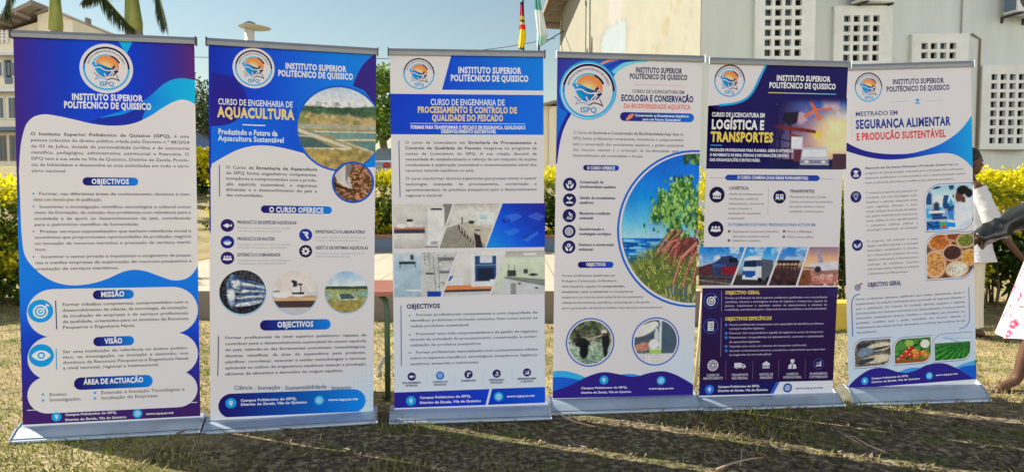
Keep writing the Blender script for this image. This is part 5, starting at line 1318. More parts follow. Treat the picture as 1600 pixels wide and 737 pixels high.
# ------------------------------------------------------------------ ground sheet
xs = np.concatenate([-np.geomspace(9, 900, 30)[::-1], np.arange(-8.9, 9, .09), np.geomspace(9, 900, 30)])
ys = np.concatenate([-np.geomspace(1.5, 300, 14)[::-1], np.arange(-1.4, 13.6, .09), np.geomspace(13.65, 1500, 60)])
GX, GY = np.meshgrid(xs, ys, indexing='ij')
GZ = ground_z(GX, GY)
ny = len(ys); ii = (np.arange(len(xs) - 1)[:, None] * ny + np.arange(ny - 1)[None]).ravel()
gm = np_mesh('lawn', np.stack([GX.ravel(), GY.ravel(), GZ.ravel()], 1), [np.stack([ii, ii + ny, ii + ny + 1, ii + 1], 1)], smooth=True)
tag(link_mesh('ground', gm, M['soil']), kind='structure')

# ------------------------------------------------------------------ grass blades and leaf litter
def scatter(n, ymin, ymax, pw):
    y = ymin + (ymax - ymin) * rng.random(n) ** pw
    x = (rng.random(n) * 2 - 1) * (.92 * y + .9)
    return x, y
def free_of_props(x, y):
    keep = np.ones(len(x), bool)
    for bx, by, _, yaw, _, _ in BANNERS:
        dx, dy = x - bx, y - by
        u = dx * math.cos(yaw) + dy * math.sin(yaw); w = -dx * math.sin(yaw) + dy * math.cos(yaw)
        keep &= ~((np.abs(u) < .44) & (w > -.098) & (w < .10))
    keep &= ~((x > -4.6) & (x < 1.9) & (y > 6.9))
    return keep
def blades():
    n = 145000
    x, y = scatter(n, 2.3, 9.0, 1.7)
    d = fbm(x * .1 + 9, y * .1, 12, 4, 4)
    lush = sst(-.9, -2.0, x + (y - 3.4) * .4) * .34 + sst(4.2, 5.2, y) * .40
    keep = (rng.random(n) < np.clip(sst(.43, .64, d) * (.62 + .3 * (lush > .2)) + .07 + .10 * (lush > .2) + lush, 0, 1)) & free_of_props(x, y)
    x, y, d, lush = x[keep], y[keep], d[keep], lush[keep]; n = len(x)
    z = ground_z(x, y) - .004
    az = rng.random(n) * 6.283; ln = (.014 + .030 * rng.random(n) ** 2) * (1 + .5 * (d > .56) * (lush < .2)); lean = .5 + 1.0 * rng.random(n)
    w = .0022 + .0022 * rng.random(n)
    dx, dy = np.cos(az), np.sin(az); px, py = -dy * w, dx * w
    h1 = ln * .55; o1 = ln * .35 * lean; h2 = ln * (1 - .28 * lean * .5); o2 = ln * (.85 * lean)
    V = np.stack([np.stack([x + px, y + py, z], 1), np.stack([x - px, y - py, z], 1),
                  np.stack([x + dx * o1 + px * .8, y + dy * o1 + py * .8, z + h1], 1), np.stack([x + dx * o1 - px * .8, y + dy * o1 - py * .8, z + h1], 1),
                  np.stack([x + dx * o2, y + dy * o2, z + h2 * .95], 1)], 1).reshape(-1, 3)
    k = np.arange(n) * 5
    t = rng.random(n)[:, None]; g = (sst(.46, .62, fbm(x * .1 + 2, y * .1 + 7, 16, 8, 3)) + .25 * (rng.random(n) - .5))[:, None]
    dry = np.array((.56, .45, .20)) * (1 - t) + np.array((.28, .21, .095)) * t
    grn = np.array((.085, .13, .022)) * (1 - t) + np.array((.42, .43, .07)) * t
    dark = (1 - np.clip(lush * 2.6, 0, 1))[:, None]; dry = dry * (1 - .35 * dark); grn = grn * (1 - .35 * dark)
    g = np.clip(g + .10 * lush[:, None], 0, 1)
    c = np.repeat(dry * (1 - g) + grn * g, 5, 0)
    me = np_mesh('grass', V, [np.stack([k, k + 1, k + 3, k + 2], 1), np.stack([k + 2, k + 3, k + 4], 1)], c)
    tag(link_mesh('grass', me, M['blade']), 'sparse short green and straw coloured grass on the lawn', 'grass', kind='stuff')
blades()
def litter():
    n = 18000
    x, y = scatter(n, 2.3, 7, 1.6)
    keep = free_of_props(x, y) & (rng.random(n) < .35 + .65 * sst(-2.2, -.8, x + (y - 3.4) * .5)); x, y = x[keep], y[keep]; n = len(x)
    z = ground_z(x, y) + .004 + .008 * rng.random(n)
    az = rng.random(n) * 6.283; L = .008 + .016 * rng.random(n) ** 1.5 + .016 * (rng.random(n) < .05); W = L * (.12 + .4 * rng.random(n))
    dx, dy = np.cos(az), np.sin(az); tl = (rng.random(n) - .5) * L * 1.1; cu = rng.random(n) * L * .5
    V = np.stack([np.stack([x + dx * L, y + dy * L, z + tl + cu], 1), np.stack([x - dy * W, y + dx * W, z + cu * .4], 1), np.stack([x - dx * L, y - dy * L, z - tl + cu], 1), np.stack([x + dy * W, y - dx * W, z], 1)], 1).reshape(-1, 3)
    k = np.arange(n) * 4; t = rng.random((n, 1)); b = rng.random((n, 1))
    c = np.array((.07, .05, .034)) * (1 - t) + np.array((.26, .205, .14)) * t; c = c * (.55 + .85 * b) * (1 + .9 * (rng.random((n, 1)) < .09))
    me = np_mesh('leaf_litter', V, [np.stack([k, k + 1, k + 2, k + 3], 1)], np.repeat(c, 4, 0))
    o = tag(link_mesh('leaf_litter', me, M['litter']), 'brown fallen leaf scraps on the shaded bare soil', 'leaf litter', kind='stuff')
litter()
# loose pale twigs that can be told apart
M['twig'] = mat('dry_twig', (.36, .27, .18), .8)
def twig(px, py, ang, L, label, fork=True):
    p = ray(px, py, 3.4); # meet the ground
    d = p - Vector((0, 0, CAM_H)); t = -(CAM_H - .0) / d.z; g = Vector((d.x * t, d.y * t, 0)); g.z = float(ground_z(g.x, g.y)) + .012
    m = MB(); a = Vector((math.cos(ang), math.sin(ang), 0)); b = Vector((-a.y, a.x, 0))
    m.tube([(0, 0, 0), a * L * .35 + b * L * .05 + Vector((0, 0, .012)), a * L * .7 - b * L * .03 + Vector((0, 0, .03)), a * L + Vector((0, 0, .022))], [.006, .005, .004, .0025], 6)
    if fork: m.tube([a * L * .5, a * L * .65 + b * L * .16 + Vector((0, 0, .03)), a * L * .75 + b * L * .3 + Vector((0, 0, .045))], [.004, .003, .002], 6)
    o = m.build('twig', M['twig']); o.location = g
    tag(o, label, 'twig', 'dry twigs on the ground')
twig(1120, 733, .35, .26, 'pale forked twig on the soil in front of the mangrove banner')
twig(1382, 700, 2.2, .22, 'pale twig on the dark soil in front of the white food banner')
twig(930, 668, 2.55, .34, 'long thin twig lying before the gap beside the laboratory banner', False)
twig(1448, 632, .9, .10, 'short pale twig touching the foot of the food safety banner', False)

# ------------------------------------------------------------------ paved terrace with a step down to the lawn
def terrace():
    m = bpy.data.materials.new('terrace_pavers'); m.use_nodes = True; nt = m.node_tree; b = nt.nodes['Principled BSDF']
    tc = nt.nodes.new('ShaderNodeTexCoord'); br = nt.nodes.new('ShaderNodeTexBrick'); nt.links.new(tc.outputs['Object'], br.inputs['Vector'])
    br.offset = 0; br.inputs['Scale'].default_value = 1; br.inputs['Brick Width'].default_value = .5; br.inputs['Row Height'].default_value = .5; br.inputs['Mortar Size'].default_value = .008
    br.inputs['Color1'].default_value = (.46, .41, .31, 1); br.inputs['Color2'].default_value = (.41, .37, .28, 1); br.inputs['Mortar'].default_value = (.24, .2, .15, 1)
    nt.links.new(br.outputs['Color'], b.inputs['Base Color']); b.inputs['Roughness'].default_value = .85
    q = MB(); q.box((-1.35, 9.6, .10), (6.5, 5.2, .42)); o = q.build('terrace', m); tag(o, kind='structure')
    q = MB(); q.box((-1.35, 12.31, .30), (6.5, .2, .5)); w = q.build('planter_wall', M['steel_blue'])
    w2 = MB(); w2.box((-1.35, 12.31, .575), (6.54, .26, .05)); w2.build('coping', M['terracotta'], w)
    tag(w, 'low blue grey planter wall with a terracotta coping at the back of the terrace', 'wall')
terrace()
k = MB(); a = ray(1296, 510, 6.7); k.box((0, 0, .0), (1.3, .3, .34)); ko = k.build('kerb_block', M['yellow'], bevel=.02); ko.location = (3.05, 6.85, .06)
tag(ko, 'yellow painted kerb block at the foot of the hedge between the two right banners', 'kerb')

# ------------------------------------------------------------------ hedges: clumps of small leaves over a tangle of stems
def leaf_mesh(C, D, L, W, col, name='foliage'):
    """n leaves: base C, direction D, length L, width W"""
    n = len(C)
    D = D / (np.linalg.norm(D, axis=1, keepdims=True) + 1e-9)
    r = rng.normal(size=(n, 3)); S = np.cross(D, r); S /= np.linalg.norm(S, axis=1, keepdims=True) + 1e-9
    N = np.cross(S, D)
    L = L[:, None]; W = W[:, None]
    V = np.stack([C, C + D * L * .5 + S * W + N * L * .08, C + D * L, C + D * L * .5 - S * W + N * L * .08], 1).reshape(-1, 3)
    k = np.arange(n) * 4
    return np_mesh(name, V, [np.stack([k, k + 1, k + 2], 1), np.stack([k, k + 2, k + 3], 1)], np.repeat(col, 4, 0))
def hedge(name, label, x0, x1, y0, y1, z0, z1, n, leaf=.045, gold=1.0, stems=60, seed=0, group='golden hedges'):
    root = thing(name, label, 'hedge', ((x0 + x1) / 2, (y0 + y1) / 2, z0), 0, group)
    nc = n // 9
    ox, oy = (x0 + x1) / 2, (y0 + y1) / 2
    # sprays: most sit on the outer skin (front, top, back, ends), the rest inside
    u = rng.random(nc); v = rng.random(nc); which = rng.random(nc)
    X = x0 + (x1 - x0) * u; Hh = z1 - z0; T = y1 - y0
    Y = np.where(which < .42, y0 + T * .16 * rng.random(nc), np.where(which < .62, y1 - T * .16 * rng.random(nc), y0 + T * rng.random(nc)))
    Zt = z1 + (fbm(X * .1, Y * .1, 13, seed, 4) - .5) * .34 + (rng.random(nc) - .6) * .12
    Z = np.where(which < .62, z0 + .1 + (Zt - z0 - .1) * v ** .72, Zt - .10 * rng.random(nc) ** 2)
    ins = which > .86; Z = np.where(ins, z0 + .15 + (Hh - .25) * v, Z)
    # bulges and holes
    f = fbm(X * .1 + 5, Z * .1 + seed, 24, seed + 2, 3)
    Y = Y + np.where(which < .42, (f - .5) * -.5, 0)
    hole = fbm(X * .1 + 1, Z * .1 + 4, 30, seed + 5, 2); keep = ~((hole < .40) & (which < .62) & (Z < z1 - .25)) & ~((Z < z0 + .35) & (rng.random(nc) < .55))
    X, Y, Z, Zt, which = X[keep], Y[keep], Z[keep], Zt[keep], which[keep]; nc = len(X)
    q = 9
    out = np.stack([(rng.random(nc) - .5) * .8, np.where(which < .42, -1., np.where(which < .62, 1., 0)) + (rng.random(nc) - .5) * .6, .75 + .6 * rng.random(nc)], 1)
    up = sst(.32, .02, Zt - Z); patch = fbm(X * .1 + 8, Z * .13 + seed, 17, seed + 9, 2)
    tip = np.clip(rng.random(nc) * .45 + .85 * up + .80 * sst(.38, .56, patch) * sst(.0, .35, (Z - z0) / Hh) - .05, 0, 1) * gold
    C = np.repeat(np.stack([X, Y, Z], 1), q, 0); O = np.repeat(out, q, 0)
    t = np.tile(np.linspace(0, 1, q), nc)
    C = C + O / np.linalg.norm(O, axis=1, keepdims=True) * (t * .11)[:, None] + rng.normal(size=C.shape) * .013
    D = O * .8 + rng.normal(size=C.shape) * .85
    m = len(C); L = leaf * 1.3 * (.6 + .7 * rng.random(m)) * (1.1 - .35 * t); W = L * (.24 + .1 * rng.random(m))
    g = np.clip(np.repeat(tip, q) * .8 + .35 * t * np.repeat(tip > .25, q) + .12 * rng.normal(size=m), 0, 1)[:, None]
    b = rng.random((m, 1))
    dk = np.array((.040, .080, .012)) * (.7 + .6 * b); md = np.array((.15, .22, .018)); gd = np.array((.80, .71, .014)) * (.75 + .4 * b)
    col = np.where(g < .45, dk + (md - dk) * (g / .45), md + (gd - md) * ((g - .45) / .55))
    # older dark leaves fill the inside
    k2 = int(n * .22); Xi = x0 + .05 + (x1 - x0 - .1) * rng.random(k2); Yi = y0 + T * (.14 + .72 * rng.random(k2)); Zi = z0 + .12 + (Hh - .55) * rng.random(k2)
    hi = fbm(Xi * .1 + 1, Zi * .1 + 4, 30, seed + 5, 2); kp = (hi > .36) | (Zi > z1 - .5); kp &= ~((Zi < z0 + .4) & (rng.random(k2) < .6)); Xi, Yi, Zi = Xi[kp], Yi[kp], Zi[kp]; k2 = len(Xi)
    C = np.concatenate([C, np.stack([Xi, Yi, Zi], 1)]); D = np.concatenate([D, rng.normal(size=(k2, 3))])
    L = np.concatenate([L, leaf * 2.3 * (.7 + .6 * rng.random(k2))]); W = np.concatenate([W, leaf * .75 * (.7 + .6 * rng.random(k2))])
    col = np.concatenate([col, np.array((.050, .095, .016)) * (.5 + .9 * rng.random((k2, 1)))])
    C -= np.array([(x0 + x1) / 2, (y0 + y1) / 2, z0])
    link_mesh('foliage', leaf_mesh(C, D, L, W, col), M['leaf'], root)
    s = MB()
    for i in range(stems):
        bx = (rng.random() - .5) * (x1 - x0 - .2); by = (rng.random() - .5) * T * .5; p = Vector((bx, by, -.05)); pts = [p.copy()]; d = Vector(((rng.random() - .5) * .5, (rng.random() - .5) * .5, 1))
        for j in range(4):
            p = p + d * Hh * .21; d = d + Vector(((rng.random() - .5) * .5, (rng.random() - .5) * .4, 0)); pts.append(p.copy())
        s.tube(pts, [.016, .013, .010, .007, .004], 5)
        for j in (1, 2, 3):
            e = pts[j] + Vector(((rng.random() - .5) * .6, (rng.random() - .5) * .6, .3 * Hh * .6)); s.tube([pts[j], e], [.008, .003], 4)
    if stems: s.build('stems', M['bark'], root)
    return root
hedge('hedge', 'golden green hedge behind the purple institute banner, cut by the left picture edge', -9.2, -4.75, 7.3, 8.7, -.02, 1.32, 42000, .050, 1.0, 70, 1)
hedge('hedge', 'golden hedge rising behind the planter wall at the back of the terrace', -5.4, 2.4, 12.45, 13.7, .05, 1.62, 46000, .055, .95, 70, 2)
hedge('hedge', 'tall golden hedge under the vent block windows, behind the woman in white', 2.35, 9.6, 7.7, 9.2, -.05, 1.42, 68000, .050, 1.0, 110, 3)
hedge('hedge', 'far golden hedge on the rise in front of the parked cars', -11.2, -5.6, 18.3, 19.6, 1.25, 2.45, 16000, .08, 1.0, 0, 4)

# ------------------------------------------------------------------ trees
def tree(label, loc, H, rad, dark, seed, n=9000, leaf=.16):
    root = thing('tree', label, 'tree', loc, 0, 'trees beyond the hedges')
    r = np.random.default_rng(seed)
    t = MB(); tops = []
    t.tube([(0, 0, -.2), (.05, 0, H * .2), (-.04, .06, H * .38), (0, 0, H * .55)], [.20, .15, .12, .08], 9)
    for i in range(9):
        a = i * 2.4; z = H * (.28 + .03 * i); e = Vector((math.cos(a) * rad * .75, math.sin(a) * rad * .75, z + H * .28)); mid = Vector((math.cos(a) * rad * .35, math.sin(a) * rad * .35, z + H * .16))
        t.tube([(0, 0, z), mid, e], [.08, .05, .015], 6); tops.append(e)
    t.build('trunk', M['bark'], root)
    nl = 34; cl = []
    for i in range(nl):
        a = r.random() * 6.283; zz = r.random(); rr = rad * math.sqrt(r.random()) * (1 - .45 * abs(zz - .35))
        cl.append((math.cos(a) * rr, math.sin(a) * rr, H * (.38 + .56 * zz), rad * (.22 + .2 * r.random())))
    cl = np.array(cl); k = r.integers(0, nl, n); d = r.normal(size=(n, 3)); d /= np.linalg.norm(d, axis=1, keepdims=True)
    C = cl[k, :3] + d * (cl[k, 3] * (.55 + .5 * r.random(n)))[:, None] * np.array([1, 1, .75])
    D = d + r.normal(size=(n, 3)) * .7; L = leaf * (.6 + .7 * r.random(n)); b = r.random((n, 1)); kb = (r.random(nl) * .5 + .75)[k][:, None]
    base = np.array((.030, .055, .018)) if dark else np.array((.085, .17, .022)); hi = np.array((.06, .095, .03)) if dark else np.array((.22, .33, .04))
    me = leaf_mesh(C, D, L, L * .28, (base * (1 - b) + hi * b) * kb)
    link_mesh('crown', me, M['treeleaf'], root)
def gz(x, y): return float(ground_z(x, y))
tree('dark green tree behind the parked cars, between the two left banners', (-14.2, 33, gz(-14.2, 33)), 3.8, 2.6, True, 3)
tree('bright green leafy tree behind the gap beside the laboratory banner', (-4.75, 26, gz(-4.75, 26)), 3.7, 1.9, False, 5)
tree('broad dark green tree standing well behind the pond banner', (-9.4, 38, gz(-9.4, 38)), 3.9, 2.4, True, 8)

# ------------------------------------------------------------------ palms
def frond(m_r, V, F, Cc, P0, pts, wid, r, hang=.75):
    """rachis through pts with hanging leaflets"""
    pts = [Vector(p) for p in pts]
    n = 46; path = []
    for i in range(n):
        t = i / (n - 1) * (len(pts) - 1); j = min(int(t), len(pts) - 2); f = t - j
        a, b, c, d = pts[max(j - 1, 0)], pts[j], pts[j + 1], pts[min(j + 2, len(pts) - 1)]
        path.append(.5 * ((2 * b) + (c - a) * f + (2 * a - 5 * b + 4 * c - d) * f * f + (3 * b - a - 3 * c + d) * f ** 3))
    m_r.tube(path[::3] + [path[-1]], [.035 - .03 * i / 16 for i in range(len(path[::3]) + 1)], 5)
    for i in range(4, n):
        tg = (path[i] - path[i - 1]).normalized(); sd = tg.cross(Vector((0, 0, 1)));
        sd = sd.normalized() if sd.length > 1e-3 else Vector((0, 1, 0))
        l = wid * (math.sin(math.pi * min(1, (i / n) * .9 + .12)) * .8 + .25)
        for sgn in (-1, 1):
            for q in range(4):
                d = (sd * sgn * (.75 + .3 * r.random()) + tg * (.7 + .3 * r.random()) + Vector((0, 0, -hang * (.5 + .8 * r.random())))).normalized()
                b = path[i] - tg * (q * .019); w = tg * .016
                k = len(V); mid = b + d * l * .5; e = b + d * l + Vector((0, 0, -.18 * l))
                V += [b - w, b + w, mid + w * 1.3, mid - w * 1.3, e]
                F[0].append((k, k + 1, k + 2, k + 3)); F[1].append((k + 3, k + 2, k + 4))
                c = .6 + .6 * r.random(); Cc += [(.060 * c, .088 * c, .030 * c)] * 5
def palm(label, px, w0, Y, fronds, sway=0):
    p = ray(px, 60, Y); base = Vector((p.x, Y, gz(p.x, Y) - .1))
    root = thing('palm_tree', label, 'palm', base, 0, 'palms beside the left building')
    zt = ray(px, -18, Y).z - base.z; zs = ray(px, 52, Y).z - base.z
    t = MB(); t.tube([(0, 0, 0), (0, 0, .3), (sway * .3, 0, zs * .5), (sway * .6, 0, zs - .1), (sway * .62, 0, zs + .1)], [w0 * .72, w0 * .62, w0 * .55, w0 * .53, w0 * .5], 16); t.build('trunk', M['trunk_grey'], root)
    t = MB(); t.tube([(sway * .6, 0, zs), (sway * .65, 0, zs + .25), (sway * .8, 0, zs + .62), (sway, 0, zt), (sway, 0, zt + .5)], [w0 * .50, w0 * .54, w0 * .46, w0 * .34, w0 * .2], 16); t.build('crownshaft', M['crownshaft'], root)
    r = np.random.default_rng(int(px)); mr = MB(); V, F, Cc = [], ([], []), []
    top = Vector((sway, 0, zt + .4))
    for f in fronds:
        if isinstance(f, float):
            a = f; L = 2.6; pts = [top, top + Vector((math.cos(a) * L * .35, math.sin(a) * L * .35, .9)), top + Vector((math.cos(a) * L * .8, math.sin(a) * L * .8, .9)), top + Vector((math.cos(a) * L * 1.15, math.sin(a) * L * 1.15, .25))]
        else: pts = [top] + [ray(x, y, Y + dy) - base for x, y, dy in f]
        frond(mr, V, F, Cc, top, pts, .68, r, 1.0)
    me = np_mesh('fronds', np.array([tuple(v) for v in V]), [np.array(F[0]), np.array(F[1])], np.array(Cc))
    o = link_mesh('fronds', me, M['treeleaf'], root)
    mr.build('rachis', M['crownshaft'], o)
palm('tall palm with a swollen yellow green shaft, nearer the left building', 87, .33, 19.0, [[(60, -60, -.3), (26, -36, -.5), (10, 6, -.6), (14, 24, -.6)], [(120, -58, .0), (160, -8, .2), (190, 26, .2), (210, 46, .2)], 1.2, 2.2, 4.0, 5.0, .6, 3.1, 1.7], .02)
palm('tall palm with a thick grey trunk right above the purple banner', 214, .42, 19.4, [[(232, -48, -.2), (246, -12, -.2), (254, 22, -.2), (258, 44, -.2)], [(196, -56, -.2), (172, -40, .4), (150, -20, .4), (128, 4, .5)], 1.0, 2.0, 4.2, 5.4, 3.2, .4], -.12)

# ------------------------------------------------------------------ storeyed building on the left, seen over the banner
def left_building():
    Y = 50.0; g = gz(-36, Y) - .4; px = lambda x: ray(x, 300, Y).x; pz = lambda y: ray(60, y, Y).z - g
    root = thing('office_building', 'cream storeyed building with a gable roof and stair tower at the left edge', 'building', (px(0), Y, g), 0)
    X0 = px(0)
    x = lambda p: px(p) - X0
    A = MB(); A.box(((x(-190) + x(58)) / 2, 6, pz(52) / 2), (x(58) - x(-190), 12, pz(52))); A.build('wall', M['cream'], root)
    # gable block and tower
    B = MB(); B.prism([Vector((x(-70), 0, pz(52))), Vector((x(-70), 0, pz(62) + .3)), Vector((x(18), 0, pz(44))), Vector((x(64), 0, pz(30))), Vector((x(64), 0, pz(60)))], (0, .6, 0), (0, 9, 0)); B.build('gable', M['cream'], root)
    T = MB(); T.prism([Vector((x(64), 0, 0)), Vector((x(64), 0, pz(22))), Vector((x(86), 0, pz(14))), Vector((x(118), 0, pz(28))), Vector((x(118), 0, 0))], (0, .3, 0), (0, 7, 0)); T.build('stair_tower', M['cream'], root)
    Rf = MB(); Rf.prism([Vector((x(-75), 0, pz(66))), Vector((x(0), 0, pz(41))), Vector((x(68), 0, pz(10))), Vector((x(74), 0, pz(6))), Vector((x(74), 0, pz(14))), Vector((x(40), 0, pz(29))), Vector((x(0), 0, pz(46)))], (0, -1.0, 0), (0, 9.5, 0))
    for k in range(4): Rf.box((x(8 + k * 15), -.5, pz(44 - k * 5.4)), (.12, 1.4, .22))
    Rf.build('roof', M['roof'], root)
    Rt = MB(); Rt.prism([Vector((x(64), 0, pz(20))), Vector((x(86), 0, pz(12))), Vector((x(118.5), 0, pz(27))), Vector((x(118.5), 0, pz(29))), Vector((x(86), 0, pz(14.5))), Vector((x(64), 0, pz(22.5)))], (0, 0, 0), (0, 7.2, 0)); Rt.box((x(107), 3, pz(20)), (.18, .5, .7)); Rt.build('tower_roof', M['roof'], root)
    Ls = MB()
    for k in range(9): Ls.box((x(-34 + k * 7), -.12, pz(58)), (.16, .1, .9))
    for k in range(3): Ls.box((x(-8), -.12, pz(52 + k * 5)), (x(22) - x(-40), .11, .1))
    Ls.build('lattice_parapet', M['white_paint'], root)
    for y in (87, 143, 203):
        S = MB(); S.box(((x(-190) + x(58)) / 2, -.45, pz(y)), (x(58) - x(-190), .9, .26)); S.build('floor_slab', M['white_paint'] if y < 200 else M['steel_blue'], root)
    for (ya, yb) in ((97, 120), (152, 186), (213, 250)):
        for k in range(-6, 3):
            xa, xb = x(-4 + k * 24), x(12 + k * 24)
            f = MB(); f.box(((xa + xb) / 2, -.02, (pz(ya) + pz(yb)) / 2), (xb - xa + .1, .16, pz(ya) - pz(yb) + .1)); o = f.build('window', M['white_paint'] if ya != 213 else M['wood'], root)
            for j in range(3):
                w = (xb - xa) / 3; q = MB(); q.box((xa + w * (j + .5), -.115, (pz(ya) + pz(yb)) / 2), (w * .8, .03, (pz(ya) - pz(yb)) * .92)); q.build('pane', M['glass'], o)
    D = MB(); D.box((x(21), -.03, (pz(94) + pz(131)) / 2), (x(27) - x(16), .14, pz(94) - pz(131))); D.build('door', M['steel_blue'], root)
left_building()
# asphalt drive in front of it
rd = MB()
xx = np.linspace(-60, -6, 20)
for a, b in zip(xx[:-1], xx[1:]):
    rd.add([(a, 40, gz(a, 40) + .06), (b, 40, gz(b, 40) + .06), (b, 45, gz(b, 45) + .06), (a, 45, gz(a, 45) + .06)], [(0, 1, 2, 3)])
tag(rd.build('road', mat('asphalt', (.12, .125, .13), .9, noise=(8, (.09, .09, .1), .3, .7))), kind='structure')

# ------------------------------------------------------------------ parked cars on the rise
def car(label, loc, rz, paint):
    root = thing('parked_car', label, 'car', loc, rz, 'cars parked on the rise')
    P = [(-2.1, .35), (-2.12, .75), (-1.95, .92), (-1.0, .98), (-.45, 1.42), (.75, 1.45), (1.45, 1.02), (2.0, .95), (2.12, .7), (2.1, .35)]
    m = MB(); m.prism([Vector((a, 0, b)) for a, b in P], (0, -.82, 0), (0, .82, 0)); m.build('body', paint, root, bevel=.05)
    for s in (-1, 1):
        m = MB(); m.prism([Vector((a, 0, b)) for a, b in ((-.92, 1.0), (-.42, 1.36), (.1, 1.38), (.1, 1.0))], (0, s * .80, 0), (0, s * .828, 0)); m.build('side_window', M['glass'], root)
        m = MB(); m.prism([Vector((a, 0, b)) for a, b in ((.18, 1.0), (.18, 1.38), (.7, 1.38), (1.3, 1.02))], (0, s * .80, 0), (0, s * .828, 0)); m.build('side_window', M['glass'], root)
        for wx in (-1.3, 1.3):
            m = MB(); m.tube([(wx, s * .66, .32), (wx, s * .86, .32)], .32, 18); w = m.build('wheel', M['dark'], root)
            m = MB(); m.tube([(wx, s * .855, .32), (wx, s * .875, .32)], .19, 14); m.build('rim', M['alu'], w)
        m = MB(); m.ell((2.06, s * .6, .72), (.07, .17, .09)); m.build('headlight', M['cap'], root)
        m = MB(); m.ell((-2.08, s * .62, .78), (.05, .14, .1)); m.build('tail_light', mat('tail_light_red', (.4, .02, .02), .3), root)
    m = MB(); m.prism([Vector((-.98, 0, 1.0)), Vector((-.46, 0, 1.40)), Vector((-.48, 0, 1.43)), Vector((-1.02, 0, 1.01))], (0, -.68, 0), (0, .68, 0)); m.build('windscreen', M['glass'], root)
    m = MB(); m.prism([Vector((.80, 0, 1.41)), Vector((1.42, 0, 1.02)), Vector((1.46, 0, 1.04)), Vector((.82, 0, 1.45))], (0, -.68, 0), (0, .68, 0)); m.build('rear_window', M['glass'], root)
p = ray(318, 222, 27); car('dark blue parked car seen over the hedge between the two left banners', (p.x - 1.2, 27, p.z - .95), .15, mat('blue_car_paint', (.05, .10, .22), .25, .3))
p = ray(330, 226, 24.5); car('white parked car showing its roof over the hedge beside the pond banner', (p.x + 1.5, 24.5, p.z - 1.12), .1, mat('white_car_paint', (.6, .62, .63), .3))
p = ray(602, 246, 24.0); car('silver grey parked car under the bright green tree', (p.x + .6, 24.0, p.z - 1.15), 1.2, mat('silver_car_paint', (.42, .44, .46), .3, .5))

# ------------------------------------------------------------------ disc-topped post, flags, overhead wires
def disc_post():
    Y = 24.0; p = ray(390, 60, Y); g = gz(p.x, Y) - .1; root = thing('lamp_post', 'white post topped by a flat disc and small blue cap, above the pond banner', 'lamp post', (p.x, Y, g))
    z = lambda y: ray(390, y, Y).z - g
    m = MB(); m.tube([(0, 0, 0), (0, 0, z(46))], .155, 18); m.tube([(0, 0, z(42)), (0, 0, z(37))], .15, 18); m.build('post', M['white_paint'], root)
    m = MB(); m.tube([(0, 0, z(46)), (0, 0, z(44.4)), (0, 0, z(43.4)), (0, 0, z(42.4))], [.2, .46, .53, .3], 32); m.build('disc', mat('cream_disc', (.6, .55, .48), .6), root).rotation_euler = (.0, .035, 0)
    m = MB(); m.tube([(0, 0, z(37.2)), (0, 0, z(36.2)), (0, 0, z(33.2))], [.2, .19, .03], 18); m.build('cap', M['steel_blue'], root)
disc_post()
def flag(label, px, Y, xl, xr, y0, y1, paint, polepx, rp, outline, seed):
    b = ray(px, 82, Y); g = gz(b.x, Y) - .1
    root = thing('flagpole', label[0], 'flagpole', (b.x, Y, g), 0, 'flagpoles beside the gable')
    top = ray(polepx, -60, Y); m = MB(); m.tube([(0, 0, 0), (top.x - b.x, 0, top.z - g)], [rp * 1.3, rp], 12); m.ell((top.x - b.x, 0, top.z - g + .05), (.08, .08, .08)); m.build('pole', M['pole'], root)
    nu, nv = 14, 40; V = []; 
    for j in range(nv):
        t = j / (nv - 1); l, r_ = outline(t)
        for i in range(nu):
            s = i / (nu - 1); q = ray(l + (r_ - l) * s, y0 + (y1 - y0) * t, Y); V.append((q.x, Y - .12 + .09 * math.sin(s * 9 + t * 2 + seed) * (.4 + t * .6), q.z))
    U, Vv = np.meshgrid(np.linspace(0, 1, nu), np.linspace(0, 1, nv)); C = np.array([lin(paint(u, v)) for u, v in zip(U.ravel(), Vv.ravel())]) * 1.0
    i = (np.arange(nv - 1)[:, None] * nu + np.arange(nu - 1)[None]).ravel()
    me = np_mesh('flag', np.array(V), [np.stack([i, i + 1, i + nu + 1, i + nu], 1)], C, smooth=True)
    o = link_mesh('flag', me, M['fabric']); tag(o, label[1], 'flag', 'limp flags')
def moz(u, v):
    if v < .06: return (50, 40, 40)
    if v < .30: return (214, 44, 84) if u < .62 else (60, 40, 50)
    if v < .36: return (206, 190, 90)
    if v < .43: return (60, 46, 40) if (.2 < u < .85) else (200, 190, 120)
    if v < .47: return (206, 200, 150)
    if v < .58: return (216, 50, 60)
    if v < .96: return (232, 206, 40)
    return (60, 70, 40)
flag(('dark flagpole carrying the red and yellow flag', 'limp red and yellow flag with a dark emblem hanging beside its pole'), 821, 21.5, 810, 822, 5, 79, moz, 816, .035, lambda t: (813 - 3 * t, 817 + 4.5 * min(1, t * 1.6) - 6 * max(0, t - .8) * 3), 0)
def grn(u, v):
    if v < .24: return (50, 140, 128) if u < .45 else (120, 180, 168)
    if v < .78: return (222, 228, 228)
    return (176, 214, 198)
flag(('navy flagpole carrying the green and white flag', 'limp green and white flag drooping to the right of its pole'), 838, 21.0, 834, 856, 0, 73, grn, 843, .045, lambda t: ((835 + 2 * t + (7 * max(0, t - .32))), 843 + 16 * min(t, .78) - (28 * max(0, t - .78))), 2)
def wire(label, pts, r=.012, mt=None):
    m = MB(); P = [ray(*q) for q in pts]; o = P[0]; m.tube([q - o for q in P], r, 5); w = m.build('overhead_wire', mt or M['wire']); w.location = o; tag(w, label, 'wire', 'overhead wires')
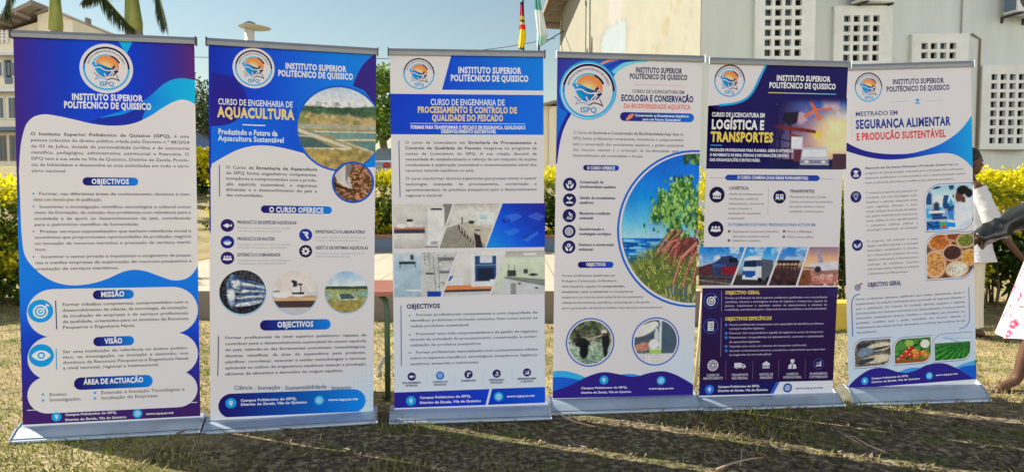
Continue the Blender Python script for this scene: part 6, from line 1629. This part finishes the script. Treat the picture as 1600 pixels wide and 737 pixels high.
wire('thin wire running level across the sky behind the pond banner', [(-60, 80, 23), (140, 86, 23), (300, 89.5, 23), (450, 92, 23), (606, 92, 23), (700, 85, 23), (790, 74, 23), (868, 60, 23.0)], .011)
wire('dark wire climbing from the navy flagpole to the roof eave', [(838, 76, 21.2), (850, 68, 21.6), (862, 60, 22.2), (884, 47, 22.8)], .018, M['pole'])

# ------------------------------------------------------------------ small cream hut behind the flags
def hut():
    Y = 27.0; g = -.3; root = thing('outbuilding', 'small cream outbuilding with a low grey roof, in the gap left of the mangrove banner', 'building', (2.5, Y, g))
    z = lambda y: ray(860, y, Y).z - g
    m = MB(); m.box((0, 2, z(166) / 2), (3.0, 4, z(166))); m.build('wall', M['cream'], root)
    m = MB(); m.prism([Vector((-1.8, 0, z(168))), Vector((0, 0, z(150))), Vector((1.8, 0, z(164))), Vector((1.8, 0, z(168))), Vector((0, 0, z(154))), Vector((-1.8, 0, z(171)))], (0, -.4, 0), (0, 4.4, 0)); m.build('roof', M['roof'], root)
    m = MB(); m.box((-1.0, -.04, z(230)), (.18, .1, z(170) - z(290))); m.build('pilaster', M['white_paint'], root)
hut()

# ------------------------------------------------------------------ lecture building on the right: lit gable, shaded front with stepping vent-block windows
def lecture_building():
    C0 = Vector((3.76, 14.24, -.2))
    f = Vector((.970, .243, 0)); nrm = Vector((.243, -.970, 0)); gd = Vector((-.243, .970, 0)); gn = Vector((-.970, -.243, 0))
    root = thing('lecture_building', 'large cream building with a sunlit gable and stepping white vent block windows', 'building', C0)
    P = lambda s, d, z: f * s + nrm * d + Vector((0, 0, z + .2))          # along the front, out of it, height above datum
    G = lambda s, d, z: gd * s + gn * d + Vector((0, 0, z + .2))          # along the gable
    # front wall
    m = MB(); m.prism([P(.012, 0, -.5), P(26, 0, -.5), P(26, 0, 11), P(.012, 0, 11)], (0, 0, 0), -nrm * .3); m.build('front_wall', M['facade'], root)
    # gable wall, gridded so that its pale patch, band and tan streaks can be coloured
    LW = 9.1
    def top(s): return 7.05 + (LW - s) * .5
    ns, nzr = 92, 90; S, T = np.meshgrid(np.linspace(.0, LW, ns), np.linspace(0, 1, nzr), indexing='ij'); Z = -.5 + T * (np.vectorize(top)(S) + .5)
    V = np.array([tuple(G(a, 0.0, b)) for a, b in zip(S.ravel(), Z.ravel())])
    col = np.array([lin((224, 219, 198))] * len(V)) * .44
    # photo coordinates of each wall point, for reading off where the marks sit
    W = V + np.array(C0); dd = W[:, 1] * math.cos(PITCH) - (W[:, 2] - CAM_H) * math.sin(PITCH); hh = W[:, 1] * math.sin(PITCH) + (W[:, 2] - CAM_H) * math.cos(PITCH)
    qx = 800 + FOC * W[:, 0] / dd; qy = 368.5 - FOC * hh / dd
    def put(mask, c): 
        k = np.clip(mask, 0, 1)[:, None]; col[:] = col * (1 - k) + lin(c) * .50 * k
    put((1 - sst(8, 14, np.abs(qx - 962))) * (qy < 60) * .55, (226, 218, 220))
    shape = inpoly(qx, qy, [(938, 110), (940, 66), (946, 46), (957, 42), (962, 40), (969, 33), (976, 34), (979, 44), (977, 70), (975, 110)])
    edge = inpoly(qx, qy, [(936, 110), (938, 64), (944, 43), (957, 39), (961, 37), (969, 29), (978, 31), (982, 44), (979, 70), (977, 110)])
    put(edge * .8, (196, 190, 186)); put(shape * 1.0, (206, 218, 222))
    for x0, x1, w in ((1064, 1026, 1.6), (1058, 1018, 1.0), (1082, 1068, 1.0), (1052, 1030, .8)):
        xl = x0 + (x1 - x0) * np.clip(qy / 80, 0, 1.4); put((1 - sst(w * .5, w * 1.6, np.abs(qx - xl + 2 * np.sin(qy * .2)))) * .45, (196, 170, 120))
    i = (np.arange(ns - 1)[:, None] * nzr + np.arange(nzr - 1)[None]).ravel()
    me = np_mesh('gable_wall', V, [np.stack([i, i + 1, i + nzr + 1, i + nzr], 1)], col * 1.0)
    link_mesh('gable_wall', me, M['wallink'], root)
    m = MB(); m.prism([G(.31, -.02, -.5), G(LW, -.02, -.5), G(LW, -.02, top(LW)), G(.31, -.02, top(.31))], (0, 0, 0), -gn * .25); m.build('gable_core', M['cream'], root)
    m = MB(); m.prism([G(LW, 0, -.5), G(LW, 0, top(LW)), G(LW, -24, top(LW)), G(LW, -24, -.5)], (0, 0, 0), gd * -.25); m.build('rear_wall', M['cream'], root)
    # roof sheet overhanging the gable, with purlin ends under it
    sl = lambda s: top(s) + .02
    m = MB(); a, b, c, d = G(LW + .55, .62, sl(LW + .55)), G(-1.0, .62, sl(-1.0)), G(-1.0, -24, sl(-1.0)), G(LW + .55, -24, sl(LW + .55))
    m.prism([a, b, c, d], (0, 0, 0), (0, 0, .07)); rf = m.build('roof', M['roof'], root)
    for k in range(9):
        s = LW + .3 - k * 1.1; m = MB(); q = G(s, .28, sl(s) - .075); Mx = Matrix((gn, gd, Vector((0, 0, 1)))).transposed(); m.box(q, (.74, .09, .12), Mx); m.build('purlin', M['wood'], rf)
    m = MB(); m.prism([G(LW + .5, .60, sl(LW + .5) - .14), G(-1, .60, sl(-1) - .14), G(-1, .60, sl(-1) - .0), G(LW + .5, .60, sl(LW + .5) - .0)], (0, 0, 0), gn * .035); m.build('barge_board', M['wood'], rf)
    # stepping windows: wedge-shaped boxes of vent blocks, left edge flush, right edge standing out
    tops = [(1.16, 5.83), (3.02, 5.22), (4.98, 4.76), (6.88, 4.18), (8.80, 3.62), (10.7, 3.05)]
    for k, (s0, zt) in enumerate(tops):
        Wd, Hh, pit, hol = 1.16, 1.86, .2, .132
        a = P(s0, .10, zt); e = P(s0 + Wd, .42, zt); u = (e - a); Wf = u.length; u = u.normalized(); w = Vector((0, 0, 1)); n = u.cross(w); n = n if n.dot(nrm) > 0 else -n
        Q = lambda i, j, d=0: a + u * i - w * j + n * d
        cols = 4; x0 = (Wf - (cols - 1) * pit - hol) * .42; rows = 8; y0 = .20
        m = MB()
        def bar(i0, i1, j0, j1, th=.11): m.prism([Q(i0, j1), Q(i1, j1), Q(i1, j0), Q(i0, j0)], (0, 0, 0), -n * th)
        bar(0, x0, 0, Hh); bar(x0 + (cols - 1) * pit + hol, Wf, 0, Hh)
        bar(x0, x0 + (cols - 1) * pit + hol, 0, y0); bar(x0, x0 + (cols - 1) * pit + hol, y0 + (rows - 1) * pit + hol, Hh)
        for c in range(cols - 1): bar(x0 + c * pit + hol, x0 + (c + 1) * pit, y0, y0 + (rows - 1) * pit + hol)
        for r_ in range(rows - 1):
            for c in range(cols): bar(x0 + c * pit, x0 + c * pit + hol, y0 + r_ * pit + hol, y0 + (r_ + 1) * pit)
        # top, bottom and right reveal of the wedge
        br = P(s0 + Wd + .22, 0, zt); bl = P(s0, 0, zt)
        for zz, th in ((0, .05), (-Hh + .05, .05)): m.prism([Q(0, -.003 - zz if zz == 0 else -zz, -.112), Q(Wf, -.003 if zz == 0 else -zz, -.112), br + Vector((0, 0, zz)), bl + Vector((0, 0, zz))], (0, 0, 0), (0, 0, -th))
        m.prism([Q(Wf, .0, -.112), br, br - w * Hh, Q(Wf, Hh, -.112)], (0, 0, 0), -u * .05)
        o = m.build('vent_block_window', M['block'], root)
        d = MB(); d.prism([Q(.03, .06, -.16), Q(Wf - .06, .06, -.16), Q(Wf - .06, Hh - .06, -.16), Q(.03, Hh - .06, -.16)], (0, 0, 0), -n * .02); d.build('dark_opening', M['dark'], o)
        for c in range(2): 
            d = MB(); d.prism([Q(.25 + c * .42, .1, -.145), Q(.32 + c * .42, .1, -.145), Q(.32 + c * .42, Hh - .1, -.145), Q(.25 + c * .42, Hh - .1, -.145)], (0, 0, 0), -n * .01); d.build('window_bar', M['steel_blue'], o)
    for s0, zt in ((3.78, 5.25), (7.75, 5.28)):
        m = MB(); Mx = Matrix((f, nrm, Vector((0, 0, 1)))).transposed(); m.box(P(s0, .30, zt + .30), (.82, .34, .58), Mx); o = m.build('air_conditioner', M['white_paint'], root, bevel=.015)
        m = MB(); q = P(s0 - .12, .475, zt + .30); m.tube([q, q + nrm * .012], .22, 24); m.build('fan_grille', M['dark_metal'], o)
        for dx in (-.3, .3):
            m = MB(); m.box(P(s0 + dx, .26, zt - .02), (.04, .52, .04), Mx); m.box(P(s0 + dx, .02, zt - .07), (.04, .04, .14), Mx); m.build('bracket', M['dark_metal'], o)
        m = MB(); m.box(P(s0 - .395 + .0, .30, zt + .3), (.035, .30, .5), Mx); m.build('side_vent', M['steel_blue'], o)
    m = MB(); m.tube([P(6.35, .03, 7.5), P(6.33, .03, 4.80)], .014, 6); m.build('conduit', M['concrete'], root)
    m = MB(); m.tube([P(6.62, .03, 4.86), P(6.86, .03, 4.76), P(6.86, .03, 2.2)], .02, 6); m.build('conduit', M['wood'], root)
lecture_building()

# ------------------------------------------------------------------ school desk behind the pond banner, stick in the next gap
def desk():
    root = thing('school_desk', 'school desk with a red brown top and green tube legs behind the pond banner', 'desk', (-1.27, 4.46, -.0), .06)
    m = MB(); m.box((0, 0, .665), (1.08, .62, .028)); m.build('desk_top', M['desk_top'], root, bevel=.006)
    for sx in (-1, 1):
        x = sx * .50
        m = MB(); m.tube([(x, -.27, .0), (x, -.27, .56), (x - sx * .01, -.25, .62), (x - sx * .05, -.2, .645)], .017, 10); m.tube([(x, .27, .0), (x, .27, .56), (x, .25, .63), (x - sx * .05, .2, .645)], .017, 10); m.build('leg_frame', M['green_tube'], root)
        m = MB(); m.tube([(x - sx * .05, -.245, .15), (x - sx * .055, -.24, .20), (x - sx * .055, .24, .20), (x - sx * .05, .245, .15)], .012, 8); m.build('foot_rail', M['pale_tube'], root)
desk()
st = MB(); A, B = ray(1097, 452, 4.75), ray(1084, 618, 4.62); st.tube([Vector((0, 0, 0)), (A - B) * .5 + Vector((.004, 0, 0)), A - B], [.011, .010, .008], 8); so = st.build('wooden_stick', mat('pale_wood', (.45, .38, .27), .7)); so.location = (B.x, B.y, B.z - .02)
tag(so, 'thin pale wooden stick leaning in the gap right of the mangrove banner', 'stick')
# ------------------------------------------------------------------ people
M['skin'] = mat('brown_skin', (.095, .046, .028), .58, spec=.25, noise=(9, (.12, .06, .038), .35, .65))
M['hair'] = mat('black_hair', (.010, .009, .009), .6, bump=(120, .8, .006))
M['eye'] = mat('eye_white', (.7, .68, .64), .2)
M['iris'] = mat('dark_iris', (.02, .012, .008), .15)
M['shirt'] = mat('white_cotton', (.62, .61, .63), .85, bump=(18, .35, .02))
M['cream_cloth'] = mat('cream_cloth', (.68, .62, .50), .85, bump=(14, .3, .02))
M['satin'] = mat('black_satin', (.014, .015, .013), .33, spec=.6, bump=(5, .25, .04))
M['floral'] = mat('floral_cotton', rough=.8, spec=.2, attr='ink', bump=(10, .2, .02))
M['sandal'] = mat('brown_leather', (.05, .03, .02), .5)

def evaluated(o):
    dg = bpy.context.evaluated_depsgraph_get(); dg.update()
    me = bpy.data.meshes.new_from_object(o.evaluated_get(dg))
    return me
def skin_grow(J, bones, root):
    """J: name -> (point, radius); one skinned surface"""
    me = bpy.data.meshes.new('skeleton'); names = list(J)
    me.from_pydata([J[k][0] for k in names], [(names.index(a), names.index(b)) for a, b in bones], [])
    o = bpy.data.objects.new('skeleton', me); COL.objects.link(o)
    o.modifiers.new('skin', 'SKIN').use_smooth_shade = True
    sv = me.skin_vertices[0].data
    for i, k in enumerate(names): sv[i].radius = (J[k][1], J[k][1]); sv[i].use_root = (k == root)
    s = o.modifiers.new('sub', 'SUBSURF'); s.levels = 2; s.render_levels = 2
    r = evaluated(o); bpy.data.objects.remove(o); bpy.data.meshes.remove(me)
    return r
def hand(m, w, d, up, side, L=.17, curl=.5):
    """palm and five separate bent fingers; w wrist, d direction, up = back of the hand, side = thumb side"""
    d = Vector(d).normalized(); up = Vector(up); up = (up - d * up.dot(d)).normalized(); s = d.cross(up).normalized() * side
    m.loft([[w + d * a + s * (b * math.cos(t)) + up * (c * math.sin(t)) for t in [k * math.pi / 5 for k in range(10)]] for a, b, c in ((-.02, .024, .021), (.02, .030, .019), (.055, .040, .016), (.085, .042, .014), (.092, .036, .010))])
    for k, (off, ln) in enumerate(((.030, .072), (.0105, .082), (-.0095, .076), (-.029, .060))):
        p = w + d * .082 + s * off; dd = (d + s * off * 2.2).normalized(); pts = [p]
        for j in range(3):
            a = curl * (.25 + .45 * j); v = dd * math.cos(a) - up * math.sin(a); p = p + v * ln * (.44, .32, .24)[j]; pts.append(p)
        m.tube([pts[0] - dd * .02] + pts, [.0095, .0095, .009, .0082, .006], 8)
    p = w + d * .022 + s * .026; pts = [p, p + (d * .6 + s * .75 - up * .15).normalized() * .04, p + (d * .6 + s * .75 - up * .15).normalized() * .04 + (d * .95 + s * .25 - up * .2).normalized() * .03, ]
    pts.append(pts[-1] + (d * 1.0 + s * .02 - up * .3).normalized() * .024)
    m.tube([p - d * .01] + pts[1:], [.013, .0115, .010, .007], 8)
def head(m, c, yaw, pitch=0.0, sc=1.0):
    Rm = Matrix.Rotation(yaw, 3, 'Z') @ Matrix.Rotation(pitch, 3, 'Y')
    q = lambda x, y, z: Vector(c) + Rm @ (Vector((x, y, z)) * sc)
    def E(x, y, z, a, b, d, rot=None): m.ell(q(x, y, z), (a * sc, b * sc, d * sc), Rm if rot is None else Rm @ rot, 16, 11)
    E(-.012, 0, .028, .098, .076, .092); E(.022, 0, -.035, .066, .060, .078); E(.040, 0, -.082, .036, .036, .026)     # skull, face, chin
    E(.086, 0, -.022, .015, .014, .016); E(.078, 0, .004, .012, .010, .026); E(.083, .012, -.026, .010, .009, .009); E(.083, -.012, -.026, .010, .009, .009)
    E(.076, 0, -.050, .013, .026, .0075); E(.074, 0, -.060, .013, .022, .0085)                                              # lips
    E(.068, .031, .022, .016, .022, .009); E(.068, -.031, .022, .016, .022, .009); E(.060, .038, -.02, .022, .022, .022); E(.060, -.038, -.02, .022, .022, .022)
    for s in (-1, 1): E(-.008, s * .074, -.010, .018, .008, .030)
    return q, Rm
def person(label, loc, rz, J, bones, headspec, hands):
    root = thing('person', label, 'person', loc, rz)
    g = skin_grow(J, bones, 'pelvis')
    bm = bmesh.new(); bm.from_mesh(g)
    bmesh.ops.holes_fill(bm, edges=[e for e in bm.edges if len(e.link_faces) < 2], sides=0)
    bmesh.ops.triangulate(bm, faces=[f for f in bm.faces if len(f.verts) > 4]); print('NM', len([e for e in bm.edges if not e.is_manifold]))
    m = MB(); q, Rm = head(m, *headspec)
    for h in hands: hand(m, *h)
    bmesh.ops.recalc_face_normals(bm, faces=bm.faces[:])
    t = m.mesh('t'); bm2 = bmesh.new(); bm2.from_mesh(t); bmesh.ops.recalc_face_normals(bm2, faces=bm2.faces[:]); bm2.to_mesh(t); bm2.free(); bm.from_mesh(t)
    me = bpy.data.meshes.new('body'); bm.to_mesh(me); bm.free()
    o = bpy.data.objects.new('body', me); COL.objects.link(o)
    rm = o.modifiers.new('remesh', 'REMESH'); rm.mode = 'VOXEL'; rm.voxel_size = .0065; rm.adaptivity = 0; rm.use_smooth_shade = True
    sm = o.modifiers.new('smooth', 'SMOOTH'); sm.factor = .5; sm.iterations = 3
    r = evaluated(o); bpy.data.objects.remove(o)
    bm = bmesh.new(); bm.from_mesh(r); left = set(bm.verts); parts = []
    while left:
        seed = left.pop(); st = [seed]; comp = [seed]
        while st:
            for ed in st.pop().link_edges:
                for w_ in ed.verts:
                    if w_ in left: left.discard(w_); st.append(w_); comp.append(w_)
        parts.append(comp)
    parts.sort(key=len, reverse=True)
    if len(parts) > 1: bmesh.ops.delete(bm, geom=[v for c_ in parts[1:] for v in c_], context='VERTS')
    print('BODY pieces', [len(c_) for c_ in parts[:6]])
    bm.to_mesh(r); bm.free()
    r.materials.clear(); r.polygons.foreach_set('use_smooth', [True] * len(r.polygons))
    b = link_mesh('body', r, M['skin'], root)
    for s in (-1, 1):
        e = MB(); e.ell(q(.066, s * .030, .004), (.0125,) * 3, None, 12, 8); eo = e.build('eye', M['eye'], root)
        e = MB(); e.ell(q(.0765, s * .031, .004), (.0035, .0055, .0055), Rm, 10, 7); e.build('iris', M['iris'], eo)
    return root, q, Rm
def ringz(c, rx, ry, n=28, fold=0.0, k=7, ph=0.0, M3=None):
    out = []
    for i in range(n):
        a = 2 * math.pi * i / n; f = 1 + fold * math.sin(k * a + ph)
        v = Vector((rx * f * math.cos(a), ry * f * math.sin(a), 0))
        if M3 is not None: v = M3 @ v
        out.append(Vector(c) + v)
    return out
BONES = [('pelvis', 'waist'), ('waist', 'chest'), ('chest', 'collar'), ('collar', 'neck'), ('neck', 'skull'),
         ('collar', 'shL'), ('shL', 'elL'), ('elL', 'wrL'), ('collar', 'shR'), ('shR', 'elR'), ('elR', 'wrR'),
         ('pelvis', 'hpL'), ('hpL', 'knL'), ('knL', 'anL'), ('anL', 'toL'), ('pelvis', 'hpR'), ('hpR', 'knR'), ('knR', 'anR'), ('anR', 'toR')]
def joints(k=1.0, **over):
    J = {'pelvis': ((0, 0, .92), .125), 'waist': ((.005, 0, 1.07), .108), 'chest': ((.0, 0, 1.24), .122), 'collar': ((-.01, 0, 1.385), .075), 'neck': ((.0, 0, 1.455), .050), 'skull': ((.005, 0, 1.53), .055),
         'shL': ((-.01, .165, 1.365), .056), 'elL': ((-.02, .215, 1.09), .040), 'wrL': ((.03, .225, .86), .026), 'shR': ((-.01, -.165, 1.365), .056), 'elR': ((-.02, -.215, 1.09), .040), 'wrR': ((.03, -.225, .86), .026),
         'hpL': ((0, .085, .86), .098), 'knL': ((.015, .095, .47), .056), 'anL': ((-.02, .10, .075), .036), 'toL': ((.135, .115, .026), .028),
         'hpR': ((0, -.085, .86), .098), 'knR': ((.015, -.095, .47), .056), 'anR': ((-.02, -.10, .075), .036), 'toR': ((.135, -.115, .026), .028)}
    for a, b in over.items(): J[a] = b
    return {a: (tuple(Vector(p) * k), r * k) for a, (p, r) in J.items()}

def slv(a, b, c, r, m_, root, w_=1.0):
    a, b, c = Vector(a), Vector(b), Vector(c); rings = []
    pts = [a + (b - a) * (i / 7) for i in range(8)] + [b + (c - b) * (i / 8) for i in range(1, 8)]
    t = MB(); rr = [r * (1 + w_ * (.10 * math.sin(i * 2.3) + .05 * math.sin(i * 5.1))) * (1 - .018 * i * w_) for i in range(len(pts))]
    ax = (c - a).normalized(); u = ax.cross(Vector((0, 0, 1))).normalized(); w = u.cross(ax); rings = []
    for i, (p, q) in enumerate(zip(pts, rr)):
        rings.append([p + (u * math.cos(k * .2618) + w * math.sin(k * .2618)) * q * (1 + w_ * (.13 * math.sin(3 * k * .2618 + i * .9) + .09 * math.sin(5 * k * .2618 - i * 1.7) + .05 * math.sin(2 * i + k))) for k in range(24)])
    rings.append([p * .55 + (pts[-1]) * .45 for p in rings[-1]])
    t.loft(rings, cap=False); return t.build('sleeve', m_, root)

# woman in white behind the last banner: profile to the right, near arm held out
def woman_in_white():
    Y = 6.5; p = ray(1508, 400, Y); g = gz(p.x, Y)
    J = joints(1.0, elR=((.09, -.205, 1.05), .040), wrR=((.355, -.24, .74), .026))
    w = Vector(J['wrR'][0]); dirn = (w - Vector(J['elR'][0]) + Vector((.04, 0, -.02)))
    root, q, Rm = person('woman in white top and long cream skirt, half hidden behind the food safety banner', (p.x, Y, g), R(4), J, BONES, ((.035, 0, 1.60), 0.0, .06),
                         [(w, dirn, (.5, .3, .8), 1, .17, .5), (Vector(J['wrL'][0]), (.1, 0, -1), (0, 1, 0), 1, .17, .6)])
    h = MB(); h.ell(q(-.032, 0, .052), (.098, .083, .090), Rm, 20, 14); h.ell(q(-.10, 0, .012), (.045, .058, .060), Rm); h.build('hair', M['hair'], root, 0)
    for s in (-.03, .02, .055):
        h = MB(); h.tube([q(-.06, s, -.02), q(-.055, s * 1.4, -.10), q(-.015, s * 2.2 - .02, -.19), q(.03, s * 2 - .05, -.27)], [.022, .02, .017, .010], 8); h.build('braid', M['hair'], root)
    t = MB(); t.loft([ringz((-.005, 0, 1.425), .062, .085), ringz((-.005, 0, 1.395), .095, .165), ringz((.0, 0, 1.33), .125, .205), ringz((.012, 0, 1.20), .140, .195, fold=.01), ringz((.02, 0, 1.07), .142, .180, fold=.02), ringz((.015, 0, .95), .155, .195, fold=.03), ringz((.02, 0, .80), .185, .215, fold=.05, ph=1), ringz((.03, 0, .70), .205, .235, fold=.06, ph=1.3)], cap=False); t.build('top', M['shirt'], root)
    for s, el in ((1, 'elL'), (-1, 'elR')):
        a = Vector((-.01, s * .12, 1.36)); b = Vector(J[el][0]); slv(a, a + (b - a) * .5, b + Vector((.02, 0, -.03)), .086, M['shirt'], root, .18)
    t = MB(); t.loft([ringz((0, 0, 1.0), .130, .165), ringz((.0, 0, .86), .150, .190), ringz((.0, 0, .55), .135, .180, fold=.03), ringz((.0, 0, .25), .130, .185, fold=.05, ph=.6), ringz((.0, 0, .10), .132, .190, fold=.06, ph=.8)], cap=False); t.build('long_skirt', M['cream_cloth'], root)
    for s in (-1, 1):
        t = MB(); t.prism([Vector((-.06, s * .10 - .035, 0)), Vector((.17, s * .115 - .04, 0)), Vector((.18, s * .115 + .03, 0)), Vector((-.06, s * .10 + .035, 0))], (0, 0, -.004), (0, 0, .012)); t.build('sandal', M['sandal'], root)
woman_in_white()

# woman at the right picture edge: reaching left to the banner
def woman_in_floral():
    Y = 4.62; p = ray(1658, 400, Y); g = gz(p.x, Y)
    loc = Vector((p.x, Y, g)); rz = R(176)
    Mi = Matrix.Rotation(-rz, 3, 'Z')
    loc_of = lambda px, py, yy: Mi @ (ray(px, py, yy) - loc)
    wr = loc_of(1520, 378, 4.58); el = loc_of(1574, 350, 4.62); 
    J = joints(.985, anL=((.30, .075, .075), .036), toL=((.44, .105, .026), .028), knL=((.20, .085, .47), .056), anR=((-.12, -.09, .075), .036), toR=((.02, -.12, .026), .028), knR=((-.02, -.09, .47), .056))
    J['elL'] = (tuple(el), .040); J['wrL'] = (tuple(wr), .026)
    root, q, Rm = person('woman in black satin jacket and white floral skirt reaching in from the right edge', loc, rz, J, BONES, ((.035, 0, 1.575), 0.15, .05),
                         [(wr, wr - el, (.1, .9, .3), 1, .17, .9), (Vector(J['wrR'][0]), (.1, 0, -1), (0, -1, 0), -1, .17, .6)])
    h = MB(); h.ell(q(-.030, 0, .050), (.100, .086, .092), Rm, 20, 14); h.ell(q(-.115, 0, .03), (.05, .055, .055), Rm); h.build('hair', M['hair'], root)
    t = MB(); t.loft([ringz((-.01, 0, 1.41), .070, .09), ringz((-.01, 0, 1.375), .10, .165), ringz((.0, 0, 1.31), .130, .205), ringz((.005, 0, 1.18), .138, .195, fold=.02), ringz((.005, 0, 1.04), .130, .175, fold=.03), ringz((.005, 0, .95), .150, .195, fold=.04)], cap=False); t.build('jacket', M['satin'], root)
    slv((-.01, .14, 1.345), J['elL'][0], J['wrL'][0], .078, M['satin'], root); slv((-.01, -.14, 1.345), J['elR'][0], J['wrR'][0], .070, M['satin'], root)
    # floral skirt, printed with blossoms on twigs
    nz_, na = 70, 150; V = []; 
    for j in range(nz_):
        t = j / (nz_ - 1); z = 1.0 - .66 * t; rx = .125 + .165 * t ** .8; ry = .165 + .165 * t ** .8
        for i in range(na):
            a = 2 * math.pi * i / na; f = 1 + .075 * t * math.sin(9 * a + 1.3) + .03 * t * math.sin(4 * a + 3 * t)
            V.append((rx * f * math.cos(a) + .02 * t, ry * f * math.sin(a), z + .012 * t * math.sin(5 * a)))
    V = np.array(V); A = np.tile(np.arange(na) / na, nz_); T = np.repeat(np.linspace(0, 1, nz_), na)
    P = Pic(A * 2.0, T * .66, (206, 202, 203)); r = np.random.default_rng(4)
    for _ in range(60):
        x, y = r.random() * 2, r.random() * .66; a = r.random() * 6.28; l = .05 + .09 * r.random(); P.line(x, y, x + l * math.cos(a), y + l * math.sin(a), .009, (96, 84, 88))
    for _ in range(210):
        x, y = r.random() * 2, r.random() * .66; c = [(190, 70, 110), (206, 96, 136), (170, 60, 90), (216, 130, 160), (150, 140, 160)][r.integers(5)]; R0 = .011 + .017 * r.random()
        for k in range(5): P.ell(x + R0 * .9 * math.cos(k * 1.257), y + R0 * .9 * math.sin(k * 1.257), R0 * .62, R0 * .62, c, .25)
        P.ell(x, y, R0 * .35, R0 * .35, (240, 220, 210), .3)
    i = np.arange(nz_ - 1)[:, None] * na; k = np.arange(na)[None]; a = (i + k).ravel(); b = (i + (k + 1) % na).ravel()
    me = np_mesh('skirt', V, [np.stack([a, b, b + na, a + na], 1)], lin(P.c), smooth=True); link_mesh('skirt', me, M['floral'], root)
    for s, (ax, tx) in ((1, (.30, .44)), (-1, (-.12, .02))):
        t = MB(); y = s * .092; t.prism([Vector((ax - .05, y - .034, 0)), Vector((tx + .03, y - .036 + s * .012, 0)), Vector((tx + .04, y + .034 + s * .012, 0)), Vector((ax - .05, y + .034, 0))], (0, 0, -.008), (0, 0, .010))
        t.tube([(tx - .05, y - .04, .01), (tx - .05, y, .062), (tx - .05, y + .045, .01)], .008, 6); t.build('sandal', M['sandal'], root)
woman_in_floral()
